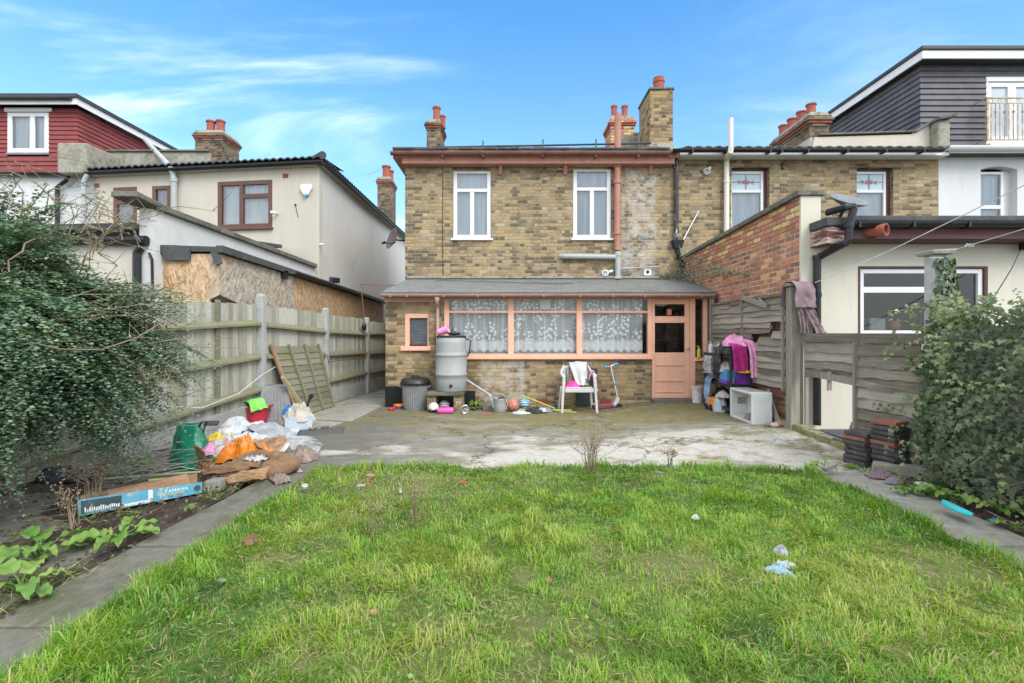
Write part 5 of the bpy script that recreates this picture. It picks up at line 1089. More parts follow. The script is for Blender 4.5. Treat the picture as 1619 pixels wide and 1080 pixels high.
# ------------------------------------------------------------------ right fence: weathered lap panels, broken below
def lapped(mb, A, B, z0, z1, n, rng, gaps=(), wave=.009, out=(-1, 0, 0), zslope=0):
    """overlapping thin boards between two ground points; gaps = (row, s0, s1) pieces that have broken away"""
    A, B = Vector((*A, 0)), Vector((*B, 0)); L = (B - A).length; o = Vector(out); h = (z1 - z0) / n
    for k in range(n):
        segs = [(0., 1.)]
        for r, s0, s1 in gaps:
            if r == k: segs = [q for a, b in segs for q in ((a, min(b, s0)), (max(a, s1), b)) if q[1] - q[0] > .02]
        sd = rng.random() * 50
        for a, b in segs:
            mb.ct = rng.random(); N = max(3, int(26 * (b - a))); vs = []
            ra, rb = (rng.uniform(-.012, .012) for _ in range(2))
            for i in range(N + 1):
                s = a + (b - a) * i / N; p = A + (B - A) * s
                w1 = wave * N3(s * 6, sd, 0) * 2.2; w2 = wave * N3(s * 5, sd, 9) * 2
                zb = z0 + h * k - .018 + w2 + ra * (1 - s) + rb * s; zt = z0 + h * (k + 1) + .012 + w2 * .4
                jag = (rng.uniform(-.05, .05) if (i == 0 and a > 0) or (i == N and b < 1) else 0)
                p2 = p + (B - A).normalized() * jag
                vs += [p2 + o * (.030 + w1) + Vector((0, 0, zb)), p + o * (.002 + w1 * .3) + Vector((0, 0, zt)), p2 + o * (.021 + w1) + Vector((0, 0, zb)), p + o * (-.006 + w1 * .3) + Vector((0, 0, zt))]
            fs = []
            for i in range(N):
                q, r = 4 * i, 4 * i + 4
                fs += [(q, q + 1, r + 1, r), (q + 2, r + 2, r + 3, q + 3), (q, r, r + 2, q + 2), (q + 1, q + 3, r + 3, r + 1)]
            fs += [(0, 2, 3, 1), (4 * N, 4 * N + 1, 4 * N + 3, 4 * N + 2)]
            mb.add(vs, fs)
rf = thing('fence', 'weathered grey lap board fence on the right with broken and missing boards', 'fence', (3.75, 7, .1))
rng = random.Random(21)
FX = 3.72; ya, yb_ = 8.93, 6.56
m = MB(); lapped(m, (FX, ya), (FX, yb_), .66, 1.92, 15, rng, gaps=[(9, .86, 1.), (10, .84, 1.), (8, .60, .86), (7, .62, .70), (0, .0, .55), (14, .3, .44)], wave=.010)
p1 = m.build('panel', 'old_lap_boards', rf)
m = MB(); m.beam((FX - .02, ya, 1.93), (FX - .02, yb_, 1.93), .05, .035); m.build('rail', 'old_lap_boards', p1)
m = MB(); m.beam((FX - .03, 7.75, .58), (FX - .03, 7.76, 1.92), .04, .025, (0, 1, 0)); m.beam((FX - .03, yb_ + .03, .62), (FX - .03, yb_ + .03, 1.93), .04, .03, (0, 1, 0))
m.beam((FX - .05, 7.72, 1.97), (FX - .08, 6.95, 1.80), .02, .07); m.beam((FX - .05, 7.2, 1.90), (FX - .09, 6.9, 1.78), .018, .06)
m.build('frame', 'old_post', p1)
m = MB(); m.beam((FX - .0, 9.02, 0), (FX - .0, 9.02, 2.05), .08, .08, (0, 1, 0)); m.box(FX - .06, FX + .06, 8.96, 9.08, 2.05, 2.075); m.build('post', 'old_post', rf, bevel=.008)
PQ = (3.75, 6.45); PM = (3.95, 5.52); PI = (4.13, 4.72)
m = MB(); z = gz(*PQ); q = Vector((*PQ, 0)); m.box(q.x - .07, q.x + .06, q.y - .06, q.y + .06, .05, 2.02); m.box(q.x + .065, q.x + .115, q.y - .04, q.y + .03, .08, 1.40); m.build('post', 'old_post', rf, bevel=.01)
m = MB(); m.box(q.x - .11, q.x + .15, q.y - .09, q.y + .09, 2.02, 2.06); m.build('post_cap', 'old_post', rf, bevel=.01)
d = Vector((PM[0] - PQ[0], PM[1] - PQ[1])); nrm = Vector((d.y, -d.x, 0)).normalized(); nrm = nrm if nrm.x < 0 else -nrm
AQ = (PQ[0] + .1, PQ[1] - .12)
m = MB(); lapped(m, AQ, PM, .86, 1.28, 4, rng, out=nrm)
lapped(m, PM, (PI[0] - .05, PI[1] + .1), .10, 1.28, 10, rng, out=nrm)
lapped(m, (AQ[0] + .13, AQ[1] - .50), PM, .12, .36, 2, rng, out=nrm, gaps=[(1, 0, .6), (0, 0, .3)])
p2 = m.build('panel', 'old_lap_boards', rf)
m = MB(); m.beam((AQ[0] - .03, AQ[1], 1.345), (PI[0] - .03, PI[1], 1.345), .05, .11); m.build('rail', 'old_lap_boards', p2)
m = MB(); m.beam((AQ[0] - .02, AQ[1] + .02, .14), (PM[0] - .02, PM[1], .11), .05, .05); m.build('rail', 'old_lap_boards', p2)
m = MB(); m.beam((3.83, 6.0, .88), (4.02, 5.1, .80), .015, .08); m.build('broken_slat', 'old_post', p2)
m = MB(); m.beam((PM[0] - .035, PM[1], .12), (PM[0] - .035, PM[1], 1.30), .045, .03, (0, 1, 0))
m.beam((3.87, 5.9, .93), (3.87, 5.9, .70), .05, .02, (0, 1, 0)); m.beam((AQ[0] + .02, AQ[1] + .03, .12), (AQ[0] + .02, AQ[1] + .03, 1.29), .04, .03, (0, 1, 0))
m.build('frame', 'old_post', p2)
# post wrapped in ivy
ip = thing('post', 'tall concrete post with a flat cap wrapped in ivy on the right', 'post', (PI[0], PI[1], 0))
m = MB(); zt_ = Z(404, PI[1]); m.box(PI[0] - .065, PI[0] + .065, PI[1] - .06, PI[1] + .06, -.05, zt_); m.build('shaft', 'concrete_post', ip, bevel=.012)
m = MB(); m.hexa([(PI[0] - .10, PI[1] - .1, zt_), (PI[0] + .10, PI[1] - .1, zt_), (PI[0] + .1, PI[1] + .1, zt_), (PI[0] - .1, PI[1] + .1, zt_)], [(PI[0] - .13, PI[1] - .12, zt_ + .035), (PI[0] + .12, PI[1] - .12, zt_ + .05), (PI[0] + .12, PI[1] + .12, zt_ + .05), (PI[0] - .13, PI[1] + .12, zt_ + .035)]); m.build('cap', 'concrete_post', ip, bevel=.01)
# fence run hidden in the ivy, towards the viewer
m = MB(); lapped(m, (4.15, 4.6), (3.98, 1.2), .05, 1.45, 11, rng); o = m.build('fence', 'old_lap_boards'); tag(o, 'old lap board panel buried under the thick ivy at the right edge', 'fence')
m = MB(); m.beam((3.95, 3.2, .06), (4.15, 4.55, .06), .06, .16); o = m.build('sleeper', 'slab_dark'); tag(o, 'dark timber lying on the soil at the foot of the ivy', 'timber')
m = MB(); m.hexa([(3.60, 4.86, -.03), (4.06, 4.6, -.03), (4.16, 4.76, -.03), (3.7, 4.98, -.03)], [(3.62, 4.86, .10), (4.06, 4.62, .10), (4.14, 4.74, .10), (3.7, 4.96, .10)]); o = m.build('concrete_block', 'slab_light', bevel=.02); tag(o, 'long concrete edging block at the foot of the ivy wrapped post', 'block')
# washing lines and cable
m = MB(); m.tube([P(1289, 447, 6.36), P(1400, 400, 5.7), P(1520, 342, 5.0), P(1640, 283, 4.2)], .005, 6); wx('line_white', [(.55, .54, .52), (.62, .61, .6)], 8, .7, 0); o = m.build('washing_line', 'line_white'); tag(o, 'white washing line running up from the jacket post to the right edge', 'washing line')
m = MB(); q = P(1489, 403, 4.68); m.tube([P(1470, 408, 4.6), P(1500, 408, 4.62), q, P(1530, 389, 4.5), P(1640, 356, 4.0)], .005, 6); 
for k in range(6): m.ball(P(1527 + k * 2.5, 390 - (k % 2) * 3, 4.5), .012, 6, 4)
o = m.build('washing_line', 'grey_pvc'); tag(o, 'grey knotted washing line tied round the ivy wrapped post', 'washing line')
m = MB(); m.tube([P(1619, 385, 6.3), P(1600, 425, 6.2), P(1572, 470, 5.9), P(1540, 520, 5.6)], .006, 6); m.box(X(1617, 6.35), X(1617, 6.35) + .08, 6.3, 6.4, Z(395, 6.35), Z(376, 6.35)); o = m.build('cable', 'black_pvc'); tag(o, 'black cable hanging from a small box under the extension eaves at the right edge', 'cable')
m = MB(); pts = [FP(213, 641), FP(300, 645), FP(360, 622), FP(400, 594), FP(428, 580)]; pts = [p + Vector((.12 + .05 * sin(i), 0, 0)) for i, p in enumerate(pts)]; m.tube(pts, .006, 6); o = m.build('cord', 'line_white'); tag(o, 'thin white cord sagging along the lower rail of the left fence', 'cord')

# ------------------------------------------------------------------ satellite dishes
wx('dish_grey', [(.15, .17, .175), (.19, .21, .215)], 4, .5, .05); wx('dish_brown', [(.20, .165, .145), (.26, .22, .195)], 4, .6, .05)
def dish(name, label, c, nrm, rx, ry, mat, bracket, lnb):
    c, nrm = Vector(c), Vector(nrm).normalized(); q = Vector((0, 0, 1)).rotation_difference(nrm)
    o = thing(name, label, 'satellite dish', c)
    m = MB(); n = 28; vs = []; R = 6
    for k in range(R + 1):
        for i in range(n):
            r = k / R; vs.append(c + q @ Vector((rx * r * cos(2 * pi * i / n), ry * r * sin(2 * pi * i / n), .09 * r * r)))
    m.add(vs, [(k * n + i, k * n + (i + 1) % n, (k + 1) * n + (i + 1) % n, (k + 1) * n + i) for k in range(R) for i in range(n)])
    m.build('reflector', mat, o, smooth=True, solid=.012)
    m = MB(); m.tube([c - nrm * .01, Vector(bracket)], .022, 8); (m.tube([c - nrm * .03 + q @ Vector((0, -ry * .3, 0)), c + q @ Vector((0, -ry * 1.02, .07)), Vector(lnb)], .014, 8) if lnb is not None else 0); m.build('bracket', 'black_pvc', o)
    if name and lnb is None: return o
    m = MB(); l_ = Vector(lnb); d = (c - l_).normalized(); m.tube([l_ - d * .05, l_ + d * .03], .03, 10); m.tube([l_ + d * .03, l_ + d * .07], .04, 10); m.build('receiver', 'black_pvc', o)
    return o
cc = P(1338, 325, 6.75)
dish('satellite_dish', 'grey oval satellite dish lying tilted on the flat roof extension', cc, (.12, -.55, .85), .25, .24, 'dish_grey', cc + Vector((-.05, .1, -.2)), None)
cc = P(624, 379, 13.6)
dish('satellite_dish', 'brownish satellite dish on the grey flank wall between the houses', cc, (-.75, -.5, .30), .30, .36, 'dish_brown', (X(641, 13.6), 13.9, cc.z + .02), P(607, 384, 13.2))
# ------------------------------------------------------------------ things in the yard
def T(o, label, cat, group=None): return tag(o, label, cat, group)
plain('plastic_white', (.54, .53, .505), .4); plain('plastic_black', (.018, .018, .02), .45); plain('plastic_grey', (.24, .245, .25), .55); plain('sink_white', (.60, .60, .585), .18)
wx('bin_grey', [(.19, .19, .195), (.26, .26, .265)], 4, .6, .1, stain=((.34, .34, .33), 6, .6, .6))
wx('butt_grey', [(.28, .29, .275), (.335, .345, .33)], 3, .5, .08, stretch=(1, 1, .4), stain=[((.30, .31, .29), 4, .58, .6), ((.22, .23, .2), 10, .68, .5)], fine=.06)
plain('pink_bright', (.80, .09, .38), .4); plain('pink_light', (.78, .30, .52), .5); plain('pink_hot', (.85, .05, .33), .5)
plain('green_bag', (.01, .20, .115), .35); plain('orange_bag', (.68, .20, .012), .35); plain('purple', (.16, .04, .42), .45); plain('blue_plastic', (.02, .17, .52), .4); plain('lime', (.50, .58, .10), .5); plain('pole_green', (.46, .55, .16), .5)
plain('pole_pale', (.36, .39, .25), .5); plain('yellow_plastic', (.72, .50, .03), .4); plain('cyan_plastic', (.03, .46, .48), .4); plain('red_bucket', (.55, .035, .07), .45); plain('orange_plastic', (.75, .28, .03), .5); plain('scooter_blue', (.06, .30, .52), .4); plain('chrome', (.6, .6, .62), .25, .8)
plain('lotion', (.58, .58, .62), .35); plain('oil_yellow', (.55, .48, .06), .2); plain('board_teal', (.018, .035, .038), .5); plain('red_toy', (.62, .02, .04), .4)
wx('zinc', [(.34, .345, .34), (.46, .465, .46)], 5, .45, .1, metal=.35, stain=((.22, .22, .21), 8, .6, .6))
wx('cardboard', [(.27, .155, .085), (.36, .22, .125), (.31, .18, .10)], 3, .9, .3, stain=((.15, .09, .055), 4, .58, .7), bscale=30)
wx('cardboard_wet', [(.11, .065, .038), (.23, .135, .075), (.16, .095, .052)], 4, .8, .5, stain=((.09, .06, .04), 5, .55, .7), bscale=14)
wx('tarp', [(.22, .225, .235), (.36, .365, .37), (.28, .28, .285)], 3, .55, .3, stain=((.50, .50, .49), 5, .56, .7), bscale=12)
wx('paper', [(.50, .49, .475), (.58, .57, .555)], 3, .8, .2, stain=[((.25, .42, .55), 6, .66, .6)], bscale=14)
wx('paper_blue', [(.40, .48, .56), (.50, .555, .60)], 3, .6, .2, stain=[((.08, .32, .48), 7, .68, .8), ((.5, .5, .5), 9, .6, .5)], bscale=12)
wx('packet_blue', [(.20, .36, .50), (.30, .44, .55)], 14, .35, .1, stain=((.45, .46, .46), 18, .58, .8))
wx('rag_brown', [(.17, .125, .10), (.28, .215, .18)], 6, .95, .6, stain=((.40, .34, .29), 7, .58, .6), bscale=20)
wx('rubble', [(.30, .27, .24), (.42, .38, .33)], 8, .95, .6); wx('stone', [(.17, .165, .145), (.25, .24, .215)], 5, .95, .6, bscale=30)
wx('brick_piece', [(.33, .16, .10), (.42, .23, .16)], 8, .95, .5)
cloth('cloth_white', (.56, .55, .53)); cloth('cloth_pink', (.70, .27, .47), (.78, .36, .55)); cloth('cloth_magenta', (.36, .012, .14), (.45, .03, .20)); cloth('cloth_black', (.025, .026, .028), (.05, .05, .055)); cloth('denim', (.14, .24, .37), (.24, .36, .50))
cloth('cloth_mauve', (.20, .135, .15), (.28, .19, .21), 6); cloth('cloth_green', (.16, .60, .08), (.25, .70, .14)); cloth('cloth_tan', (.40, .24, .14)); cloth('cloth_cream', (.44, .385, .325), (.51, .46, .40)); cloth('cloth_grey', (.25, .24, .25)); cloth('cloth_purple', (.09, .02, .17), (.14, .03, .24)); cloth('cloth_blue', (.03, .20, .50))
t = NT('prints'); v = t.n('ShaderNodeTexVoronoi', Vector=t.obj(), Scale=26.).outputs['Color']; r_ = t.sep(v)
t.col(t.ramp(r_[0], [(0, (.42, .41, .45)), (.25, (.50, .47, .43)), (.42, (.22, .30, .40)), (.52, (.48, .46, .48)), (.66, (.50, .24, .33)), (.74, (.52, .50, .50)), (.88, (.46, .39, .13)), (1, (.32, .29, .40))], 'CONSTANT')); t.rough(.8)

def crumple(name, label, cat, c, rx, ry, h, mat, seed, rz=0, amp=.35, fr=2.2, nu=80, nv=20, tilt=(0, 0), group=None, parent=None, power=.75, edge=.22):
    """a heap of cloth or film: a low dome pulled into ridges and folds, resting on what lies under it"""
    c = Vector(c); R = Matrix.Rotation(rz, 3, 'Z'); m = MB()
    def fn(a, b):
        th = 2 * pi * a; u, v = cos(th), sin(th)
        edge_r = 1 + edge * N3(u * 1.6 + seed, v * 1.6, seed) * 2 + .08 * N3(u * 5, v * 5, seed)
        r = b * edge_r; x, y = u * r * rx, v * r * ry
        s = seed * 7.3; k = fr / max(rx, ry)
        n1 = 1 - abs(N3(x * k + s, y * k, s)) * 2.4; n2 = N3(x * k * 2.3, y * k * 2.3 + s, s); n3 = 1 - abs(N3(x * k * 4.4, y * k * 4.4, s + 4)) * 2
        prof = max(0, 1 - b ** 2) ** power
        n4 = 1 - 2 * abs(N3(x * k * 7, y * k * 7, s + 6)); z = h * prof * max(.15, 1 + amp * (n1 * .8 + n2 * .7 + n3 * .45 + n4 * .16)) / (1 + .8 * amp) + .012 * (1 + n3) * (1 - b * .6)
        q = R @ Vector((x + .03 * N3(x * 9, y * 9, s) , y + .03 * N3(x * 9, y * 9, s + 8), 0))
        return c + q + Vector((0, 0, z + tilt[0] * q.x + tilt[1] * q.y))
    m.grid(fn, nu, nv)
    o = m.build(name, mat, parent, smooth=True)
    if parent is None: T(o, label, cat, group)
    return o
def sheet(name, label, cat, pts, mat, seed, nu=24, nv=18, amp=.03, fr=6, thick=.006, curl=0, group=None, parent=None, dome=0.):
    """a flexible sheet spanned by four corners (a, b along one side; d, c along the other)"""
    a, b, c_, d = [Vector(p) for p in pts]; nrm = ((b - a).cross(d - a)).normalized(); nrm = nrm if nrm.z >= 0 or abs(nrm.z) < .2 else -nrm
    m = MB()
    def fn(u, v):
        p = (a * (1 - u) + b * u) * (1 - v) + (d * (1 - u) + c_ * u) * v
        e = 1 + .25 * curl
        n = amp * (N3(u * fr + seed, v * fr, seed) * 1.3 + .7 * (1 - 2 * abs(N3(u * fr * 1.7, v * fr * 1.7 + seed, seed + 3))))
        n += curl * ((u - .5) ** 2 + (v - .5) ** 2) + dome * (1 - 4 * (u - .5) ** 2) * (1 - 4 * (v - .5) ** 2)
        return p + nrm * n + Vector((.3 * amp * N3(u * fr, v * fr, seed + 9), .3 * amp * N3(u * fr, v * fr, seed + 14), 0))
    m.grid(fn, nu, nv); o = m.build(name, mat, parent, smooth=True, solid=thick)
    if parent is None: T(o, label, cat, group)
    return o

# --- dustbin
q = G(657.5, 645); q.y = 8.95; q.x = X(657.5, 8.95)
o = thing('dustbin', 'round grey ribbed dustbin with a black lid beside the water butt', 'dustbin', q)
m = MB(); n = 72
pr = [(.205, 0), (.21, .03), (.212, .04), (.245, .47), (.25, .49)]
vs = [q + Vector(((r + (.006 * cos(36 * 2 * pi * k / n) if 0 < i < 4 else 0)) * cos(2 * pi * k / n), (r + (.006 * cos(36 * 2 * pi * k / n) if 0 < i < 4 else 0)) * sin(2 * pi * k / n), z)) for i, (r, z) in enumerate(pr) for k in range(n)]
m.add(vs, [(i * n + k, i * n + (k + 1) % n, (i + 1) * n + (k + 1) % n, (i + 1) * n + k) for i in range(4) for k in range(n)] + [tuple(range(n))[::-1]]); m.build('body', 'bin_grey', o)
m = MB(); m.lathe([(.255, .46), (.275, .462), (.278, .50), (.262, .515), (.255, .55), (.20, .575), (.10, .585), (.001, .585)], q, 40); m.tube([q + Vector((-.07, 0, .58)), q + Vector((-.06, 0, .615)), q + Vector((.06, 0, .615)), q + Vector((.07, 0, .58))], .014, 8); m.build('lid', 'plastic_black', o, smooth=True)
m = MB()
for sx in (-1, 1): m.tube([q + Vector((sx * .24, -.08, .41)), q + Vector((sx * .285, -.07, .43)), q + Vector((sx * .285, .07, .43)), q + Vector((sx * .24, .08, .41))], .013, 8)
m.build('handle', 'bin_grey', o)
# --- water butt on its brick stand
bq = Vector((X(714, 8.8), 8.8, Z(617.5, 8.8)))
st = thing('stand', 'low stand of two brick piers and a concrete slab carrying the water butt', 'stand', (X(704, 8.8), 8.8, 0))
for px0, px1 in ((676, 690), (718, 731)):
    m = MB(); m.box(X(px0, 8.6), X(px1, 8.6), 8.58, 9.02, -.03, bq.z - .065); m.build('pier', 'lean_brick', st)
m = MB(); m.box(X(675, 8.55), X(733, 8.55), 8.52, 9.06, bq.z - .064, bq.z - .002); m.build('slab', 'slab', st, bevel=.012)
m = MB(); m.box(X(690, 8.95), X(718, 8.95), 8.98, 9.0, -.03, bq.z - .07); m.build('back', 'plastic_black', st)
o = thing('water_butt', 'tall pale grey ribbed plastic water butt on the brick stand', 'water butt', bq)
R = .285
m = MB(); m.lathe([(R * .92, 0), (R * .96, .015), (R * .985, .20), (R * .99, .275), (R * 1.01, .28), (R * 1.02, .30), (R * 1.01, .32), (R * .98, .325), (R * .995, .60), (R * 1.0, .625), (R * 1.02, .63), (R * 1.03, .65), (R * 1.02, .67), (R * .97, .68), (R * .955, .71), (R * .93, .86), (R * .91, .975)], bq, 48); m.build('body', 'butt_grey', o, smooth=True)
m = MB(); m.lathe([(R * .93, .965), (R * .95, .975), (R * .95, .99), (R * .9, 1.0), (.001, 1.0)], bq, 48); m.build('lid', 'plastic_black', o)
m = MB(); m.lathe([(.03, -.01), (.03, .015), (.022, .02), (.022, .035), (.001, .035)], bq + Vector((.03, -R * .985, .115)), 14, axis=(0, -1, 0)); m.build('tap_hole', 'plastic_black', o)
m = MB(); m.tube([bq + Vector((R * .8, -.05, .975)), bq + Vector((R * 1.1, -.05, .93)), bq + Vector((R * 1.26, -.05, .91)), bq + Vector((R * 1.14, -.03, .68)), bq + Vector((R * 1.05, -.02, .62))], .011, 8); m.build('strap', 'plastic_black', o)
zl_ = bq.z + 1.0
a = Vector((bq.x - .17, bq.y - .08, zl_ + .075)); ax = Vector((1, -.1, .33)).normalized()
m = MB(); m.lathe([(.052, -.09), (.062, -.09), (.058, -.05), (.072, .07), (.08, .10), (.086, .12), (.078, .12), (.068, .06), (.05, -.06)], a + ax * .02, 24, axis=ax, cap=False); o = m.build('jug', 'pink_light', smooth=True); T(o, 'pink plastic jug lying on its side on the water butt lid', 'jug')
m = MB(); m.ball((bq.x + .06, bq.y - .06, zl_ + .035), .12, 20, 10, (1, .75, .28)); o = m.build('dish', 'plastic_black', smooth=True); T(o, 'dark rounded dish beside the pink jug on the water butt lid', 'dish')
m = MB(); m.tube([P(737, 600, 8.85), P(772, 623, 8.75)], .022, 10); m.tube([P(771, 622.5, 8.75), P(778, 628, 8.73)], .034, 10); o = m.build('pipe', 'zinc'); T(o, 'grey metal pipe sloping from the water butt down to the watering can', 'pipe')
# --- balls
def ball_mat(name, base, line, kind):
    t = NT(name); p = t.obj(); x, y, z = t.sep(t.map(p, rot=(.5, .3, .2)))
    if kind == 'basket':
        r = t.ma('SQRT', t.ma('ADD', t.ma('ADD', t.ma('MULTIPLY', x, x), t.ma('MULTIPLY', y, y)), t.ma('MULTIPLY', z, z)))
        d = t.ma('MINIMUM', t.ma('MINIMUM', t.ma('ABSOLUTE', x), t.ma('ABSOLUTE', z)), t.ma('ABSOLUTE', t.ma('SUBTRACT', t.ma('ABSOLUTE', y), t.ma('ADD', .05, t.ma('MULTIPLY', t.ma('MULTIPLY', x, x), 3.5)))))
        c = t.mix(t.sm(d, .002, .005), line, base)
    elif kind == 'foot':
        v = t.n('ShaderNodeTexVoronoi', Vector=p, Scale=13., Randomness=.35); e = t.n('ShaderNodeTexVoronoi', feature='DISTANCE_TO_EDGE', Vector=p, Scale=13., Randomness=.35).outputs['Distance']
        c = t.mix(t.ma('GREATER_THAN', t.sep(v.outputs['Color'])[0], .66), base, line); c = t.mix(t.sm(e, .05, .02), c, (.2, .2, .2))
    else:
        s = t.ma('FRACT', t.ma('MULTIPLY', t.ma('ADD', z, t.ma('MULTIPLY', x, .3)), 22)); c = t.mix(t.ma('GREATER_THAN', s, .62), base, line)
    t.col(c); t.rough(.5); return t.m
ball_mat('basketball', (.52, .20, .15), (.08, .05, .05), 'basket'); ball_mat('football', (.68, .68, .66), (.03, .03, .03), 'foot'); ball_mat('beach_ball', (.02, .22, .40), (.7, .74, .75), 'stripe'); ball_mat('grey_ball', (.42, .36, .36), (.06, .06, .06), 'stripe')
def ballat(name, label, px, py, Y, r, mat):
    m = MB(); g_ = gz(X(px, Y), Y); m.ball((X(px, Y), Y, g_ + r - .004), r, 28, 18); o = m.build(name, mat, smooth=True, at=(X(px, Y), Y, g_ + r)); T(o, label, 'ball')
ballat('football', 'black and white football at the left foot of the water butt stand', 686, 645, 8.55, .092, 'football')
ballat('ball', 'dark and pale ball tucked under the water butt stand', 703, 638, 8.72, .10, 'grey_ball')
ballat('basketball', 'faded orange basketball beside the watering can', 811.5, 641, 8.7, .115, 'basketball')
ballat('ball', 'blue ball with white stripes against the lean-to wall', 830, 637, 8.98, .10, 'beach_ball')
m = MB(); q = P(705, 646.5, 8.45); m.lathe([(.02, -.14), (.05, -.135), (.054, -.12), (.054, .12), (.045, .135), (.02, .14)], (q.x, q.y, .052), 20, axis=(1, .05, 0)); o = m.build('bottle', 'pink_bright', smooth=True); T(o, 'bright pink cylinder bottle lying beside the football', 'bottle')
m = MB(); q = Vector((X(735.5, 8.4), 8.4, .08))
for k in range(5): m.lathe([(.075 - k * .006, 0), (.082 - k * .006, .005), (.075 - k * .006, .01), (.068 - k * .006, .005), (.075 - k * .006, 0)], q + Vector((0, k * .012, 0)), 20, axis=(.3, -1, .2 * k - .3), cap=False)
for k in range(8): a = 2 * pi * k / 8; m.tube([q, q + Vector((.07 * cos(a), .02, .07 * sin(a)))], .004, 5)
o = m.build('wire_coil', 'chrome'); T(o, 'silver wire wheel leaning in front of the water butt stand', 'wire wheel')
m = MB(); q = Vector((X(631, 9.0), 9.0, .0)); m.lathe([(.08, 0), (.085, .05)], q, 18); o = thing('toy', 'blue toy tub with a yellow rim by the corner of the lean-to', 'toy', q); m.build('tub', 'purple', o); m = MB(); m.lathe([(.095, .05), (.1, .075), (.06, .085), (.001, .085)], q, 18); m.build('rim', 'orange_plastic', o)
m = MB(); q = Vector((X(619, 8.8), 8.8, .0)); m.ball((q.x, q.y, .025), .065, 12, 8, (1, .8, .45)); m.ball((q.x + .05, q.y - .02, .04), .03, 10, 6); o = m.build('toy_car', 'red_toy', smooth=True); T(o, 'small red toy on the paving by the corner of the lean-to', 'toy')
# --- watering can
q = Vector((X(791, 8.6), 8.6, 0)); o = thing('watering_can', 'dented grey galvanised watering can standing by the lean-to wall', 'watering can', q)
m = MB(); m.lathe([(.105, 0), (.11, .01), (.115, .13), (.12, .24), (.125, .25), (.118, .25), (.11, .2)], q, 28); m.build('body', 'zinc', o, smooth=True)
m = MB(); m.tube([q + Vector((-.1, 0, .07)), q + Vector((-.15, -.02, .2)), q + Vector((-.185, -.03, .29))], [.035, .028, .022], 10); m.build('spout', 'zinc', o)
m = MB(); m.tube([q + Vector((.11, -.03, .23)), q + Vector((.14, -.05, .14)), q + Vector((.10, -.06, .05))], .01, 8); m.tube([q + Vector((-.1, 0, .25)), q + Vector((-.06, 0, .32)), q + Vector((.06, 0, .32)), q + Vector((.1, 0, .25))], .009, 8); m.build('handle', 'zinc', o)
m = MB(); m.ball((q.x + .03, q.y, .245), .07, 12, 8, (1, 1, .35)); m.build('debris', 'plastic_black', o)
m = MB(); q = G(774, 656); m.hexa([(q.x - .14, q.y - .06, .002), (q.x + .05, q.y - .04, .002), (q.x + .06, q.y + .02, .002), (q.x - .12, q.y, .002)], [(q.x - .14, q.y - .05, .02), (q.x + .05, q.y - .03, .03), (q.x + .06, q.y + .02, .03), (q.x - .12, q.y, .02)]); o = m.build('tile_shard', 'terracotta'); T(o, 'broken terracotta tile piece on the patio in front of the watering can', 'tile')
m = MB(); m.box(X(765, 8.95), X(783, 8.95), 8.8, 9.1, -.02, .09); o = m.build('brick', 'stone', bevel=.01); T(o, 'grey stone block against the lean-to wall behind the watering can', 'block')
# --- poles and jumble
for i, (p0, p1, r, mt, lb) in enumerate([((824.5, 624.5, 8.95), (878, 646, 8.6), .012, 'lime', 'pale yellow green pole leaning against the lean-to wall'), ((868, 645, 8.75), (911, 650, 8.45), .012, 'pole_green', 'green pole lying on the ground under the white chair'), ((822, 643.5, 8.78), (904, 645.5, 8.72), .013, 'lime', 'yellow green pole lying along the foot of the lean-to wall')]):
    a, b = P(*p0), P(*p1); a.z = max(a.z, .015); b.z = max(b.z, .014)
    if i: a.z = b.z = .016
    m = MB(); m.tube([a, b], r, 8); o = m.build('pole', mt); T(o, lb, 'pole')
crumple('rag', 'heap of dark clothes and shoes on the ground beside the striped ball', 'clothes', (X(848, 8.55), 8.55, 0), .24, .13, .07, 'cloth_black', 3, amp=.6)
crumple('rag', 'patterned white and blue cloth on the ground beside the basketball', 'cloth', (X(824, 8.4), 8.4, 0), .16, .08, .04, 'paper_blue', 5, amp=.6)
crumple('rag', 'grey crumpled cloth on the ground near the chair legs', 'cloth', (X(866, 8.55), 8.6, 0), .10, .07, .06, 'cloth_grey', 6, amp=.6)
crumple('shoe', 'pale shoe shaped item among the dark clothes by the wall', 'shoe', (X(857, 8.45), 8.5, 0.02), .07, .05, .06, 'cloth_white', 8, amp=.3)
m = MB(); m.box(X(911, 9.12), X(945, 9.12), 9.10, 9.17, gz(1.3, 9.1), Z(583, 9.1)); m.box(X(914, 9.1), X(942, 9.1), 9.092, 9.10, .06, Z(588, 9.1)); o = m.build('board', 'board_teal', bevel=.006); T(o, 'dark teal board propped upright against the wall behind the white chair', 'board')
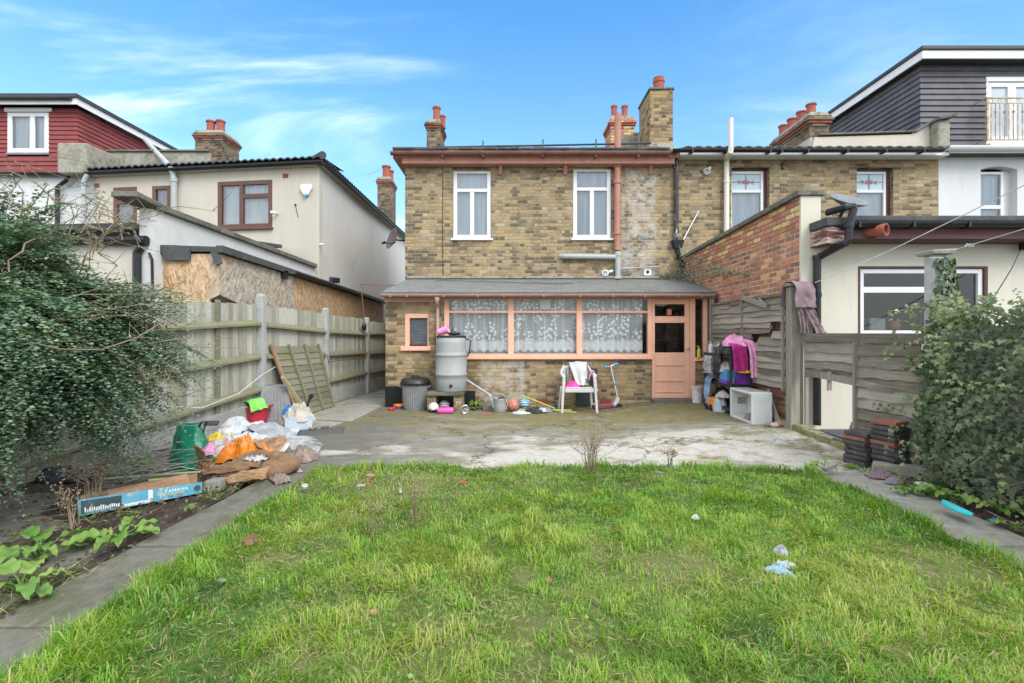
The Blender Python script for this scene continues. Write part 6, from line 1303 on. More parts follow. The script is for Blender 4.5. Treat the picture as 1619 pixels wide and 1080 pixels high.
# --- white plastic armchair, clothes over it
cq = Vector((X(914, 8.62), 8.66, gz(1.2, 8.6))); S = .54
o = thing('armchair', 'white plastic garden armchair against the lean-to wall heaped with clothes', 'chair', cq)
hw = .285
m = MB(); m.grid(lambda a, b: cq + Vector((-.235 + .47 * a, -.22 + .44 * b, .43 - .03 * sin(pi * a) * sin(pi * b) - .03 * b + (.02 * (1 - b) ** 8))), 12, 12); m.build('seat', 'plastic_white', o, smooth=True, solid=.018)
m = MB(); m.beam(cq + Vector((-.25, -.235, .40)), cq + Vector((.25, -.235, .40)), .03, .07); m.build('apron', 'plastic_white', o, bevel=.01)
for sx in (-1, 1):
    for fy in (-1, 1):
        m = MB(); a = cq + Vector((sx * (hw - .02), fy * .22, .42 if fy > 0 else .66)); b = cq + Vector((sx * (hw + .02), fy * .26 - (0 if fy < 0 else -.03), 0))
        m.beam(a, b, .05, .06, (0, 1, 0), .8); m.build('leg', 'plastic_white', o, bevel=.012)
    m = MB(); pts = [cq + Vector((sx * (hw - .02), -.24, .62)), cq + Vector((sx * hw, -.2, .655)), cq + Vector((sx * hw, .1, .665)), cq + Vector((sx * (hw - .02), .2, .70)), cq + Vector((sx * (hw - .07), .25, .80))]
    m.tube(pts, [.026, .032, .032, .03, .026], 10); m.build('armrest', 'plastic_white', o, smooth=True)
m = MB(); n = 16
def bk(a, b):
    th = (a - .5) * 2; z = .42 + b * (.40 - .06 * th * th); return cq + Vector((th * .24, .21 + .07 * b - .05 * th * th, z))
for k in range(7):
    a0 = k / 7 + .02; m.grid(lambda a, b: bk(a0 + a * .10, b), 2, 8)
m.grid(lambda a, b: bk(a, .86 + .16 * b), 16, 3); m.build('backrest', 'plastic_white', o, smooth=True, solid=.014)
def drape(name, label, cat, spine, width, mat, seed, nu=14, wave=.02, thick=.008, taper=1., group=None, parent=None):
    """cloth hung along a spine of points, width vectors given per call (start, end)"""
    sp = [Vector(p) for p in spine]; w0, w1 = Vector(width[0]), Vector(width[1]); n = len(sp); m = MB()
    L = 26
    def fn(a, b):
        f = b * (n - 1); i = min(int(f), n - 2); t_ = f - i
        p0, p1, p2, p3 = sp[max(i - 1, 0)], sp[i], sp[i + 1], sp[min(i + 2, n - 1)]
        p = .5 * ((2 * p1) + (p2 - p0) * t_ + (2 * p0 - 5 * p1 + 4 * p2 - p3) * t_ ** 2 + (-p0 + 3 * p1 - 3 * p2 + p3) * t_ ** 3)
        w = w0.lerp(w1, b); cr = w.cross(Vector((0, 0, 1)))
        cr = cr.normalized() if cr.length > 1e-4 else Vector((0, 1, 0))
        k = .35 + .65 * b
        return p + w * (a - .5) * (1 + .12 * N3(b * 3, seed, 0)) + cr * wave * k * (sin(a * 11 + seed + 1.5 * N3(b * 2, seed, 5)) + N3(a * 4, b * 4, seed) * 1.2) + Vector((0, 0, .02 * N3(a * 3, b * 2, seed + 7))) + cr * wave * .5 * (1 - 2 * abs(N3(a * 5 + b * 3, b * 6 - a * 2, seed + 2)))
    m.grid(fn, nu * 3, L + 14); o = m.build(name, mat, parent, smooth=True, solid=thick)
    if parent is None: T(o, label, cat, group)
    return o
drape('shirt', 'white shirt draped over the back of the plastic armchair', 'shirt', [cq + Vector((.05, .38, .60)), cq + Vector((.05, .34, .82)), cq + Vector((.04, .26, .865)), cq + Vector((.03, .10, .78)), cq + Vector((.06, .02, .58)), cq + Vector((.08, -.06, .475))], ((.40, 0, 0), (.20, 0, 0)), 'cloth_white', 2, wave=.022)
drape('shirt', 'pale pink shirt hanging over the right arm of the plastic armchair', 'shirt', [cq + Vector((.20, .05, .56)), cq + Vector((.26, .06, .70)), cq + Vector((.30, .04, .69)), cq + Vector((.335, .02, .5)), cq + Vector((.34, .0, .36))], ((0, .2, 0), (0, .12, 0)), 'cloth_pink', 4, wave=.015)
crumple('trousers', 'tan folded garment propped in the plastic armchair', 'clothes', cq + Vector((-.09, .12, .42)), .10, .06, .26, 'cloth_tan', 12, amp=.2)
crumple('scarf', 'bright pink folded cloth on the seat of the plastic armchair', 'cloth', cq + Vector((-.10, -.08, .42)), .14, .10, .10, 'pink_hot', 14, amp=.4)
crumple('clothes', 'dark brown garment at the right of the armchair seat', 'clothes', cq + Vector((.17, .05, .42)), .07, .10, .15, 'cardboard_wet', 15, amp=.3)
# --- kick scooter
sq = Vector((X(938, 8.75), 8.78, gz(1.5, 8.7))); o = thing('scooter', 'child kick scooter with blue grips leaning by the lean-to wall', 'scooter', sq)
fw = Vector((X(981, 8.75), 8.82, sq.z + .055)); bw = sq + Vector((.035, 0, .05))
for nm, c0, r in (('wheel', fw, .055), ('wheel', bw, .05)):
    m = MB(); m.lathe([(r * .6, -.012), (r * .92, -.014), (r, -.006), (r, .006), (r * .92, .014), (r * .6, .012)], c0, 22, axis=(.05, 1, 0)); w_ = m.build(nm, 'plastic_black', o)
    m = MB(); m.lathe([(r * .62, -.011), (r * .62, .011)], c0, 18, axis=(.05, 1, 0)); m.build('rim', 'plastic_white', w_)
m = MB(); m.beam(bw + Vector((-.02, 0, .01)), fw + Vector((-.09, -.01, .02)), .09, .025); m.build('deck', 'cloth_magenta', o, bevel=.008)
m = MB(); m.beam(fw + Vector((-.1, -.01, .02)), fw + Vector((-.02, 0, .16)), .07, .06); m.build('fork', 'plastic_white', o, bevel=.01); m = MB(); m.beam(bw + Vector((-.05, 0, .05)), bw + Vector((.05, 0, .06)), .06, .012); m.build('mudguard', 'plastic_white', o)
hd = P(966, 579, 8.95)
m = MB(); m.tube([fw + Vector((-.01, 0, .05)), hd], .016, 10); m.tube([fw.lerp(hd, .15), fw.lerp(hd, .5)], .021, 10); m.build('stem', 'chrome', o)
ba, bb = hd + Vector((-.13, -.06, -.02)), hd + Vector((.14, .02, .05))
m = MB(); m.tube([ba, hd, bb], .013, 8); m.build('handlebar', 'chrome', o)
for a, b in ((ba, hd), (bb, hd)):
    m = MB(); m.tube([a, a.lerp(b, .55)], .022, 10); m.build('grip', 'scooter_blue', o)
m = MB(); q = fw.lerp(hd, .56); m.ball(q + Vector((.02, -.01, 0)), .03, 10, 8, (.8, 1, 1.2)); m.build('clamp', 'scooter_blue', o)
_before = set(bpy.data.objects)
# --- shelf unit by the right fence with everything on it
sx0, sx1, sy0, sy1 = 3.20, 3.53, 7.08, 8.12; sg = gz(3.3, 7.6)
o = thing('shelf_unit', 'black plastic shelving unit beside the right fence crammed with clothes and tubs', 'shelf unit', (3.36, 7.6, sg))
for z in (sg + .06, .56, 1.02):
    m = MB(); m.box(sx0, sx1, sy0, sy1, z, z + .05); m.build('shelf', 'plastic_black', o, bevel=.008)
for xx in (sx0 + .02, sx1 - .02):
    for yy in (sy0 + .02, sy1 - .02):
        m = MB()
        for z0, z1 in ((sg - .02, sg + .06), (sg + .11, .56), (.61, 1.02)): m.tube([(xx, yy, z0), (xx, yy, z1)], .022, 10)
        m.build('leg', 'plastic_black', o)
zt_ = 1.07
def pump(label, x, y, z, r, h, mat, cap, name='bottle'):
    b = thing(name, label, 'bottle', (x, y, z)); m = MB(); m.lathe([(r * .95, 0), (r, .01), (r, h * .62), (r * .8, h * .72), (r * .35, h * .78)], (x, y, z), 18); m.build('body', mat, b, smooth=False)
    m = MB(); m.lathe([(r * .4, h * .78), (r * .4, h * .86), (r * .16, h * .87), (r * .16, h * .96), (r * .4, h * .97), (r * .4, h)], (x, y, z), 12); m.box(x - r * 1.2, x, y - .008, y + .008, z + h * .95, z + h); m.build('pump', cap, b)
pump('left of the two white pump bottles on the black shelf unit', 3.27, 7.98, zt_, .038, .19, 'lotion', 'plastic_white'); pump('right of the two white pump bottles on the black shelf unit', 3.30, 7.72, zt_, .038, .19, 'lotion', 'plastic_white')
pump('yellow green glass bottle on the pink sill beside the door', X(1106, 9.12), 9.14, Z(565, 9.2) - .003, .034, .22, 'oil_yellow', 'lime')
m = MB(); m.ball((3.22, 7.62, zt_ + .02), .045, 10, 8, (1.2, 1, .6)); c_ = m.build('soap', 'pink_bright', smooth=True); T(c_, 'small pink bar beside the white pump bottles on the shelf unit', 'soap')
crumple('clothes', 'dark grey garment heaped on the near end of the shelf unit top', 'clothes', (3.30, 7.38, zt_), .17, .26, .17, 'cloth_black', 22, amp=.35)
drape('clothes', 'dark sleeve hanging off the front of the shelf unit top', 'clothes', [(3.32, 7.5, 1.19), (3.22, 7.5, 1.17), (3.15, 7.48, 1.02), (3.14, 7.47, .84), (3.15, 7.47, .74)], ((0, .28, 0), (0, .16, 0)), 'cloth_black', 21)
crumple('jacket', 'light pink jacket piled on top of the shelf unit', 'jacket', (3.38, 7.32, zt_ + .12), .17, .24, .16, 'cloth_pink', 24, amp=.35)
drape('jacket', 'pink sleeve hanging down the near end of the shelf unit', 'clothes', [(3.46, 7.2, 1.30), (3.50, 7.04, 1.24), (3.53, 7.0, 1.0), (3.53, 6.99, .72)], ((.16, 0, 0), (.11, 0, 0)), 'cloth_pink', 25)
drape('clothes', 'magenta garment hanging off the near end of the shelf unit', 'clothes', [(3.36, 7.26, 1.25), (3.33, 7.07, 1.2), (3.33, 7.03, 1.0), (3.34, 7.02, .82)], ((.24, 0, 0), (.22, 0, 0)), 'cloth_magenta', 26, wave=.022)
drape('bag', 'grey plastic bag hanging at the far end under the shelf unit top', 'bag', [(3.17, 7.86, 1.02), (3.15, 7.86, .9), (3.16, 7.86, .76)], ((0, .3, 0), (0, .26, 0)), 'tarp', 27)
drape('jeans', 'pair of light blue jeans hanging from the middle shelf of the unit', 'jeans', [(3.30, 7.86, .66), (3.18, 7.84, .66), (3.14, 7.82, .52), (3.12, 7.80, .34), (3.13, 7.78, .22)], ((0, .26, 0), (0, .17, 0)), 'denim', 28)
m = MB(); m.lathe([(.02, 0), (.15, .008), (.16, .015)], (3.22, 7.76, .735), 22); c_ = m.build('plate', 'plastic_white'); T(c_, 'white flat dish lying over things on the middle shelf of the unit', 'dish')
crumple('clothes', 'grey clothes stuffed in the back of the middle shelf', 'clothes', (3.38, 7.6, .61), .13, .45, .28, 'cloth_grey', 29, amp=.3)
crumple('clothes', 'cream cloth bundle under the shelf unit top', 'clothes', (3.28, 7.42, .78), .10, .16, .14, 'cloth_cream', 30, amp=.4)
m = MB(); m.hexa([(3.20, 7.22, .61), (3.36, 7.22, .61), (3.36, 7.44, .61), (3.20, 7.44, .61)], [(3.18, 7.2, .83), (3.38, 7.2, .83), (3.38, 7.46, .83), (3.18, 7.46, .83)]); c_ = thing('tub', 'blue plastic tub with a purple base on the middle shelf', 'tub', (3.28, 7.33, .61)); m.build('body', 'scooter_blue', c_, bevel=.015)
m = MB(); m.box(3.185, 3.375, 7.205, 7.455, .61, .66); m.build('base', 'purple', c_)
m = MB(); m.box(3.22, 3.32, 7.56, 7.68, .61, .72); c_ = m.build('box', 'plastic_black', bevel=.01); T(c_, 'black box on the middle shelf of the unit behind the jeans', 'box')
crumple('bag', 'purple foil sack with a yellow band at the near end of the middle shelf', 'bag', (3.44, 7.16, .61), .12, .12, .23, 'cloth_purple', 31, amp=.3)
m = MB(); m.lathe([(.10, 0), (.11, .02), (.10, .04)], (3.45, 7.13, .79), 16); c_ = m.build('band', 'yellow_plastic'); T(c_, 'yellow rim above the purple sack on the shelf unit', 'rim')
oz = sg + .11
cq2 = (3.20, 7.72, sg); c_ = thing('toy_box', 'orange toy cart under the shelf unit beside the sink', 'toy', cq2)
m = MB(); m.box(3.12, 3.36, 7.52, 7.84, sg + .03, sg + .21); m.build('body', 'orange_plastic', c_, bevel=.015)
for yy in (7.60, 7.76):
    m = MB(); m.lathe([(.05, 0), (.05, .02), (.02, .025)], (3.12, yy, sg + .055), 16, axis=(-1, 0, 0)); m.build('wheel', 'plastic_black', c_)
crumple('bag', 'blue and white plastic bag on the ground behind the white sink', 'bag', (3.20, 7.46, sg), .10, .10, .26, 'paper_blue', 33, amp=.35)
crumple('cushion', 'cream cushion under the shelf unit above the blue bag', 'cushion', (3.24, 7.42, sg + .24), .10, .14, .09, 'cloth_cream', 34, amp=.2)
crumple('clothes', 'dark clothing pushed under the lowest opening of the shelf unit', 'clothes', (3.36, 7.75, sg + .1), .13, .34, .24, 'cloth_black', 35, amp=.3)
q = Vector((X(1103, 8.85), 8.85, gz(3.3, 8.8))); c_ = thing('bucket', 'white paint bucket with pink stains between the door and the shelf unit', 'bucket', q)
wx('bucket_pink', [(.62, .60, .60), (.70, .68, .68)], 5, .5, .05, stain=((.60, .18, .34), 6, .55, .8))
m = MB(); m.lathe([(.085, 0), (.10, .26)], q, 20); m.build('body', 'bucket_pink', c_); m = MB(); m.lathe([(.11, .255), (.112, .30), (.06, .305), (.001, .305)], q, 20); m.build('lid', 'plastic_white', c_)
for _o in [o_ for o_ in bpy.data.objects if o_ not in _before and o_.parent is None]:      # the unit stands clear behind the sink
    if 'sill' in _o['label'] or 'bucket' in _o['label']: continue
    _o.location.x += .15; _o.location.y += .35
# --- white sink on its side
gs = gz(3.45, 7.0); X0, X1s, Y0, Y1, Z0, Z1 = 3.33, 3.62, 6.72, 7.40, gs - .005, gs + .445
o = thing('sink', 'white ceramic sink lying on its side beside the shelf unit', 'sink', (3.5, 7.05, gs))
m = MB(); tk = .04
m.box(X0, X1s, Y0, Y0 + tk, Z0, Z1); m.box(X0, X1s, Y1 - tk, Y1, Z0, Z1); m.box(X0, X1s, Y0 + tk, Y1 - tk, Z0, Z0 + tk); m.box(X0, X1s, Y0 + tk, Y1 - tk, Z1 - tk, Z1); m.box(X1s - .04, X1s, Y0 + tk, Y1 - tk, Z0 + tk, Z1 - tk)
m.build('basin', 'sink_white', o, bevel=.014, bseg=3)
m = MB(); m.lathe([(.05, 0), (.05, .008), (.03, .01), (.03, .002)], (X1s - .04, 6.98, gs + .26), 18, axis=(-1, 0, 0)); m.build('drain', 'chrome', o); m = MB(); m.lathe([(.028, 0), (.028, .004)], (X1s - .042, 6.98, gs + .26), 16, axis=(-1, 0, 0)); m.build('drain_hole', 'hole_black', o)
m = MB(); m.box(X0 + .1, X1s - .06, Y1 - .05, Y1 - .035, gs + .2, gs + .3); m.build('overflow', 'cement', o, bevel=.005)
crumple('paper_scrap', 'brown scrap of paper lying inside the white sink', 'paper', (3.42, 6.92, gs + .035), .07, .13, .07, 'rag_brown', 41, amp=.4)
m = MB(); m.beam((3.66, 6.62, gz(3.6, 6.6)), (3.68, 6.98, gs + .45), .07, .03, (1, 0, 0)); o = m.build('plank', 'old_post'); T(o, 'short grey plank leaning on the brick wall behind the sink', 'plank')
for i, (px, py, Y, r) in enumerate(((1232, 668, 6.55, .05), (1240, 664, 6.6, .06), (1222, 671, 6.6, .035))):
    m = MB(); m.ball((X(px, Y) - .06, Y, gz(3.6, Y) + r * .6), r, 10, 7, (1.3, 1, .75)); o = m.build('rubble', ('rubble', 'brick_piece', 'stone')[i], bevel=0); T(o, ('pale lump of rubble', 'brown lump of broken brick', 'small grey stone')[i] + ' between the sink and the fence post', 'rubble')
# --- jacket on the fence post
jb = Vector((3.75, 6.42, 2.06))
drape('jacket', 'mauve hooded top hung over the fence post on the right', 'jacket', [jb + Vector((-.02, .12, -.3)), jb + Vector((.0, .1, -.03)), jb + Vector((.04, -.02, .025)), jb + Vector((.05, -.14, -.06)), jb + Vector((.04, -.17, -.2)), jb + Vector((.05, -.165, -.33))], ((.24, .02, 0), (.30, .02, 0)), 'cloth_mauve', 51, wave=.022)
drape('jacket', 'mauve leg of the garment hanging from the fence post towards the drainpipe', 'clothes', [jb + Vector((.06, -.1, -.2)), jb + Vector((.12, -.12, -.36)), jb + Vector((.20, -.13, -.53)), jb + Vector((.27, -.13, -.67))], ((.13, .03, 0), (.16, .04, .03)), 'cloth_mauve', 52, wave=.018)
drape('jacket', 'shorter mauve leg of the garment hanging close to the fence post', 'clothes', [jb + Vector((.02, -.1, -.2)), jb + Vector((.03, -.12, -.4)), jb + Vector((.05, -.12, -.66))], ((.12, .0, 0), (.10, .0, 0)), 'cloth_mauve', 53, wave=.018)
# --- stacks of dark red edged tiles by the ivy
wx('tile_dark', [(.055, .052, .052), (.11, .10, .098)], 9, .9, .5, stain=((.19, .18, .165), 9, .60, .7)); wx('tile_red', [(.24, .09, .06), (.33, .14, .10)], 6, .9, .4, stain=((.10, .09, .085), 6, .52, .8))
tl = None; rng = random.Random(31)
def tile_at(x, y, z, rz, red, label):
    m = MB(); m.box(-.115, .115, -.115, .115, 0, .036)
    for k in range(4): m.box(-.1 + k * .055, -.07 + k * .055, -.117, .117, -.012, 0)
    o = m.build('paver', ['tile_dark'] if not red else ['tile_red'], at=(0, 0, 0), bevel=.004); o.location = (x, y, z); o.rotation_euler = (rng.uniform(-.02, .02), rng.uniform(-.02, .02), rz); T(o, label, 'paver', 'dark pavers stacked in two piles beside the ivy'); return o
ORD = ['lowest', 'second from the ground', 'third from the ground', 'fourth from the ground', 'fifth from the ground', 'sixth from the ground', 'seventh from the ground', 'eighth from the ground', 'ninth from the ground', 'topmost']
for sx, sy, n, nm in ((3.74, 5.18, 7, 'shorter'), (3.87, 4.95, 10, 'taller')):
    for k in range(n):
        red = (nm == 'taller' and k in (9, 5)) or (nm == 'shorter' and k == 5)
        lab = ORD[k] if k < n - 1 else 'topmost'
        tile_at(sx + rng.uniform(-.012, .012), sy + rng.uniform(-.012, .012), gz(sx, sy) + .014 + k * (.051 if nm == 'taller' else .05), .35 + rng.uniform(-.12, .12), red, ('reddish' if red else 'dark') + ' square paver, ' + lab + ' in the ' + nm + ' pile by the ivy')

# ------------------------------------------------------------------ rubbish heap on the left
# --- compost bin: tapered, ribbed
q = G(424, 668); q = Vector((q.x, q.y + .2, 0)); o = thing('compost_bin', 'grey ribbed tapering compost bin by the left fence', 'compost bin', q)
m = MB(); bw_, tw, H = .27, .175, .56; pts = []
def ring(w, z, rib):
    r = []
    for k in range(4):
        a = k * pi / 2; c_, s_ = cos(a), sin(a); N = 18
        for i in range(N):
            u = -1 + 2 * i / N; d = w + (.009 if (i % 2 and rib and 2 < i < N - 1) else 0)
            r.append(q + Vector(((c_ * d - s_ * u * w), (s_ * d + c_ * u * w), z)))
    return r
R_ = Matrix.Rotation(.5, 4, 'Z')
rings = [ring(bw_, 0, False), ring(bw_ - .004, .03, False), ring(bw_ - .006, .035, True), ring(tw + .012, H - .06, True), ring(tw + .01, H - .05, False), ring(tw, H, False), ring(tw - .02, H + .01, False)]
n = 72; vs = [v for r in rings for v in r]; vs = [q + R_.to_3x3() @ (v - q) for v in vs]
m.add(vs, [(i * n + k, i * n + (k + 1) % n, (i + 1) * n + (k + 1) % n, (i + 1) * n + k) for i in range(len(rings) - 1) for k in range(n)]); m.build('body', 'bin_grey', o)
m = MB(); m.add([q + R_.to_3x3() @ Vector((a * (tw - .015), b * (tw - .015), H + .004)) for a, b in ((-1, -1), (1, -1), (1, 1), (-1, 1))], [(0, 1, 2, 3)]); m.beam(q + Vector((-.06, 0, H + .01)), q + Vector((.06, 0, H + .01)), .03, .025); m.build('lid', 'bin_grey', o)
# --- leaning lap panel and loose timber
o = thing('hurdle', 'mossy lap fence panel with four battens leaning against the left fence', 'fence panel', (-3.7, 8.5, 0))
TL, TR, BL, BR = Vector((-3.93, 7.84, 1.19)), Vector((-3.66, 9.15, 1.17)), Vector((-3.55, 7.95, .015)), Vector((-3.40, 9.22, .015))
def pq(a, b): return (TL * (1 - a) + TR * a) * (1 - b) + (BL * (1 - a) + BR * a) * b
pn = (TR - TL).cross(BL - TL).normalized(); pn = pn if pn.x > 0 else -pn
m = MB(); n = 11; rng = random.Random(17)
for k in range(n):
    m.ct = rng.random(); b0, b1 = k / n, (k + 1.15) / n; b1 = min(b1, 1)
    m.add([pq(0, b0) - pn * .012, pq(1, b0) - pn * .012, pq(1, b1) + pn * .003, pq(0, b1) + pn * .003, pq(0, b0) - pn * .018, pq(1, b0) - pn * .018, pq(1, b1) - pn * .006, pq(0, b1) - pn * .006], [(0, 1, 2, 3), (3, 2, 6, 7), (7, 6, 5, 4), (0, 4, 5, 1)])
m.build('boards', 'green_lap', o)
for k, a in enumerate((.015, .35, .67, .985)):
    m = MB(); m.beam(pq(a, -.02) + pn * .02, pq(a, 1.0) + pn * .02, .045, .035, pn); b_ = m.build('batten', 'mossy_rail' if k else 'cardboard', o)
    if k == 0: b_['label'] = 'reddish brown edge batten'
m = MB(); m.beam(P(447, 596, 7.55), P(490, 659, 8.0), .075, .045, (1, .3, .4)); o = m.build('timber', 'timber'); T(o, 'pale sawn timber batten leaning against the mossy panel', 'timber')
# --- plastic crate with white clothes
q = G(466, 681); q = Vector((q.x, q.y + .1, 0)); o = thing('crate', 'pale blue plastic crate of clothes in front of the leaning panel', 'crate', q)
R_ = Matrix.Rotation(.55, 3, 'Z')
def bxr(m, c, R, x0, x1, y0, y1, z0, z1, sh=1.):
    m.hexa([c + R @ Vector((x * sh, y * sh, z0)) for x, y in ((x0, y0), (x1, y0), (x1, y1), (x0, y1))], [c + R @ Vector((x, y, z1)) for x, y in ((x0, y0), (x1, y0), (x1, y1), (x0, y1))])
m = MB()
for a in ((-.19, .19, -.14, -.125), (-.19, .19, .125, .14), (-.19, -.175, -.125, .125), (.175, .19, -.125, .125)): bxr(m, q, R_, *a, .01, .20, .93)
bxr(m, q, R_, -.17, .17, -.12, .12, .0, .02); m.build('body', 'paper_blue', o)
crumple('clothes', 'cream and white clothes heaped in the pale blue crate', 'clothes', q + Vector((.02, .02, .12)), .21, .17, .22, 'cloth_cream', 61, amp=.45)
crumple('rag', 'brown rag spilling over the left side of the pale crate', 'cloth', q + Vector((-.16, -.06, .06)), .15, .10, .12, 'rag_brown', 62, amp=.5)
crumple('bag', 'blue plastic bag behind the crate of clothes', 'bag', q + Vector((-.17, .10, .16)), .11, .08, .14, 'cloth_blue', 63, amp=.4)
m = MB(); a = q + Vector((-.05, .3, .1)); m.tube([a, a + Vector((.08, .05, .30))], .018, 8); m.tube([a + Vector((.08, .05, .3)), a + Vector((.12, .06, .36))], .03, 8); o = m.build('tool_handle', 'plastic_black'); T(o, 'black tool handle sticking up behind the crate of clothes', 'tool')
m = MB(); m.ball(q + Vector((-.07, .2, .27)), .05, 12, 8); o = m.build('cup', 'cloth_green', smooth=True); T(o, 'small green object behind the crate of clothes', 'toy')
for k in range(5):
    m = MB(); rr = random.Random(k); m.ball((q.x + .25 + rr.uniform(-.06, .14), q.y + rr.uniform(-.1, .12), .025), .03, 8, 6, (1.4, 1, .8)); o = m.build('scrap', 'rag_brown', smooth=True); T(o, 'small brown scrap on the paving right of the pale crate', 'scrap', 'scraps beside the crate')
# --- red bucket with the green cloth
q = G(399, 674); q = Vector((q.x, q.y + .15, 0)); o = thing('bucket', 'red plastic trug in front of the compost bin', 'bucket', q)
m = MB(); m.lathe([(.13, 0), (.16, .14), (.185, .27), (.195, .28), (.18, .27), (.15, .1)], q, 30, cap=False); m.build('body', 'red_bucket', o, smooth=True)
m = MB(); m.tube([q + Vector((.19, -.05, .27)), q + Vector((.23, -.06, .30)), q + Vector((.23, .04, .3)), q + Vector((.19, .05, .27))], .012, 8); m.build('handle', 'red_bucket', o)
crumple('clothes', 'crimson garment stuffed in the red trug', 'clothes', q + Vector((-.02, 0, .22)), .16, .15, .10, 'red_bucket', 64, amp=.4)
drape('cloth', 'bright green cloth thrown over the red trug', 'cloth', [q + Vector((-.26, -.02, .03)), q + Vector((-.22, -.02, .22)), q + Vector((-.12, -.03, .37)), q + Vector((.0, -.06, .38)), q + Vector((.08, -.13, .30)), q + Vector((.12, -.17, .25))], ((.06, .26, 0), (.18, .14, .05)), 'cloth_green', 65, wave=.02)
drape('clothes', 'black sleeve hanging on the left of the red trug', 'clothes', [q + Vector((-.17, -.08, .28)), q + Vector((-.2, -.10, .15)), q + Vector((-.2, -.12, .02))], ((.09, .05, 0), (.1, .05, 0)), 'cloth_black', 66)
# --- green garden sack with a black seam
q = G(291, 748); q = Vector((q.x, q.y + .12, -.01)); o = thing('garden_sack', 'upright dark green garden sack with black piping', 'sack', q)
def sack(a, b):
    th = 2 * pi * a; k = 1 - .50 * b ** 3; w, dpt = .17 * k * (1 + .10 * sin(1.2 + b * 6)), .14 * (1 - .72 * b ** 1.4)
    sq_ = lambda v: math.copysign(abs(v) ** .75, v)
    x, y = sq_(cos(th)) * w, sq_(sin(th)) * dpt; n_ = .05 * (1 - 2 * abs(N3(x * 9, b * 4, y * 9))) + .022 * (1 - 2 * abs(N3(x * 20 + b * 5, b * 9, y * 20)))
    return q + Vector((x * (1 + n_ * 3) - .02 * b - .045 * b * b, y * (1 + n_ * 3) + .05 * b, b * .47))
m = MB(); m.grid(sack, 56, 24); m.build('body', 'green_bag', o, smooth=True, solid=.004)
m = MB(); m.tube([Vector(sack(.70 + .02 * sin(k), k / 10)) + Vector((0, -.005, 0)) for k in range(11)], .007, 6); m.tube([Vector(sack(.70 + .18 * k / 6, .16 - .015 * k)) + Vector((0, -.005, 0)) for k in range(7)], .006, 6); m.build('piping', 'plastic_black', o)
m = MB(); m.tube([Vector(sack(.95, .95)) , q + Vector((.12, -.02, .5)), q + Vector((.17, -.02, .51)), q + Vector((.14, -.04, .40))], .009, 6); m.build('handle', 'plastic_black', o)
m = MB(); a = q + Vector((-.10, .16, .44)); m.beam(a, a + Vector((.12, .02, .06)), .12, .015, (-.4, -.4, 1)); o2 = m.build('tray', 'plastic_grey'); T(o2, 'grey flat tray edge poking out behind the green sack', 'tray')
m = MB(); a = q + Vector((.04, .14, .46)); m.beam(a, a + Vector((.14, .02, .0)), .06, .012, (0, -.6, .8)); o2 = m.build('tray', 'plastic_black'); T(o2, 'black tray leaning behind the right of the green sack', 'tray')
# --- the heap itself
def H(px, py, z=0.0):                             # ground position of a pixel lying z above the ground
    Y = FPX * (EYE - z) / (py - HY); return Vector((X(px, Y), Y, z))
crumple('clothes', 'heap of pale printed clothes between the green sack and the orange bag', 'clothes', H(337, 735, 0) + Vector((.02, .22, 0)), .27, .30, .24, 'prints', 71, amp=.5, fr=3)
crumple('packaging', 'yellow crumpled packaging on top of the printed clothes', 'packaging', H(345, 696, .22), .14, .08, .06, 'yellow_plastic', 72, amp=.5)
crumple('toy', 'soft pink toy lying on the printed clothes beside the orange bag', 'toy', H(332, 718, .18), .06, .08, .09, 'cloth_pink', 73, amp=.3)
sheet('cardboard', 'upright brown cardboard flap beside the green sack', 'cardboard', [H(306, 703, .33), H(322, 712, .30), H(328, 745, .04), H(319, 748, .0)], 'cardboard', 74, amp=.015)
crumple('bag', 'bright orange crumpled plastic bag on the rubbish heap', 'bag', H(381, 733, .06) + Vector((.0, .12, 0)), .27, .17, .21, 'orange_bag', 75, amp=.8, fr=3.2, nu=80, nv=20)
crumple('bag', 'pale blue and white carrier bag beside the grey tarpaulin', 'bag', H(372, 694, .1), .26, .16, .16, 'paper_blue', 76, rz=.3, amp=.4)
crumple('bag', 'lilac white cushion shaped bag at the back of the rubbish heap', 'bag', H(368, 684, .12) + Vector((-.04, .18, 0)), .20, .13, .15, 'cloth_white', 77, amp=.2)
sheet('paper', 'white paper sheet printed with blue lying above the orange bag', 'paper', [H(366, 694, .26), H(392, 684, .27), H(428, 692, .25), H(398, 700, .25)], 'paper_blue', 78, amp=.02, group=None)
sheet('paper', 'cream paper sheets below the red trug', 'paper', [H(386, 672, .13), H(416, 666, .14), H(420, 676, .1), H(392, 680, .1)], 'paper', 79, amp=.02)
sheet('paper', 'white envelope standing right of the red trug', 'paper', [H(416, 672, .12), H(440, 668, .10), H(444, 678, .04), H(420, 680, .05)], 'paper', 80, amp=.012)
sheet('paper', 'white sheet lying on the paving below the pale crate', 'paper', [H(452, 676, .03), H(478, 676, .02), H(470, 686, .02), H(446, 686, .02)], 'paper', 81, amp=.01)
sheet('tarpaulin', 'grey silvery sheet laid over the right of the rubbish heap', 'sheet', [H(389, 675, .26), H(430, 668, .24), H(472, 688, .14), H(424, 699, .22)], 'tarp', 82, amp=.02, dome=.05)
sheet('cardboard', 'silver backed card panel stretching right onto the paving', 'cardboard', [H(440, 687, .24), H(494, 691, .17), H(513, 705, .03), H(464, 714, .05)], 'tarp', 83, amp=.015, dome=.04)
sheet('cardboard', 'brown open cardboard flap right of the orange bag', 'cardboard', [H(400, 698, .28), H(450, 689, .25), H(458, 708, .12), H(436, 730, .05)], 'cardboard', 84, amp=.014, dome=-.05)
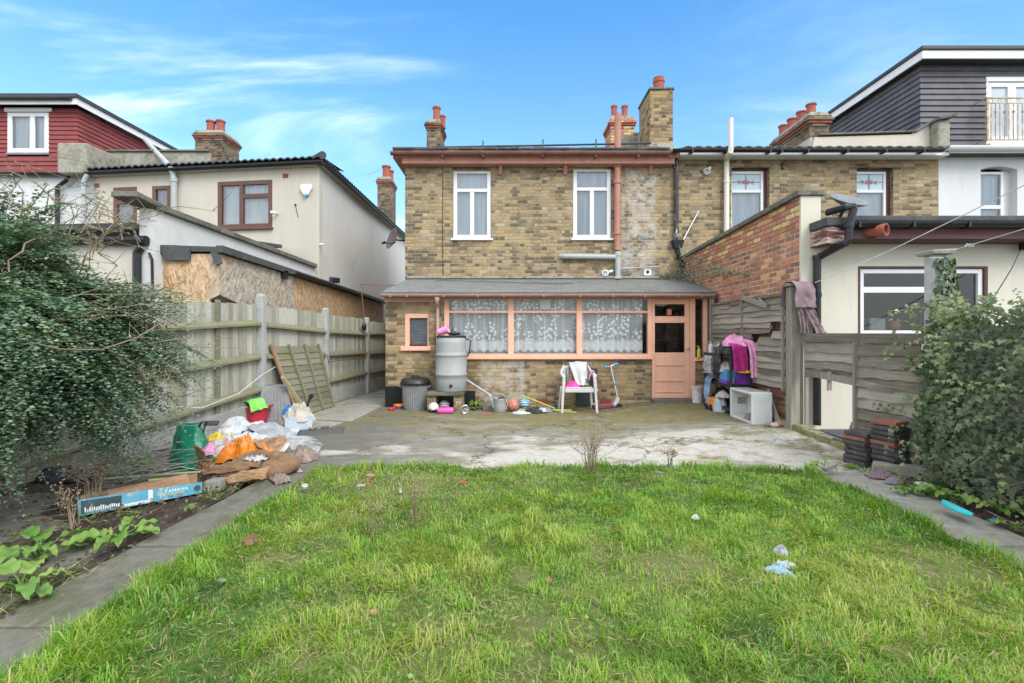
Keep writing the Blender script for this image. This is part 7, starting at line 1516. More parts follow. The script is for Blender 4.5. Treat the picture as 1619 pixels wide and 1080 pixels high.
sheet('cardboard', 'pale edged card strip slanting down from the brown flap', 'cardboard', [H(454, 700, .19), H(459, 702, .19), H(441, 728, .07), H(434, 724, .07)], 'paper', 85, amp=.006)
c0 = H(398, 752, .03) + Vector((0, .06, 0)); m = MB()
def curl(u, v):                                   # a soaked sheet rolled into an open loop, its edges turned over
    th = -2.6 + 5.4 * u; ph = -.5 + 3.4 * v; rr_ = 1 + .14 * N3(u * 5, 2, 1); tr = .07 * (1 + .5 * N3(u * 6, v * 2, 4)) * (.75 + .5 * sin(pi * u))
    rad = 1 + (tr * cos(ph)) / .2; p = Vector((cos(th) * .27 * rad * rr_, sin(th) * .125 * rad * rr_, .04 + tr * sin(ph) * 1.25 + .03 * N3(u * 9, v * 3, 7) + .03 * sin(th)))
    p += Vector((0, 0, .018 * (1 - 2 * abs(N3(u * 14, v * 5, 9))))); return c0 + Matrix.Rotation(.3, 3, 'Z') @ p
m.grid(curl, 110, 14); o = m.build('cardboard', 'cardboard_wet', smooth=True, solid=.006); T(o, 'wet brown cardboard rolled into an open loop at the front of the heap', 'cardboard')
crumple('rag', 'dark soaked paper lying inside the rolled brown cardboard', 'paper', c0 + Vector((0, 0, -.03)), .2, .09, .05, 'rag_brown', 86, rz=.3, amp=.6, fr=4)
sheet('cardboard', 'long torn brown cardboard strip at the front left of the heap', 'cardboard', [H(314, 755, .06), H(330, 742, .12), H(424, 720, .18), H(410, 740, .14)], 'cardboard_wet', 87, amp=.03, dome=.05)
o_ = sheet('cardboard', 'rim of the curled brown cardboard along its front', 'cardboard', [H(352, 757, .07), H(362, 766, .03), H(420, 757, .05), H(427, 738, .14)], 'cardboard', 88, amp=.02, dome=.06)
sheet('paper', 'crumpled white and pink wrapper between the orange bag and the brown cardboard', 'packaging', [H(384, 727, .2), H(408, 722, .2), H(424, 728, .17), H(398, 732, .17)], 'prints', 89, amp=.03)
crumple('rag', 'salmon red plastic scrap at the right end of the heap', 'scrap', H(434, 733, .02), .11, .08, .05, 'terra_paint', 90, amp=.5)
crumple('rag', 'dirty grey brown fluffy rag at the right end of the heap', 'cloth', H(472, 731, .0) + Vector((0, .1, 0)), .20, .15, .12, 'rag_brown', 91, amp=.6, fr=4, nu=80, nv=18)
crumple('rag', 'beige bundled rag in front of the grey brown rag', 'cloth', H(451, 738, .0) + Vector((0, .06, 0)), .12, .10, .10, 'cloth_cream', 92, amp=.4)
crumple('rag', 'pale dusty cloth lowest at the right foot of the heap', 'cloth', H(455, 748, .0) + Vector((0, .05, 0)), .14, .07, .04, 'rubble', 93, amp=.6, fr=4)
crumple('glove', 'small purple scrap below the salmon plastic', 'scrap', H(427, 752, .0), .045, .05, .05, 'purple', 94, amp=.4)
m = MB(); q = H(333, 777); m.hexa([q + Vector(v) for v in ((-.08, 0, -.02), (.07, .03, -.02), (.08, .14, -.02), (-.07, .13, -.02))], [q + Vector(v) for v in ((-.07, .01, .09), (.065, .035, .085), (.07, .12, .10), (-.06, .12, .09))]); o = m.build('stone', 'stone', bevel=.02); T(o, 'squared grey stone between the blue carton and the brown cardboard', 'stone')
for k_, (ps_, mt_, lb_) in enumerate((([H(312, 733, .12), H(336, 726, .2), H(348, 748, .08), H(322, 758, .02)], 'cardboard_wet', 'dark torn cardboard piece at the foot of the green sack'), ([H(420, 727, .14), H(446, 716, .12), H(458, 728, .04), H(430, 740, .04)], 'paper', 'pale crumpled paper sheet beside the salmon plastic scrap'),
        ([H(476, 707, .09), H(508, 708, .03), H(500, 722, .02), H(470, 722, .03)], 'tarp', 'grey scrap of sheet lying flat at the right end of the heap'), ([H(344, 683, .2), H(372, 672, .22), H(394, 679, .2), H(362, 694, .2)], 'paper', 'white plastic film at the back of the heap below the fence'), ([H(425, 757, .02), H(452, 752, .03), H(462, 762, .015), H(436, 768, .01)], 'rag_brown', 'flat grey scrap on the path edge in front of the heap'))): sheet('scrap', lb_, 'scrap', ps_, mt_, 120 + k_, amp=.03, fr=5, dome=.03)
# --- the long blue carton with its printed side
t = NT('carton_blue'); p = t.obj(); n1 = t.noise(p, 9, 7, .72, .4); n2 = t.noise(p, 26, 5, .7)
c = t.ramp(t.noise(p, 4, 4), [(.35, (.07, .28, .40)), (.65, (.12, .38, .49))])
c = t.mix(t.sm(n1, .51, .57), c, (.40, .44, .45)); c = t.mix(t.ma('MULTIPLY', t.sm(n2, .62, .68), .7), c, (.24, .17, .11)); t.col(c); t.rough(.6); t.bump(n1, .2, .004)
wx('carton_dark', [(.03, .06, .06), (.07, .11, .11)], 10, .7, .1, stain=((.42, .46, .46), 10, .60, .9)); wx('print_white', [(.62, .66, .66), (.72, .75, .75)], 12, .6, 0, stain=((.10, .30, .42), 16, .62, .7)); plain('print_yellow', (.62, .55, .12), .6)
A3, B3 = G(124, 817), G(320, 779); ax = (B3 - A3); Lc = ax.length; ax.normalize(); sd = Vector((-ax.y, ax.x, 0)); up = Vector((0, 0, 1)); hh, ww = .128, .20
o = thing('carton', 'long open blue and brown instrument carton on the ground at the left', 'carton', A3)
tw_ = lambda s: hh * (1 - .28 * s)
m = MB(); th = .006
m.hexa([A3, B3, B3 + sd * th, A3 + sd * th], [A3 + up * hh, B3 + up * tw_(1), B3 + up * tw_(1) + sd * th, A3 + up * hh + sd * th])
m.hexa([A3 + sd * th, A3 + sd * (ww - .0), A3 + sd * ww + ax * th, A3 + sd * th + ax * th][::-1], [A3 + sd * th + up * hh, A3 + sd * ww + up * hh * .8, A3 + sd * ww + up * hh * .8 + ax * th, A3 + sd * th + up * hh + ax * th][::-1])
m.build('printed_side', 'carton_blue', o)
m = MB(); e = .001
m.hexa([A3 + sd * ww + ax * .02, B3 + sd * ww, B3 + sd * (ww + th), A3 + sd * (ww + th) + ax * .02], [A3 + sd * ww + up * hh * .8 + ax * .02, B3 + sd * ww + up * hh, B3 + sd * (ww + th) + up * hh, A3 + sd * (ww + th) + up * hh * .8 + ax * .02])
m.hexa([A3 + sd * .01 + ax * .01 + up * .012, B3 + sd * .01 + up * .012, B3 + sd * ww + up * .012, A3 + sd * ww + ax * .01 + up * .012], [A3 + sd * .01 + ax * .01 + up * .02, B3 + sd * .01 + up * .02, B3 + sd * ww + up * .02, A3 + sd * ww + ax * .01 + up * .02])
a0 = A3 + ax * (Lc * .22) + sd * .012 + up * (hh * .93); b0 = B3 - ax * .08 + sd * .012 + up * (tw_(1) * .98)
m.hexa([a0, b0, b0 + sd * .17 + up * .05, a0 + sd * .15 + up * .0], [a0 + up * th, b0 + up * th, b0 + sd * .17 + up * (.05 + th), a0 + sd * .15 + up * th]); m.build('cardboard_flap', 'cardboard', o)
f0 = lambda s, z: A3 + ax * (Lc * s) - sd * .002 + up * z
m = MB(); m.ext([f0(.02, .02), f0(.32, .02), f0(.32, .105), f0(.02, .115)], -sd * .0015); m.build('dark_panel', 'carton_dark', o)
m = MB(); m.ext([f0(.53, .01), f0(.57, .01), f0(.57, .105), f0(.53, .108)], -sd * .0015); m.build('white_band', 'print_white', o); m = MB(); m.ext([f0(.33, .008), f0(.55, .008), f0(.55, .03), f0(.33, .03)], -sd * .0012); m.build('white_print', 'print_white', o)
text('lettering', 'YAMAHA', .041, 'print_white', o, f0(.665, .053) - sd * .003, ax, up, .0008, 1.0, .0006)
m = MB()
rr = random.Random(2)
for k in range(16): s = .045 + k * .0165; m.ext([f0(s, .022), f0(s + .011, .022), f0(s + .011, .022 + rr.uniform(.02, .04)), f0(s, .022 + rr.uniform(.02, .04))], -sd * .003)
m.build('worn_lettering', 'print_white', o)
m = MB()
for k in range(14): s = .665 + k * .0125; m.ext([f0(s, .036), f0(s + .008, .036), f0(s + .008, .044), f0(s, .044)], -sd * .002)
m.build('small_print', 'print_yellow', o)
m = MB(); m.lathe([(.022, 0), (.026, .001), (.022, .002)], f0(.955, .05) - sd * .001, 20, axis=-sd); m.build('emblem', 'carton_dark', o)
m = MB(); a, b = H(166, 757, .05), H(320, 746, .08); m.tube([a, a.lerp(b, .55), b], .011, 8); o = m.build('pole', 'pole_pale'); T(o, 'pale green pole lying behind the blue carton', 'pole')
m = MB(); a, b = H(236, 760, .06), H(268, 757, .07); m.tube([a, b], .012, 8); o = m.build('pole', 'pole_green'); T(o, 'short bright green rod above the middle of the blue carton', 'pole')
crumple('bin_liner', 'crumpled dark blue bin liner on the soil under the bush', 'bag', H(85, 757, .0), .40, .16, .08, 'cloth_black', 97, amp=.7, fr=4, nu=90)
# --- litter on the lawn and the right path
crumple('packet', 'blue and white foil packet in the grass at lower right', 'packet', H(1230, 908, .03), .085, .024, .03, 'packet_blue', 101, rz=-.6, amp=.3)
crumple('wrapper', 'small clear wrapper just above the blue packet in the grass', 'wrapper', H(1242, 897, .03), .06, .022, .025, 'paper_blue', 102, rz=-.5, amp=.4)
crumple('wrapper', 'crumpled silver wrapper topmost of the litter at lower right', 'wrapper', H(1234, 876, .03), .035, .035, .035, 'tarp', 103, amp=.5)
m = MB(); q = H(482, 772, .03); m.lathe([(.02, 0), (.026, .03), (.022, .03), (.018, .01)], q, 14, axis=(.3, -.3, 1)); o = m.build('cup', 'plastic_white'); T(o, 'small white plastic cup at the left edge of the lawn', 'cup')
crumple('paper', 'small white scrap of paper in the middle of the lawn', 'paper', H(1100, 822, .04), .022, .02, .02, 'paper', 104, amp=.5)
crumple('paper', 'tiny white feather like scrap in the grass left of centre', 'paper', H(633, 779, .04), .015, .03, .03, 'paper', 105, amp=.5)
for i, (px, py, rx, lb) in enumerate(((586, 752, .045, 'flat reddish stone at the far edge of the lawn'), (571, 768, .04, 'pale brick fragment lying in the grass near the patio'), (583, 766, .028, 'orange brown brick chip beside the pale fragment'), (733, 763, .045, 'slim terracotta chip in the grass near the patio'))):
    m = MB(); q = H(px, py, .05); m.ball(q, rx, 10, 7, (1, .6, .38)); o = m.build('stone', ('brick_piece', 'rubble', 'terracotta', 'terracotta')[i]); T(o, lb, 'stone')
crumple('leaf', 'dark curled dead leaf lying at the left edge of the lawn', 'leaf', H(397, 858, .035), .055, .05, .03, 'cardboard_wet', 98, amp=.4)
for i, (px, py, lb) in enumerate(((352, 918, 'grey pebble in the grass near the left path'), (590, 968, 'small brown leaf like scrap low in the lawn'), (868, 917, 'brown clod in the middle of the lawn'))):
    m = MB(); q = H(px, py, .04); m.ball(q, .022, 8, 6, (1.2, 1, .6)); o = m.build('clod', ('stone', 'cardboard', 'cardboard_wet')[i], smooth=True); T(o, lb, 'scrap')
m = MB(); a = H(1492, 800, .06); b = H(1538, 822, .05); d = (b - a); s_ = Vector((d.y, -d.x, 0)).normalized()
m.grid(lambda u, v: a + d * u + s_ * ((v - .5) * .09 * (sin(pi * (u * .86 + .14)) ** .7)) + up * (.02 + .03 * (1 - (2 * v - 1) ** 2)), 16, 8); o = m.build('plastic_scoop', 'cyan_plastic', smooth=True, solid=.004); T(o, 'turquoise plastic blade lying among the weeds on the right', 'plastic piece')
crumple('wrapper', 'tiny bright blue wrapper among the weeds at the right edge', 'wrapper', H(1572, 827, .02), .03, .015, .02, 'blue_plastic', 107, amp=.5)
m = MB(); q = H(1457, 766, .03); m.lathe([(.05, 0), (.055, .01), (.03, .02), (.001, .02)], q, 16); o = m.build('lid', 'plastic_white'); T(o, 'white lid on the soil at the foot of the ivy', 'lid')
crumple('cloth', 'grey mauve rag on the corner of the right path', 'cloth', H(1390, 754, .01), .12, .09, .06, 'cloth_mauve', 108, amp=.5)
crumple('cloth', 'small purple grey rag beside the rag on the right path', 'cloth', H(1414, 765, .01), .09, .05, .05, 'cloth_grey', 109, amp=.5)
m = MB(); m.beam(H(1303, 742, .06), H(1322, 734, .10), .05, .03); o = m.build('wood_offcut', 'grey_wood'); T(o, 'short wooden offcut at the corner where lawn meets patio', 'wood')
# ------------------------------------------------------------------ vegetation
def leafmat(name, stops, rough=.5, trans=.25, spec=.4):
    t = NT(name); at = t.n('ShaderNodeAttribute', attribute_name='tint').outputs['Fac']
    c = t.ramp(at, stops); t.col(c); t.rough(rough); t.spec(spec)
    if trans:
        tr = t.n('ShaderNodeBsdfTranslucent'); t.put(tr.inputs[0], t.mix(1., c, (1.25, 1.3, .7), 'MULTIPLY'))
        mx = t.n('ShaderNodeMixShader', i_0=trans); t.t.links.new(t.b.outputs[0], mx.inputs[1]); t.t.links.new(tr.outputs[0], mx.inputs[2]); t.t.links.new(mx.outputs[0], t.out.inputs[0])
    return t.m
leafmat('bush_leaf', [(0, (.07, .12, .07)), (.35, (.135, .215, .135)), (.6, (.20, .29, .19)), (.8, (.26, .33, .15)), (.93, (.29, .30, .13)), (1, (.36, .29, .18))], .4)
leafmat('ivy_leaf', [(0, (.04, .07, .032)), (.4, (.09, .13, .06)), (.7, (.155, .20, .09)), (.9, (.23, .26, .10)), (.97, (.32, .29, .10)), (1, (.34, .18, .07))], .35)
leafmat('weed_leaf', [(0, (.09, .19, .035)), (.5, (.15, .27, .055)), (.85, (.23, .33, .08)), (1, (.34, .34, .10))], .5)
leafmat('grey_creeper', [(0, (.12, .13, .07)), (.5, (.24, .25, .16)), (1, (.38, .37, .27))], .8)
leafmat('grass_blade', [(0, (.045, .155, .03)), (.25, (.105, .255, .022)), (.5, (.20, .365, .03)), (.68, (.30, .41, .045)), (.82, (.38, .38, .12)), (.93, (.45, .40, .20)), (1, (.38, .29, .16))], .5, .35)
wx('twig', [(.14, .10, .065), (.24, .18, .12), (.32, .255, .175)], 8, .9, .2); wx('twig_grey', [(.26, .23, .19), (.42, .38, .33)], 8, .9, .2); wx('twig_dark', [(.07, .05, .04), (.13, .10, .075)], 8, .9, .2); wx('seed_head', [(.22, .16, .11), (.36, .28, .2)], 12, .95, .2)

def quads(name, V, F4, tint, mat, parent=None, at=None):
    """many small faces at once: V (n,3), F4 (m,4)"""
    V = np.asarray(V, np.float32); F4 = np.asarray(F4, np.int32); off = np.array(WL[parent.name] if parent is not None else at, np.float32)
    me = bpy.data.meshes.new(name); me.vertices.add(len(V)); me.vertices.foreach_set('co', (V - off).ravel())
    k = F4.shape[1]; me.loops.add(F4.size); me.loops.foreach_set('vertex_index', F4.ravel()); me.polygons.add(len(F4))
    me.polygons.foreach_set('loop_start', np.arange(0, F4.size, k, dtype=np.int32)); me.polygons.foreach_set('loop_total', np.full(len(F4), k, np.int32))
    me.attributes.new('tint', 'FLOAT', 'FACE').data.foreach_set('value', np.asarray(tint, np.float32)); me.update(calc_edges=True)
    me.materials.append(MATS[mat]); o = bpy.data.objects.new(name, me); COL.objects.link(o)
    if parent is not None: o.parent = parent
    else: o.location = tuple(float(v) for v in off)
    WL[o.name] = tuple(float(v) for v in off); return o
def norm(a): return a / np.maximum(np.linalg.norm(a, axis=-1, keepdims=True), 1e-9)
def leaves(P_, D, Nn, L, Wd, tint, shape):
    """leaf polygons: points, direction, normal, length, width; shape = outline (along, across) in leaf units with fold"""
    S = norm(np.cross(D, Nn)); Nn = norm(np.cross(S, D)); sh = np.array(shape)
    V = P_[:, None, :] + D[:, None, :] * (sh[None, :, 0:1] * L[:, None, None]) + S[:, None, :] * (sh[None, :, 1:2] * Wd[:, None, None]) + Nn[:, None, :] * (sh[None, :, 2:3] * Wd[:, None, None])
    n, k = len(P_), len(sh); F = np.arange(n * k).reshape(n, k); return V.reshape(-1, 3), F, tint
# --- lawn: blades in tufts
R_ = np.random.default_rng(5)
def grass(n, x0, x1, y0, y1, hs=1., ws=1.):
    x = R_.uniform(x0, x1, n); y = R_.uniform(y0, y1, n); return x, y
def vnoise(x, y, f, seed):
    """smooth value noise on arrays"""
    r = np.random.default_rng(seed); T_ = r.random((64, 64)); X_, Y_ = x * f + 31.7, y * f + 17.3
    i, j = np.floor(X_).astype(int), np.floor(Y_).astype(int); u, v = X_ - i, Y_ - j; u, v = u * u * (3 - 2 * u), v * v * (3 - 2 * v)
    g = lambda a, b: T_[a % 64, b % 64]; return (g(i, j) * (1 - u) + g(i + 1, j) * u) * (1 - v) + (g(i, j + 1) * (1 - u) + g(i + 1, j + 1) * u) * v
xs, ys, wsc = [], [], []
for y0, y1, dens, wk in ((-.2, .9, 500, 2.0), (.9, 1.7, 4000, 1.0), (1.7, 2.6, 21000, .62), (2.6, 3.4, 17000, .72), (3.4, 4.3, 12000, .9), (4.3, 5.16, 10000, 1.05)):
    n = int(dens * (y1 - y0) * 5.1); xs.append(R_.uniform(-2.06, 3.06, n)); ys.append(R_.uniform(y0, y1, n)); wsc.append(np.full(n, wk))
x, y, wk = map(np.concatenate, (xs, ys, wsc))
# tufts pull blades together
cell = .13; wx_, wy_ = x + .22 * vnoise(x, y, 4.1, 51), y + .22 * vnoise(x, y, 4.1, 52); gx, gy = np.floor(wx_ / cell), np.floor(wy_ / cell); hsh = lambda a, b, k: np.modf(np.abs(np.sin(a * 127.1 + b * 311.7 + k * 74.7) * 43758.5453))[0]
cx_, cy_ = (gx + hsh(gx, gy, 1)) * cell, (gy + hsh(gx, gy, 2)) * cell

edge_l = -2.0 + .10 * (vnoise(y, y * 0, 2.2, 3) - .5) - .05 * vnoise(y, y * 0, 7, 4) + .12 * np.clip((y - 4.2), 0, 1) - .0; edge_r = 3.0 + .12 * (vnoise(y, y * 0 + 3, 2.5, 6) - .5); edge_f = 5.0 + .22 * (vnoise(x, x * 0, 1.8, 8) - .5) + .1 * (vnoise(x, x * 0, 6, 9) - .5)
edge_f = edge_f - .0 * x
keep = (x > edge_l - .03) & (x < edge_r + .03) & (y < edge_f)
thin = vnoise(x, y, 1.3, 12); keep &= R_.random(len(x)) < np.clip(.35 + 1.5 * (thin - .25) - .5 * (vnoise(x, y, 4.3, 13) > .80), .12, 1)
x, y, wk, gx, gy = x[keep], y[keep], wk[keep], gx[keep], gy[keep]; n = len(x)
big = vnoise(x, y, 1.1, 21); mid = vnoise(x, y, 3.1, 22); tuft = hsh(gx, gy, 5)
edge_d = np.minimum(np.minimum(x + 2.0, 3.0 - x), 5.0 - y); near_edge = np.clip(1 - edge_d / .3, 0, 1)
h_ = (.011 + .014 * mid + .012 * (tuft > .8) * tuft + .016 * near_edge) * R_.uniform(.55, 1.35, n)
ln = h_ * R_.uniform(1.2, 2.9, n)
ang = hsh(gx, gy, 7) * 2 * np.pi + R_.normal(0, 1.1, n) + 2.5 * big; lean = R_.uniform(.45, 1.32, n)
g0 = np.array([lz(a, b) for a, b in zip(x, y)]) - .012
dx, dy = np.cos(ang), np.sin(ang); w = R_.uniform(.0016, .0034, n) * wk * (1 + .5 * (tuft > .8))
up_ = np.sqrt(np.maximum(ln ** 2 - (ln * np.minimum(lean * .75, .92)) ** 2, 1e-6)); out = ln * np.minimum(lean * .75, .975)
pts = []
for s_, hz, ho in ((0, 0, 0), (.4, .55, .22), (.75, .88, .6), (1, .86 + 0, 1.0)):
    pts.append(np.stack([x + dx * out * ho, y + dy * out * ho, g0 + up_ * hz], 1))
sx_, sy_ = -dy, dx; V = []
for k, p in enumerate(pts):
    ww = w * (1, 1, .75, .12)[k]; sd_ = np.stack([sx_ * ww, sy_ * ww, np.zeros(n)], 1); V += [p - sd_, p + sd_]
V = np.stack(V, 1).reshape(-1, 3); b = (np.arange(n) * 8)[:, None]
F = np.concatenate([b + np.array([[0, 1, 3, 2]]), b + np.array([[2, 3, 5, 4]]), b + np.array([[4, 5, 7, 6]])], 1).reshape(-1, 4)
straw = (R_.random(n) < .07 + .25 * np.clip(vnoise(x, y, 4.7, 62) - .62, 0, 1) + .20 * np.clip(big * 1.6 - .55, 0, 1) + .10 * np.clip((2.6 - y) / 1.5, 0, 1) * (x < 0)).astype(float)
tn = np.clip(.04 + .36 * mid + .34 * big + .30 * (tuft - .5) + .22 * (vnoise(x, y, 7.3, 61) - .5) + R_.normal(0, .10, n), 0, .74); tn = np.where(straw > 0, R_.uniform(.74, 1, n), tn)
o = quads('grass', V, F, np.repeat(tn, 3), 'grass_blade', at=(0.5, 2.5, 0)); o['kind'] = 'stuff'
# low broad leaves (clover, young dandelion) scattered through the lawn
n = 2600; x = R_.uniform(-1.95, 2.95, n); y = R_.uniform(1.3, 4.9, n); k = vnoise(x, y, 1.7, 31) > .58; x, y = x[k], y[k]; n = len(x)
P_ = np.stack([x, y, np.array([lz(a, b_) for a, b_ in zip(x, y)]) + R_.uniform(.02, .05, n)], 1); a = R_.uniform(0, 2 * np.pi, n)
V, F, tt = leaves(P_, norm(np.stack([np.cos(a), np.sin(a), R_.uniform(-.1, .5, n)], 1)), np.tile([[0., 0, 1]], (n, 1)) + R_.normal(0, .3, (n, 3)), R_.uniform(.012, .03, n), R_.uniform(.006, .012, n), R_.uniform(.1, .7, n), [(0, 0, 0), (.4, -1, .2), (1, 0, 0), (.4, 1, .2)])
o = quads('clover', V, F, tt, 'weed_leaf', at=(0.5, 2.5, 0)); o['kind'] = 'stuff'
n = 24000; x = R_.uniform(-1.98, 2.98, n); y = R_.uniform(1.5, 4.95, n); k = R_.random(n) < .25 + .9 * vnoise(x, y, 3.3, 71) ** 2; x, y = x[k], y[k]; n = len(x); a = R_.uniform(0, 2 * np.pi, n)
P_ = np.stack([x, y, np.array([lz(p, q) for p, q in zip(x, y)]) + R_.uniform(.004, .028, n)], 1)
V, F, tt = leaves(P_, norm(np.stack([np.cos(a), np.sin(a), R_.normal(0, .18, n)], 1)), np.tile([[0., 0, 1]], (n, 1)) + R_.normal(0, .3, (n, 3)), R_.uniform(.03, .09, n), R_.uniform(.0012, .0022, n), R_.uniform(.76, 1, n), [(0, -1, 0), (.5, -1, .6), (1, 0, 0), (.5, 1, .6)])
o = quads('thatch', V, F, tt, 'grass_blade', at=(0.5, 2.5, 0)); o['kind'] = 'stuff'
# moss, wisps and dead leaves along the path edges
n = 5200; sidew = R_.random(n) < .62; y = np.where(sidew, R_.uniform(1.2, 4.9, n), R_.uniform(2.2, 4.9, n)); x = np.where(sidew, -2.5 + R_.normal(0, .10, n) - np.abs(R_.normal(0, .35, n)), 3.55 + np.abs(R_.normal(0, .25, n)))
k = vnoise(x, y, 2.6, 41) > .47; x, y = x[k], y[k]; n = len(x); a = R_.uniform(0, 2 * np.pi, n); ln = R_.uniform(.03, .11, n)
P_ = np.stack([x, y, np.full(n, -.005)], 1); D = norm(np.stack([np.cos(a) * .8, np.sin(a) * .8, R_.uniform(.1, 1, n)], 1))
V, F, tt = leaves(P_, D, R_.normal(0, 1, (n, 3)), ln, R_.uniform(.0025, .004, n), np.where(R_.random(n) < .6, R_.uniform(.72, 1, n), R_.uniform(.1, .5, n)), [(0, -1, 0), (.55, -.8, .5), (1, 0, 0), (.55, .8, .5)])
o = quads('dry_grass', V, F, tt, 'grass_blade', at=(0, 2.5, 0)); o['kind'] = 'stuff'
n = 3400; x = np.where(R_.random(n) < .75, R_.uniform(-4.2, -2.45, n), R_.uniform(3.5, 4.1, n)); y = R_.uniform(1.6, 5.0, n); a = R_.uniform(0, 2 * np.pi, n)
P_ = np.stack([x, y, R_.uniform(.0, .035, n)], 1)
V, F, tt = leaves(P_, norm(np.stack([np.cos(a), np.sin(a), R_.normal(0, .35, n)], 1)), np.tile([[0., 0, 1]], (n, 1)) + R_.normal(0, .5, (n, 3)), R_.uniform(.012, .045, n), R_.uniform(.005, .016, n), R_.uniform(0, 1, n), [(0, 0, 0), (.4, -1, .3), (1, 0, -.2), (.4, 1, .3)])
leafmat('dead_leaf', [(0, (.035, .025, .018)), (.4, (.08, .055, .035)), (.7, (.15, .105, .065)), (1, (.25, .19, .12))], .8, .1)
o = quads('leaf_litter', V, F, tt, 'dead_leaf', at=(0, 2.5, 0)); o['kind'] = 'stuff'
# --- the big small-leaved bush at the left
bush = thing('bush', 'large arching small leaved evergreen bush overhanging the left fence', 'bush', (-4.5, 4.2, 0))
rng = random.Random(77); tw, tips, LP, LD, LN, LT, LL = MB(), MB(), [], [], [], [], []
C0 = Vector((-4.15, 3.85, 1.2))
for k in range(6):
    a = Vector((-4.5 + rng.uniform(-.15, .15), 4.2 + rng.uniform(-.2, .2), -.03)); e = C0 + Vector((rng.uniform(-.6, .8), rng.uniform(-.6, .5), rng.uniform(-.1, .6)))
    tw.tube([a, a.lerp(e, .5) + Vector((rng.uniform(-.15, .15), rng.uniform(-.1, .1), .12)), e], [.035, .024, .012], 6)
NS = 3300
for k in range(NS):
    u = rng.uniform(-2.6, .75); el = math.asin(rng.uniform(-.72, 1.0)); rr = rng.uniform(.55, 1.0) ** .7
    d = Vector((cos(u) * cos(el), sin(u) * cos(el), sin(el)))
    lump = 1 + .22 * N3(d.x * 2.2, d.y * 2.2, d.z * 2.2 + 4) * 2
    rx_, ry_, rz_ = (1.80 if d.x > 0 else 2.2), 1.0, (1.48 if d.z > 0 else 1.25)
    if d.z < 0 and d.x > .25: rx_ *= 1 + .52 * d.z * smooth((d.x - .25) / .4)
    if d.z > 0 and d.x > 0: rz_ *= 1 - .46 * d.x
    tip = C0 + Vector((d.x * rx_, d.y * ry_, d.z * rz_)) * rr * lump
    if tip.z < .12: tip.z = .12 + rng.random() * .2
    st = C0 + Vector((d.x * rx_, d.y * ry_, d.z * rz_)) * rr * .42 + Vector((-.1, 0, .18))
    mid_ = st.lerp(tip, .6) + Vector((0, 0, .14 + .12 * rng.random()))
    side = Vector((-.25 + .5 * rng.random(), -.2 + .3 * rng.random(), (-.16 - .2 * rng.random()) * (.5 if d.x > .3 else 1)))
    end = tip + side * .55
    ps = []
    for i in range(9):
        t_ = i / 8; ps.append(st * (1 - t_) ** 2 + mid_ * 2 * t_ * (1 - t_) + end * t_ * t_)
    if rng.random() < .10: tw.tube(ps[2:], [.005, .0045, .004, .0035, .003, .0025, .002][:len(ps[2:])], 4, cap=False)
    nl = 46; base_t = rng.random()
    hue = max(0, min(1, .25 + .5 * base_t * .8 + .28 * N3(tip.x * 1.5, tip.y * 1.5, tip.z * 1.5)))
    for j in range(nl):
        t_ = .22 + .78 * j / nl + rng.uniform(-.01, .01); t_ = min(t_, 1)
        f = t_ * 8; i = min(int(f), 7); p = ps[i].lerp(ps[i + 1], f - i); dr = (ps[i + 1] - ps[i]).normalized()
        sd_ = dr.cross(Vector((0, 0, 1))); sd_ = sd_.normalized() if sd_.length > .05 else Vector((1, 0, 0))
        sg_ = 1 if j % 2 else -1
        dd = (dr * .5 + sd_ * sg_ * (.8 + rng.uniform(-.3, .3)) + Vector((rng.uniform(-.3, .3), rng.uniform(-.3, .3), rng.uniform(-.1, .4)))).normalized()
        LP.append(p + Vector((rng.uniform(-.012, .012), rng.uniform(-.012, .012), rng.uniform(-.012, .012)))); LD.append(dd); LN.append(Vector((0, -.35, 1)) + Vector((rng.uniform(-.5, .5), rng.uniform(-.5, .5), rng.uniform(-.4, .4))))
        LT.append(min(1, max(0, hue * .82 + rng.uniform(-.12, .12) + (.10 if t_ > .8 else 0) + (.35 if rng.random() < .03 else 0)))); LL.append(rng.uniform(.020, .036) * (1.1 if t_ < .8 else .85))
LL = np.array(LL); V, F, tt = leaves(np.array(LP), np.array(LD), np.array(LN), LL, LL * .40, np.array(LT), [(0, 0, 0), (.45, -1, .25), (1, 0, 0), (.45, 1, .25)])
quads('foliage', V, F, tt, 'bush_leaf', bush)
LP, LD, LN, LT = [], [], [], []
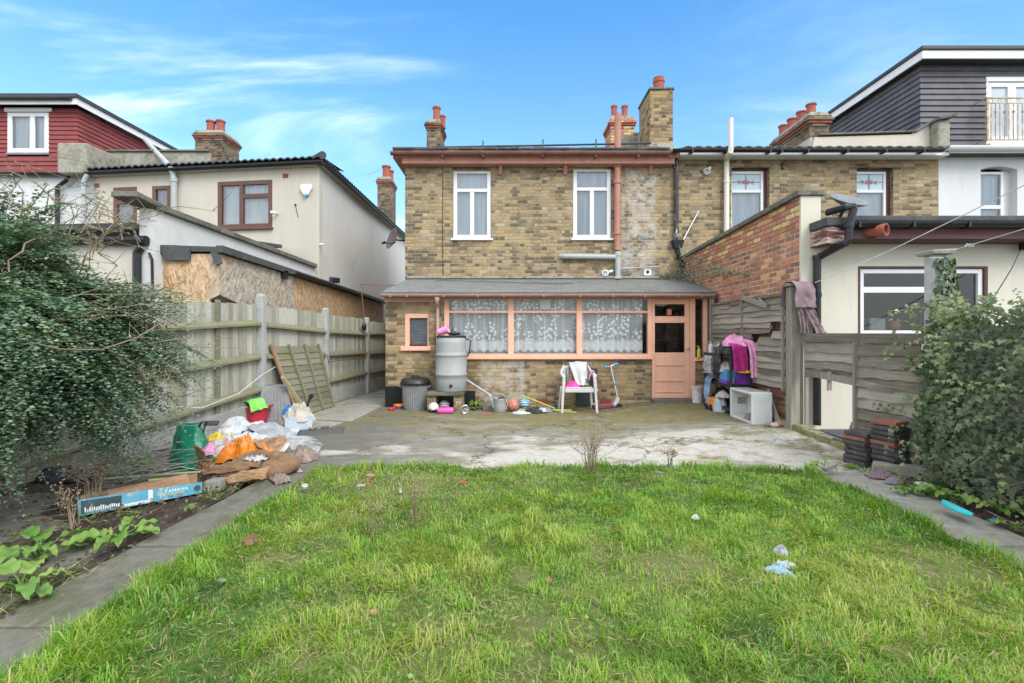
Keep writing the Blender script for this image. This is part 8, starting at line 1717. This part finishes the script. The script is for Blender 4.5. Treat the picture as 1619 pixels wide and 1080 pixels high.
for k in range(118):                             # bare arching shoots over the top and the right flank
    if k < 80: a = Vector((rng.uniform(-5.0, -3.25), rng.uniform(3.6, 4.4), rng.uniform(1.8, 2.4))); hgt = (.22 + .26 * rng.random()) * (1 - .35 * max(0, (a.x + 4.3)))
    else: a = Vector((rng.uniform(-3.5, -2.9), rng.uniform(3.4, 4.1), rng.uniform(.85, 1.7))); hgt = rng.uniform(-.05, .18)
    dx_ = rng.uniform(-.5, .75) if k < 80 else rng.uniform(.25, .62)
    ps = [a, a + Vector((dx_ * .3, rng.uniform(-.1, .1), hgt * .65)), a + Vector((dx_ * .75, rng.uniform(-.2, .2), hgt)), a + Vector((dx_ * 1.25, rng.uniform(-.3, .3), hgt * .82))]
    tips.tube(ps, [.0045, .0038, .003, .0016] if k < 80 else [.003, .0026, .002, .001], 4, cap=False)
    for q in range(rng.randint(2, 4)):
        i = rng.randint(1, 2); b = ps[i].lerp(ps[i + 1], rng.random()); tips.tube([b, b + Vector((rng.uniform(-.15, .22), rng.uniform(-.12, .12), rng.uniform(-.05, .14)))], [.003, .0014], 3, cap=False)
    for j in range(26):
        f = rng.uniform(.4, 3) ; i = min(int(f), 2); p = ps[i].lerp(ps[i + 1], f - i); LP.append(p); LD.append(Vector((rng.uniform(-1, 1), rng.uniform(-1, 1), rng.uniform(-.6, .8))).normalized()); LN.append(Vector((rng.uniform(-.6, .6), -.3, 1))); LT.append(rng.uniform(.45, 1))
LL = np.array([rng.uniform(.012, .024) for _ in LP]); V, F, tt = leaves(np.array(LP), np.array(LD), np.array(LN), LL, LL * .35, np.array(LT), [(0, 0, 0), (.45, -1, .25), (1, 0, 0), (.45, 1, .25)])
quads('shoot_leaves', V, F, tt, 'bush_leaf', bush)
for pts, r in (((P(0, 520, 3.2), P(45, 540, 3.2), P(95, 552, 3.15), P(160, 553, 3.1), P(215, 535, 3.15), P(260, 508, 3.25), P(285, 498, 3.3)), .004), ((P(15, 430, 3.1), P(14, 412, 3.1), P(36, 398, 3.1), P(40, 385, 3.1), P(55, 378, 3.1)), .005)):
    tips.tube(list(pts), r, 5)
tw.build('branches', 'twig_dark', bush); tips.build('shoots', 'twig', bush)
# --- ivy over the right hand fence and up the post
IVY = [(0, 0, 0), (.05, -.42, .05), (.32, -.95, -.08), (.45, -.42, .1), (1., 0, -.12), (.45, .42, .1), (.32, .95, -.08), (.05, .42, .05)]
def ivy(root, n, sampler, seed, s0=.034, s1=.075):
    r = random.Random(seed); Pn, Dn, Nn_, Ln, Tn = [], [], [], [], []
    for _ in range(n):
        p, nn, t_ = sampler(r); d = Vector((r.uniform(-.7, .7), r.uniform(-.4, .4), -1 + r.uniform(-.2, .7))); d = (d - nn * d.dot(nn) * .75).normalized()
        Pn.append(p); Dn.append(d); Nn_.append(nn + Vector((r.uniform(-.5, .5), r.uniform(-.5, .5), r.uniform(-.2, .7)))); L = r.uniform(s0, s1); Ln.append(L); Tn.append(t_)
    Ln = np.array(Ln); V, F, tt = leaves(np.array(Pn), np.array(Dn), np.array(Nn_), Ln, Ln * .62, np.clip(np.array(Tn), 0, 1), IVY); return quads('leaves', V, F, tt, 'ivy_leaf', root)
iv = thing('ivy', 'dense dark ivy mass covering the fence at the right edge', 'ivy', (4.0, 3.8, 0))
ITOP = lambda y: 1.60 + .10 * N3(y * 2.2, 3, 1) + .07 * N3(y * 6, 3, 4) - .18 * smooth((y - 4.35) / .4) + .10 * smooth((3.9 - y) / .8)
def ivs(r):
    y = 4.74 - 2.7 * r.random() ** .9; z = -.02 + (ITOP(y) + .03) * r.random() ** .85; lay = r.random()
    foot = smooth((.35 - z) / .35)
    bul = (.10 + .20 * sin(pi * max(0, min(1, z / ITOP(y))) ** .8) + .17 * N3(y * 2.5, z * 2.5, 5) + .08 * N3(y * 7, z * 7, 5)) * (1 - .6 * smooth((y - 4.25) / .45))
    x = 4.10 - .05 * (4.7 - y) - bul * (1 - .45 * lay * lay) + .02 * r.uniform(-1, 1)
    cl = N3(y * 4, z * 4, 9)
    return Vector((x, y, z)), Vector((-1, -.55 + .5 * N3(y * 3, z * 3, 2), .35 + .4 * N3(y * 3, z * 3, 7))).normalized(), .38 + .45 * cl - .12 * lay + r.uniform(-.2, .2) + (.4 if r.random() < .02 else 0)
ivy(iv, 8200, ivs, 3, .020, .064)
def ivspr(r, _s=[0, None, None]):                # loose sprigs standing off the mass
    if _s[0] % 9 == 0:
        y = 4.74 - 2.7 * r.random(); up_t = r.random() < .45; z = ITOP(y) - .06 if up_t else .15 + (ITOP(y) - .2) * r.random()
        _s[1] = Vector((3.99 - .05 * (4.7 - y) - (.05 if up_t else .24), y, z)); _s[2] = Vector((r.uniform(-.6, .1), r.uniform(-.5, .5), r.uniform(.3, 1) if up_t else r.uniform(-.4, .4))).normalized() * r.uniform(.12, .34)
    k = (_s[0] % 9) / 8; _s[0] += 1
    return _s[1] + _s[2] * k + Vector((r.uniform(-.02, .02), r.uniform(-.02, .02), -.10 * k * k)), Vector((-.7, -.7, .5 + r.uniform(-.3, .3))), .55 + r.uniform(-.2, .4)
ivy(iv, 1500, ivspr, 4, .018, .05)
sp = MB(); r = random.Random(8)
for k in range(15):
    y = r.uniform(2.6, 4.8); z = r.uniform(.1, ITOP(y)); x = 4.10 - .05 * (4.7 - y) - r.uniform(.14, .32); a = Vector((x, y, z)); d = Vector((-.05, r.uniform(-.6, .6), r.uniform(-.7, .6)))
    sp.tube([a, a + d * .25 + Vector((-.03, 0, .02)), a + d * r.uniform(.4, .7)], [.004, .0035, .002], 5)
for pts in ([P(1412, 527, 4.9), P(1437, 545, 4.85), P(1452, 560, 4.8)], [P(1405, 492, 4.75), P(1440, 490, 4.72), P(1470, 485, 4.68)], [P(1590, 545, 3.7), P(1619, 532, 3.6)], [P(1550, 530, 3.75), P(1566, 556, 3.75)], [P(1535, 735, 3.8), P(1553, 722, 3.75)]): sp.tube(pts, [.005] * len(pts), 5)
sp.build('stems', 'twig', iv)
def ivp(r):                                      # on the post
    z = .25 + (Z(408, PI[1]) - .25) * r.random() ** .8; a = r.uniform(-.6, 1.5); wd = .085 + .15 * r.random() * max(.25, 1.5 - .6 * z)
    if z > 1.85 and r.random() < .6: a = r.uniform(.3, 1.5)
    n_ = Vector((sin(a), -cos(a), .2)); return Vector((PI[0] + .01 + n_.x * wd * 1.25, PI[1] + n_.y * wd, z)), n_, .42 + .35 * N3(z * 5, a * 2, 3) + r.uniform(-.2, .25)
iv2 = thing('ivy', 'ivy climbing the tall capped concrete post', 'ivy', (PI[0], PI[1] - .1, 0)); ivy(iv2, 1900, ivp, 5, .03, .062)
def ivt(r):                                      # runners across the boards to the left
    L = [(P(1412, 525, 4.95), P(1465, 610, 4.72)), (P(1400, 492, 4.7), P(1475, 480, 4.65)), (P(1440, 700, 4.9), P(1480, 716, 4.72)), (P(1376, 640, 5.25), P(1440, 648, 4.95)), (P(1520, 500, 4.5), P(1555, 475, 4.4)), (P(1425, 580, 4.9), P(1470, 590, 4.7))]
    k = r.randrange(6); a, b = L[k]; return a.lerp(b, r.random()) + Vector((r.uniform(-.02, .02), -.02, r.uniform(-.035, .035))), Vector((-.5, -1, .3)), r.uniform(.4, .95)
ivy(iv2, 260, ivt, 6, .022, .045)
def ivl(r):
    z = .1 + .5 * r.random(); return Vector((PI[0] - .1 - .22 * r.random(), PI[1] - .12 - .1 * r.random(), z + .35 * r.random())), Vector((-.5, -1, .3)), r.uniform(.15, .75)
ivy(iv2, 330, ivl, 7, .03, .06)
def ivm(r):
    z = .55 + 1.2 * r.random(); return Vector((PI[0] + .08 - .34 * r.random() * (1 - .35 * abs(z - 1.1)), PI[1] - .12 - .14 * r.random(), z)), Vector((-.4, -1, .35)), .45 + .4 * N3(z * 4, 2, 3) + r.uniform(-.25, .25)
ivy(iv2, 1100, ivm, 9, .03, .06)
# --- grey creeper at the foot of the party wall
cr = thing('creeper', 'pale grey green creeper spreading over the lean-to roof against the brick flank wall', 'creeper', (3.5, 10.5, 2.5))
r = random.Random(12); Pn, Dn, Nn_, Tn = [], [], [], []
for _ in range(2600):
    s_ = r.random(); 
    if r.random() < .62: p = P(1045 + 75 * s_, 0, 10.6); y = 10.75 - 1.1 * max(0, s_ - .35) * r.random(); base = rfn(.87 + .13 * s_ * .9, max(0, (y - 8.98) / 1.92)); p = Vector((X(1040 + 95 * s_, y), y, base[2] + r.random() ** 1.6 * (.05 + .20 * sin(pi * min(1, s_ * 1.1)))))
    else: y = 10.8 - 3.0 * r.random() ** 1.6; p = Vector((3.83 - .10 * r.random(), y, 2.55 - (10.8 - y) * .05 + r.random() ** 1.3 * (.75 - .28 * (10.8 - y)) * 1.0))
    p.x = min(p.x, 3.84)
    Pn.append(p); Dn.append(Vector((r.uniform(-1, 1), r.uniform(-1, 1), r.uniform(-.8, .5))).normalized()); Nn_.append(Vector((r.uniform(-.6, .3), -.8, r.uniform(0, 1)))); Tn.append(r.random())
LL = np.array([r.uniform(.022, .045) for _ in Pn]); V, F, tt = leaves(np.array(Pn), np.array(Dn), np.array(Nn_), LL, LL * .42, np.array(Tn), [(0, 0, 0), (.4, -1, .2), (1, 0, 0), (.4, 1, .2)]); quads('leaves', V, F, tt, 'grey_creeper', cr)
m = MB()
for k in range(40):
    a = Pn[r.randrange(len(Pn))]; m.tube([a, a + Vector((r.uniform(-.1, .12), r.uniform(-.1, .1), r.uniform(-.08, .12))), a + Vector((r.uniform(-.2, .2), r.uniform(-.15, .1), r.uniform(-.1, .2)))], [.004, .004, .002], 4)
m.build('stems', 'twig_grey', cr)
# --- broad leaved weeds (dock)
def dock(q, n, L, seed, label, tall=.5, lo=.2):
    r = random.Random(seed); o = thing('weed', label, 'weed', q); Pn = []; mb = MB(); st_ = MB()
    for k in range(n):
        a = 2 * pi * k / n + r.uniform(-.4, .4); l = L * r.uniform(.6, 1.1); rise = r.uniform(lo, tall); mb.ct = min(1, max(0, r.gauss(.5, .22)))
        d = Vector((cos(a), sin(a), 0)); sd_ = Vector((-sin(a), cos(a), 0)); w_ = l * r.uniform(.26, .36); tw_ = r.uniform(-.35, .35); b0 = q + Vector((r.uniform(-.02, .02), r.uniform(-.02, .02), .01))
        pet = b0 + d * l * .35 + Vector((0, 0, l * rise * .7)); st_.tube([b0, b0.lerp(pet, .5) + Vector((0, 0, l * .08)), pet], [.006, .005, .004], 5)
        def fn(u, v, pet=pet, d=d, sd_=sd_, l=l, w_=w_, rise=rise, tw_=tw_, sd2=r.random() * 40):
            wv_ = sin(pi * min(1, (u * .93 + .07))) ** .62 * (1 - .25 * u); s_ = (v - .5) * 2
            z = l * rise * (.6 * u - .75 * u * u) + abs(s_) * w_ * .28 * wv_ + .010 * sin(u * 17 + sd2) * abs(s_) + .012 * N3(u * 4, v * 4, sd2)
            return pet + d * l * .75 * u + sd_ * (s_ * w_ * wv_ * .8) + Vector((0, 0, z + tw_ * s_ * w_ * .5))
        mb.grid(fn, 12, 6)
    mb.build('leaves', 'weed_leaf', o, smooth=True); st_.build('stalks', 'weed_leaf', o); return o
for i, (px, py, n, L, lb, ta) in enumerate(((62, 885, 10, .26, 'broad leaved weed in the bed, upper left of three', .7), (38, 940, 9, .25, 'broad leaved weed at the left edge beside the path', .6), (190, 858, 12, .24, 'spreading broad leaved weed at the joint of the left path', .45), (212, 748, 6, .17, 'upright weed behind the blue carton', 1.3),
        (1305, 745, 5, .17, 'broad leaved weed at the corner where lawn meets right path', .8), (1390, 752, 6, .12, 'small leafy weed beside the rag on the right path', .4), (1440, 782, 8, .17, 'leafy weed along the right path below the white lid', .35), (1500, 790, 9, .24, 'large leaved weed above the turquoise plastic blade', .45), (1580, 812, 8, .18, 'leafy weed at the right edge beside the blue wrapper', .5), (1610, 840, 6, .15, 'weed lowest at the right edge beside the path', .5), (300, 808, 8, .07, 'tiny rosette of weed on the soil below the blue carton', .5), (1345, 742, 6, .10, 'small weed at the head of the right path', .5), (1470, 765, 6, .12, 'weed between the white lid and the ivy', .5))):
    q = H(px, py, .0); dock(q, n, L, 200 + i, lb, ta)
dock(Vector((X(752, 8.9), 8.9, 0)), 26, .15, 231, 'bushy dark green weed growing beside the water butt stand', 1.2, .3)
# --- dry shrubs and seed heads
def dry(q, n, h, spread, seed, label, mat='twig', name='dry_shrub', head=0, tw_=.0035):
    r = random.Random(seed); o = thing(name, label, 'dry plant', q); m = MB(); hd = MB()
    for k in range(n):
        a = r.uniform(0, 2 * pi); s_ = spread * r.random() ** .6; e = q + Vector((cos(a) * s_, sin(a) * s_ * .8, h * r.uniform(.6, 1.05))); md = q.lerp(e, .5) + Vector((r.uniform(-.02, .02), r.uniform(-.02, .02), .03)) - Vector((cos(a), sin(a), 0)) * s_ * .2
        m.tube([q + Vector((r.uniform(-.03, .03), r.uniform(-.03, .03), -.02)) + Vector((cos(a), sin(a), 0)) * spread * .12, md, e], [tw_, tw_ * .8, tw_ * .4], 4)
        for _ in range(5):
            b = md.lerp(e, r.random()); f = b + Vector((r.uniform(-.09, .09), r.uniform(-.07, .07), r.uniform(.0, .10))) * (h / .45); m.tube([b, f], [tw_ * .55, tw_ * .25], 3)
            if head and r.random() < head:
                for _ in range(4): hd.ball(f + Vector((r.uniform(-.025, .025), r.uniform(-.02, .02), r.uniform(-.02, .02))), r.uniform(.003, .007), 5, 4)
    m.build('stems', mat, o)
    if hd.v: hd.build('seed_heads', 'seed_head', o)
dry(H(935, 750, .02), 30, .46, .29, 301, 'bare twiggy shrub standing at the edge of lawn and patio', 'twig', head=.25, tw_=.0032)
dry(H(1060, 738, .02), 6, .17, .08, 302, 'small dead stalk at the patio edge right of the bare shrub', 'twig_dark', head=.7)
dry(H(657, 832, .03), 9, .44, .12, 303, 'thin dry seed stalk rising from the lawn left of centre', 'twig', head=.8, tw_=.0026)
dry(H(590, 845, .03), 7, .26, .18, 304, 'low dry seed stems in the lawn beside the tall seed stalk', 'twig', head=.8, tw_=.0024)
dry(H(150, 800, .0), 14, .42, .28, 305, 'brown dead seed heads standing behind the blue carton', 'twig', head=.95, tw_=.004)
dry(H(118, 830, .0), 6, .30, .12, 306, 'rusty dry stems at the near end of the blue carton', 'twig', head=.7, tw_=.004)
m = MB(); r = random.Random(19)
for k in range(60):
    a = Vector((r.uniform(-4.1, -3.2), r.uniform(4.3, 5.1), r.uniform(.02, .22))); e = a + Vector((r.uniform(.1, .75), r.uniform(-.2, .35), r.uniform(-.02, .22))); m.tube([a, a.lerp(e, .5) + Vector((0, 0, .04)), e], [.005, .004, .002], 4)
o = m.build('twig_pile', 'twig_grey'); T(o, 'pile of dry twigs on the soil left of the green sack', 'twigs')
m = MB()
for k in range(70):
    a = Vector((r.uniform(-3.9, -2.6), r.uniform(2.0, 4.2), r.uniform(.0, .03))); an = r.uniform(0, 2 * pi); l = r.uniform(.08, .3); m.tube([a, a + Vector((cos(an) * l, sin(an) * l, r.uniform(-.01, .03)))], [.003, .002], 4)
for k in range(30):
    a = Vector((r.uniform(3.55, 4.0), r.uniform(2.6, 4.6), r.uniform(.0, .03))); an = r.uniform(0, 2 * pi); l = r.uniform(.08, .3); m.tube([a, a + Vector((cos(an) * l, sin(an) * l, r.uniform(-.01, .05)))], [.003, .002], 4)
o = m.build('twig_litter', 'twig'); o['kind'] = 'stuff'
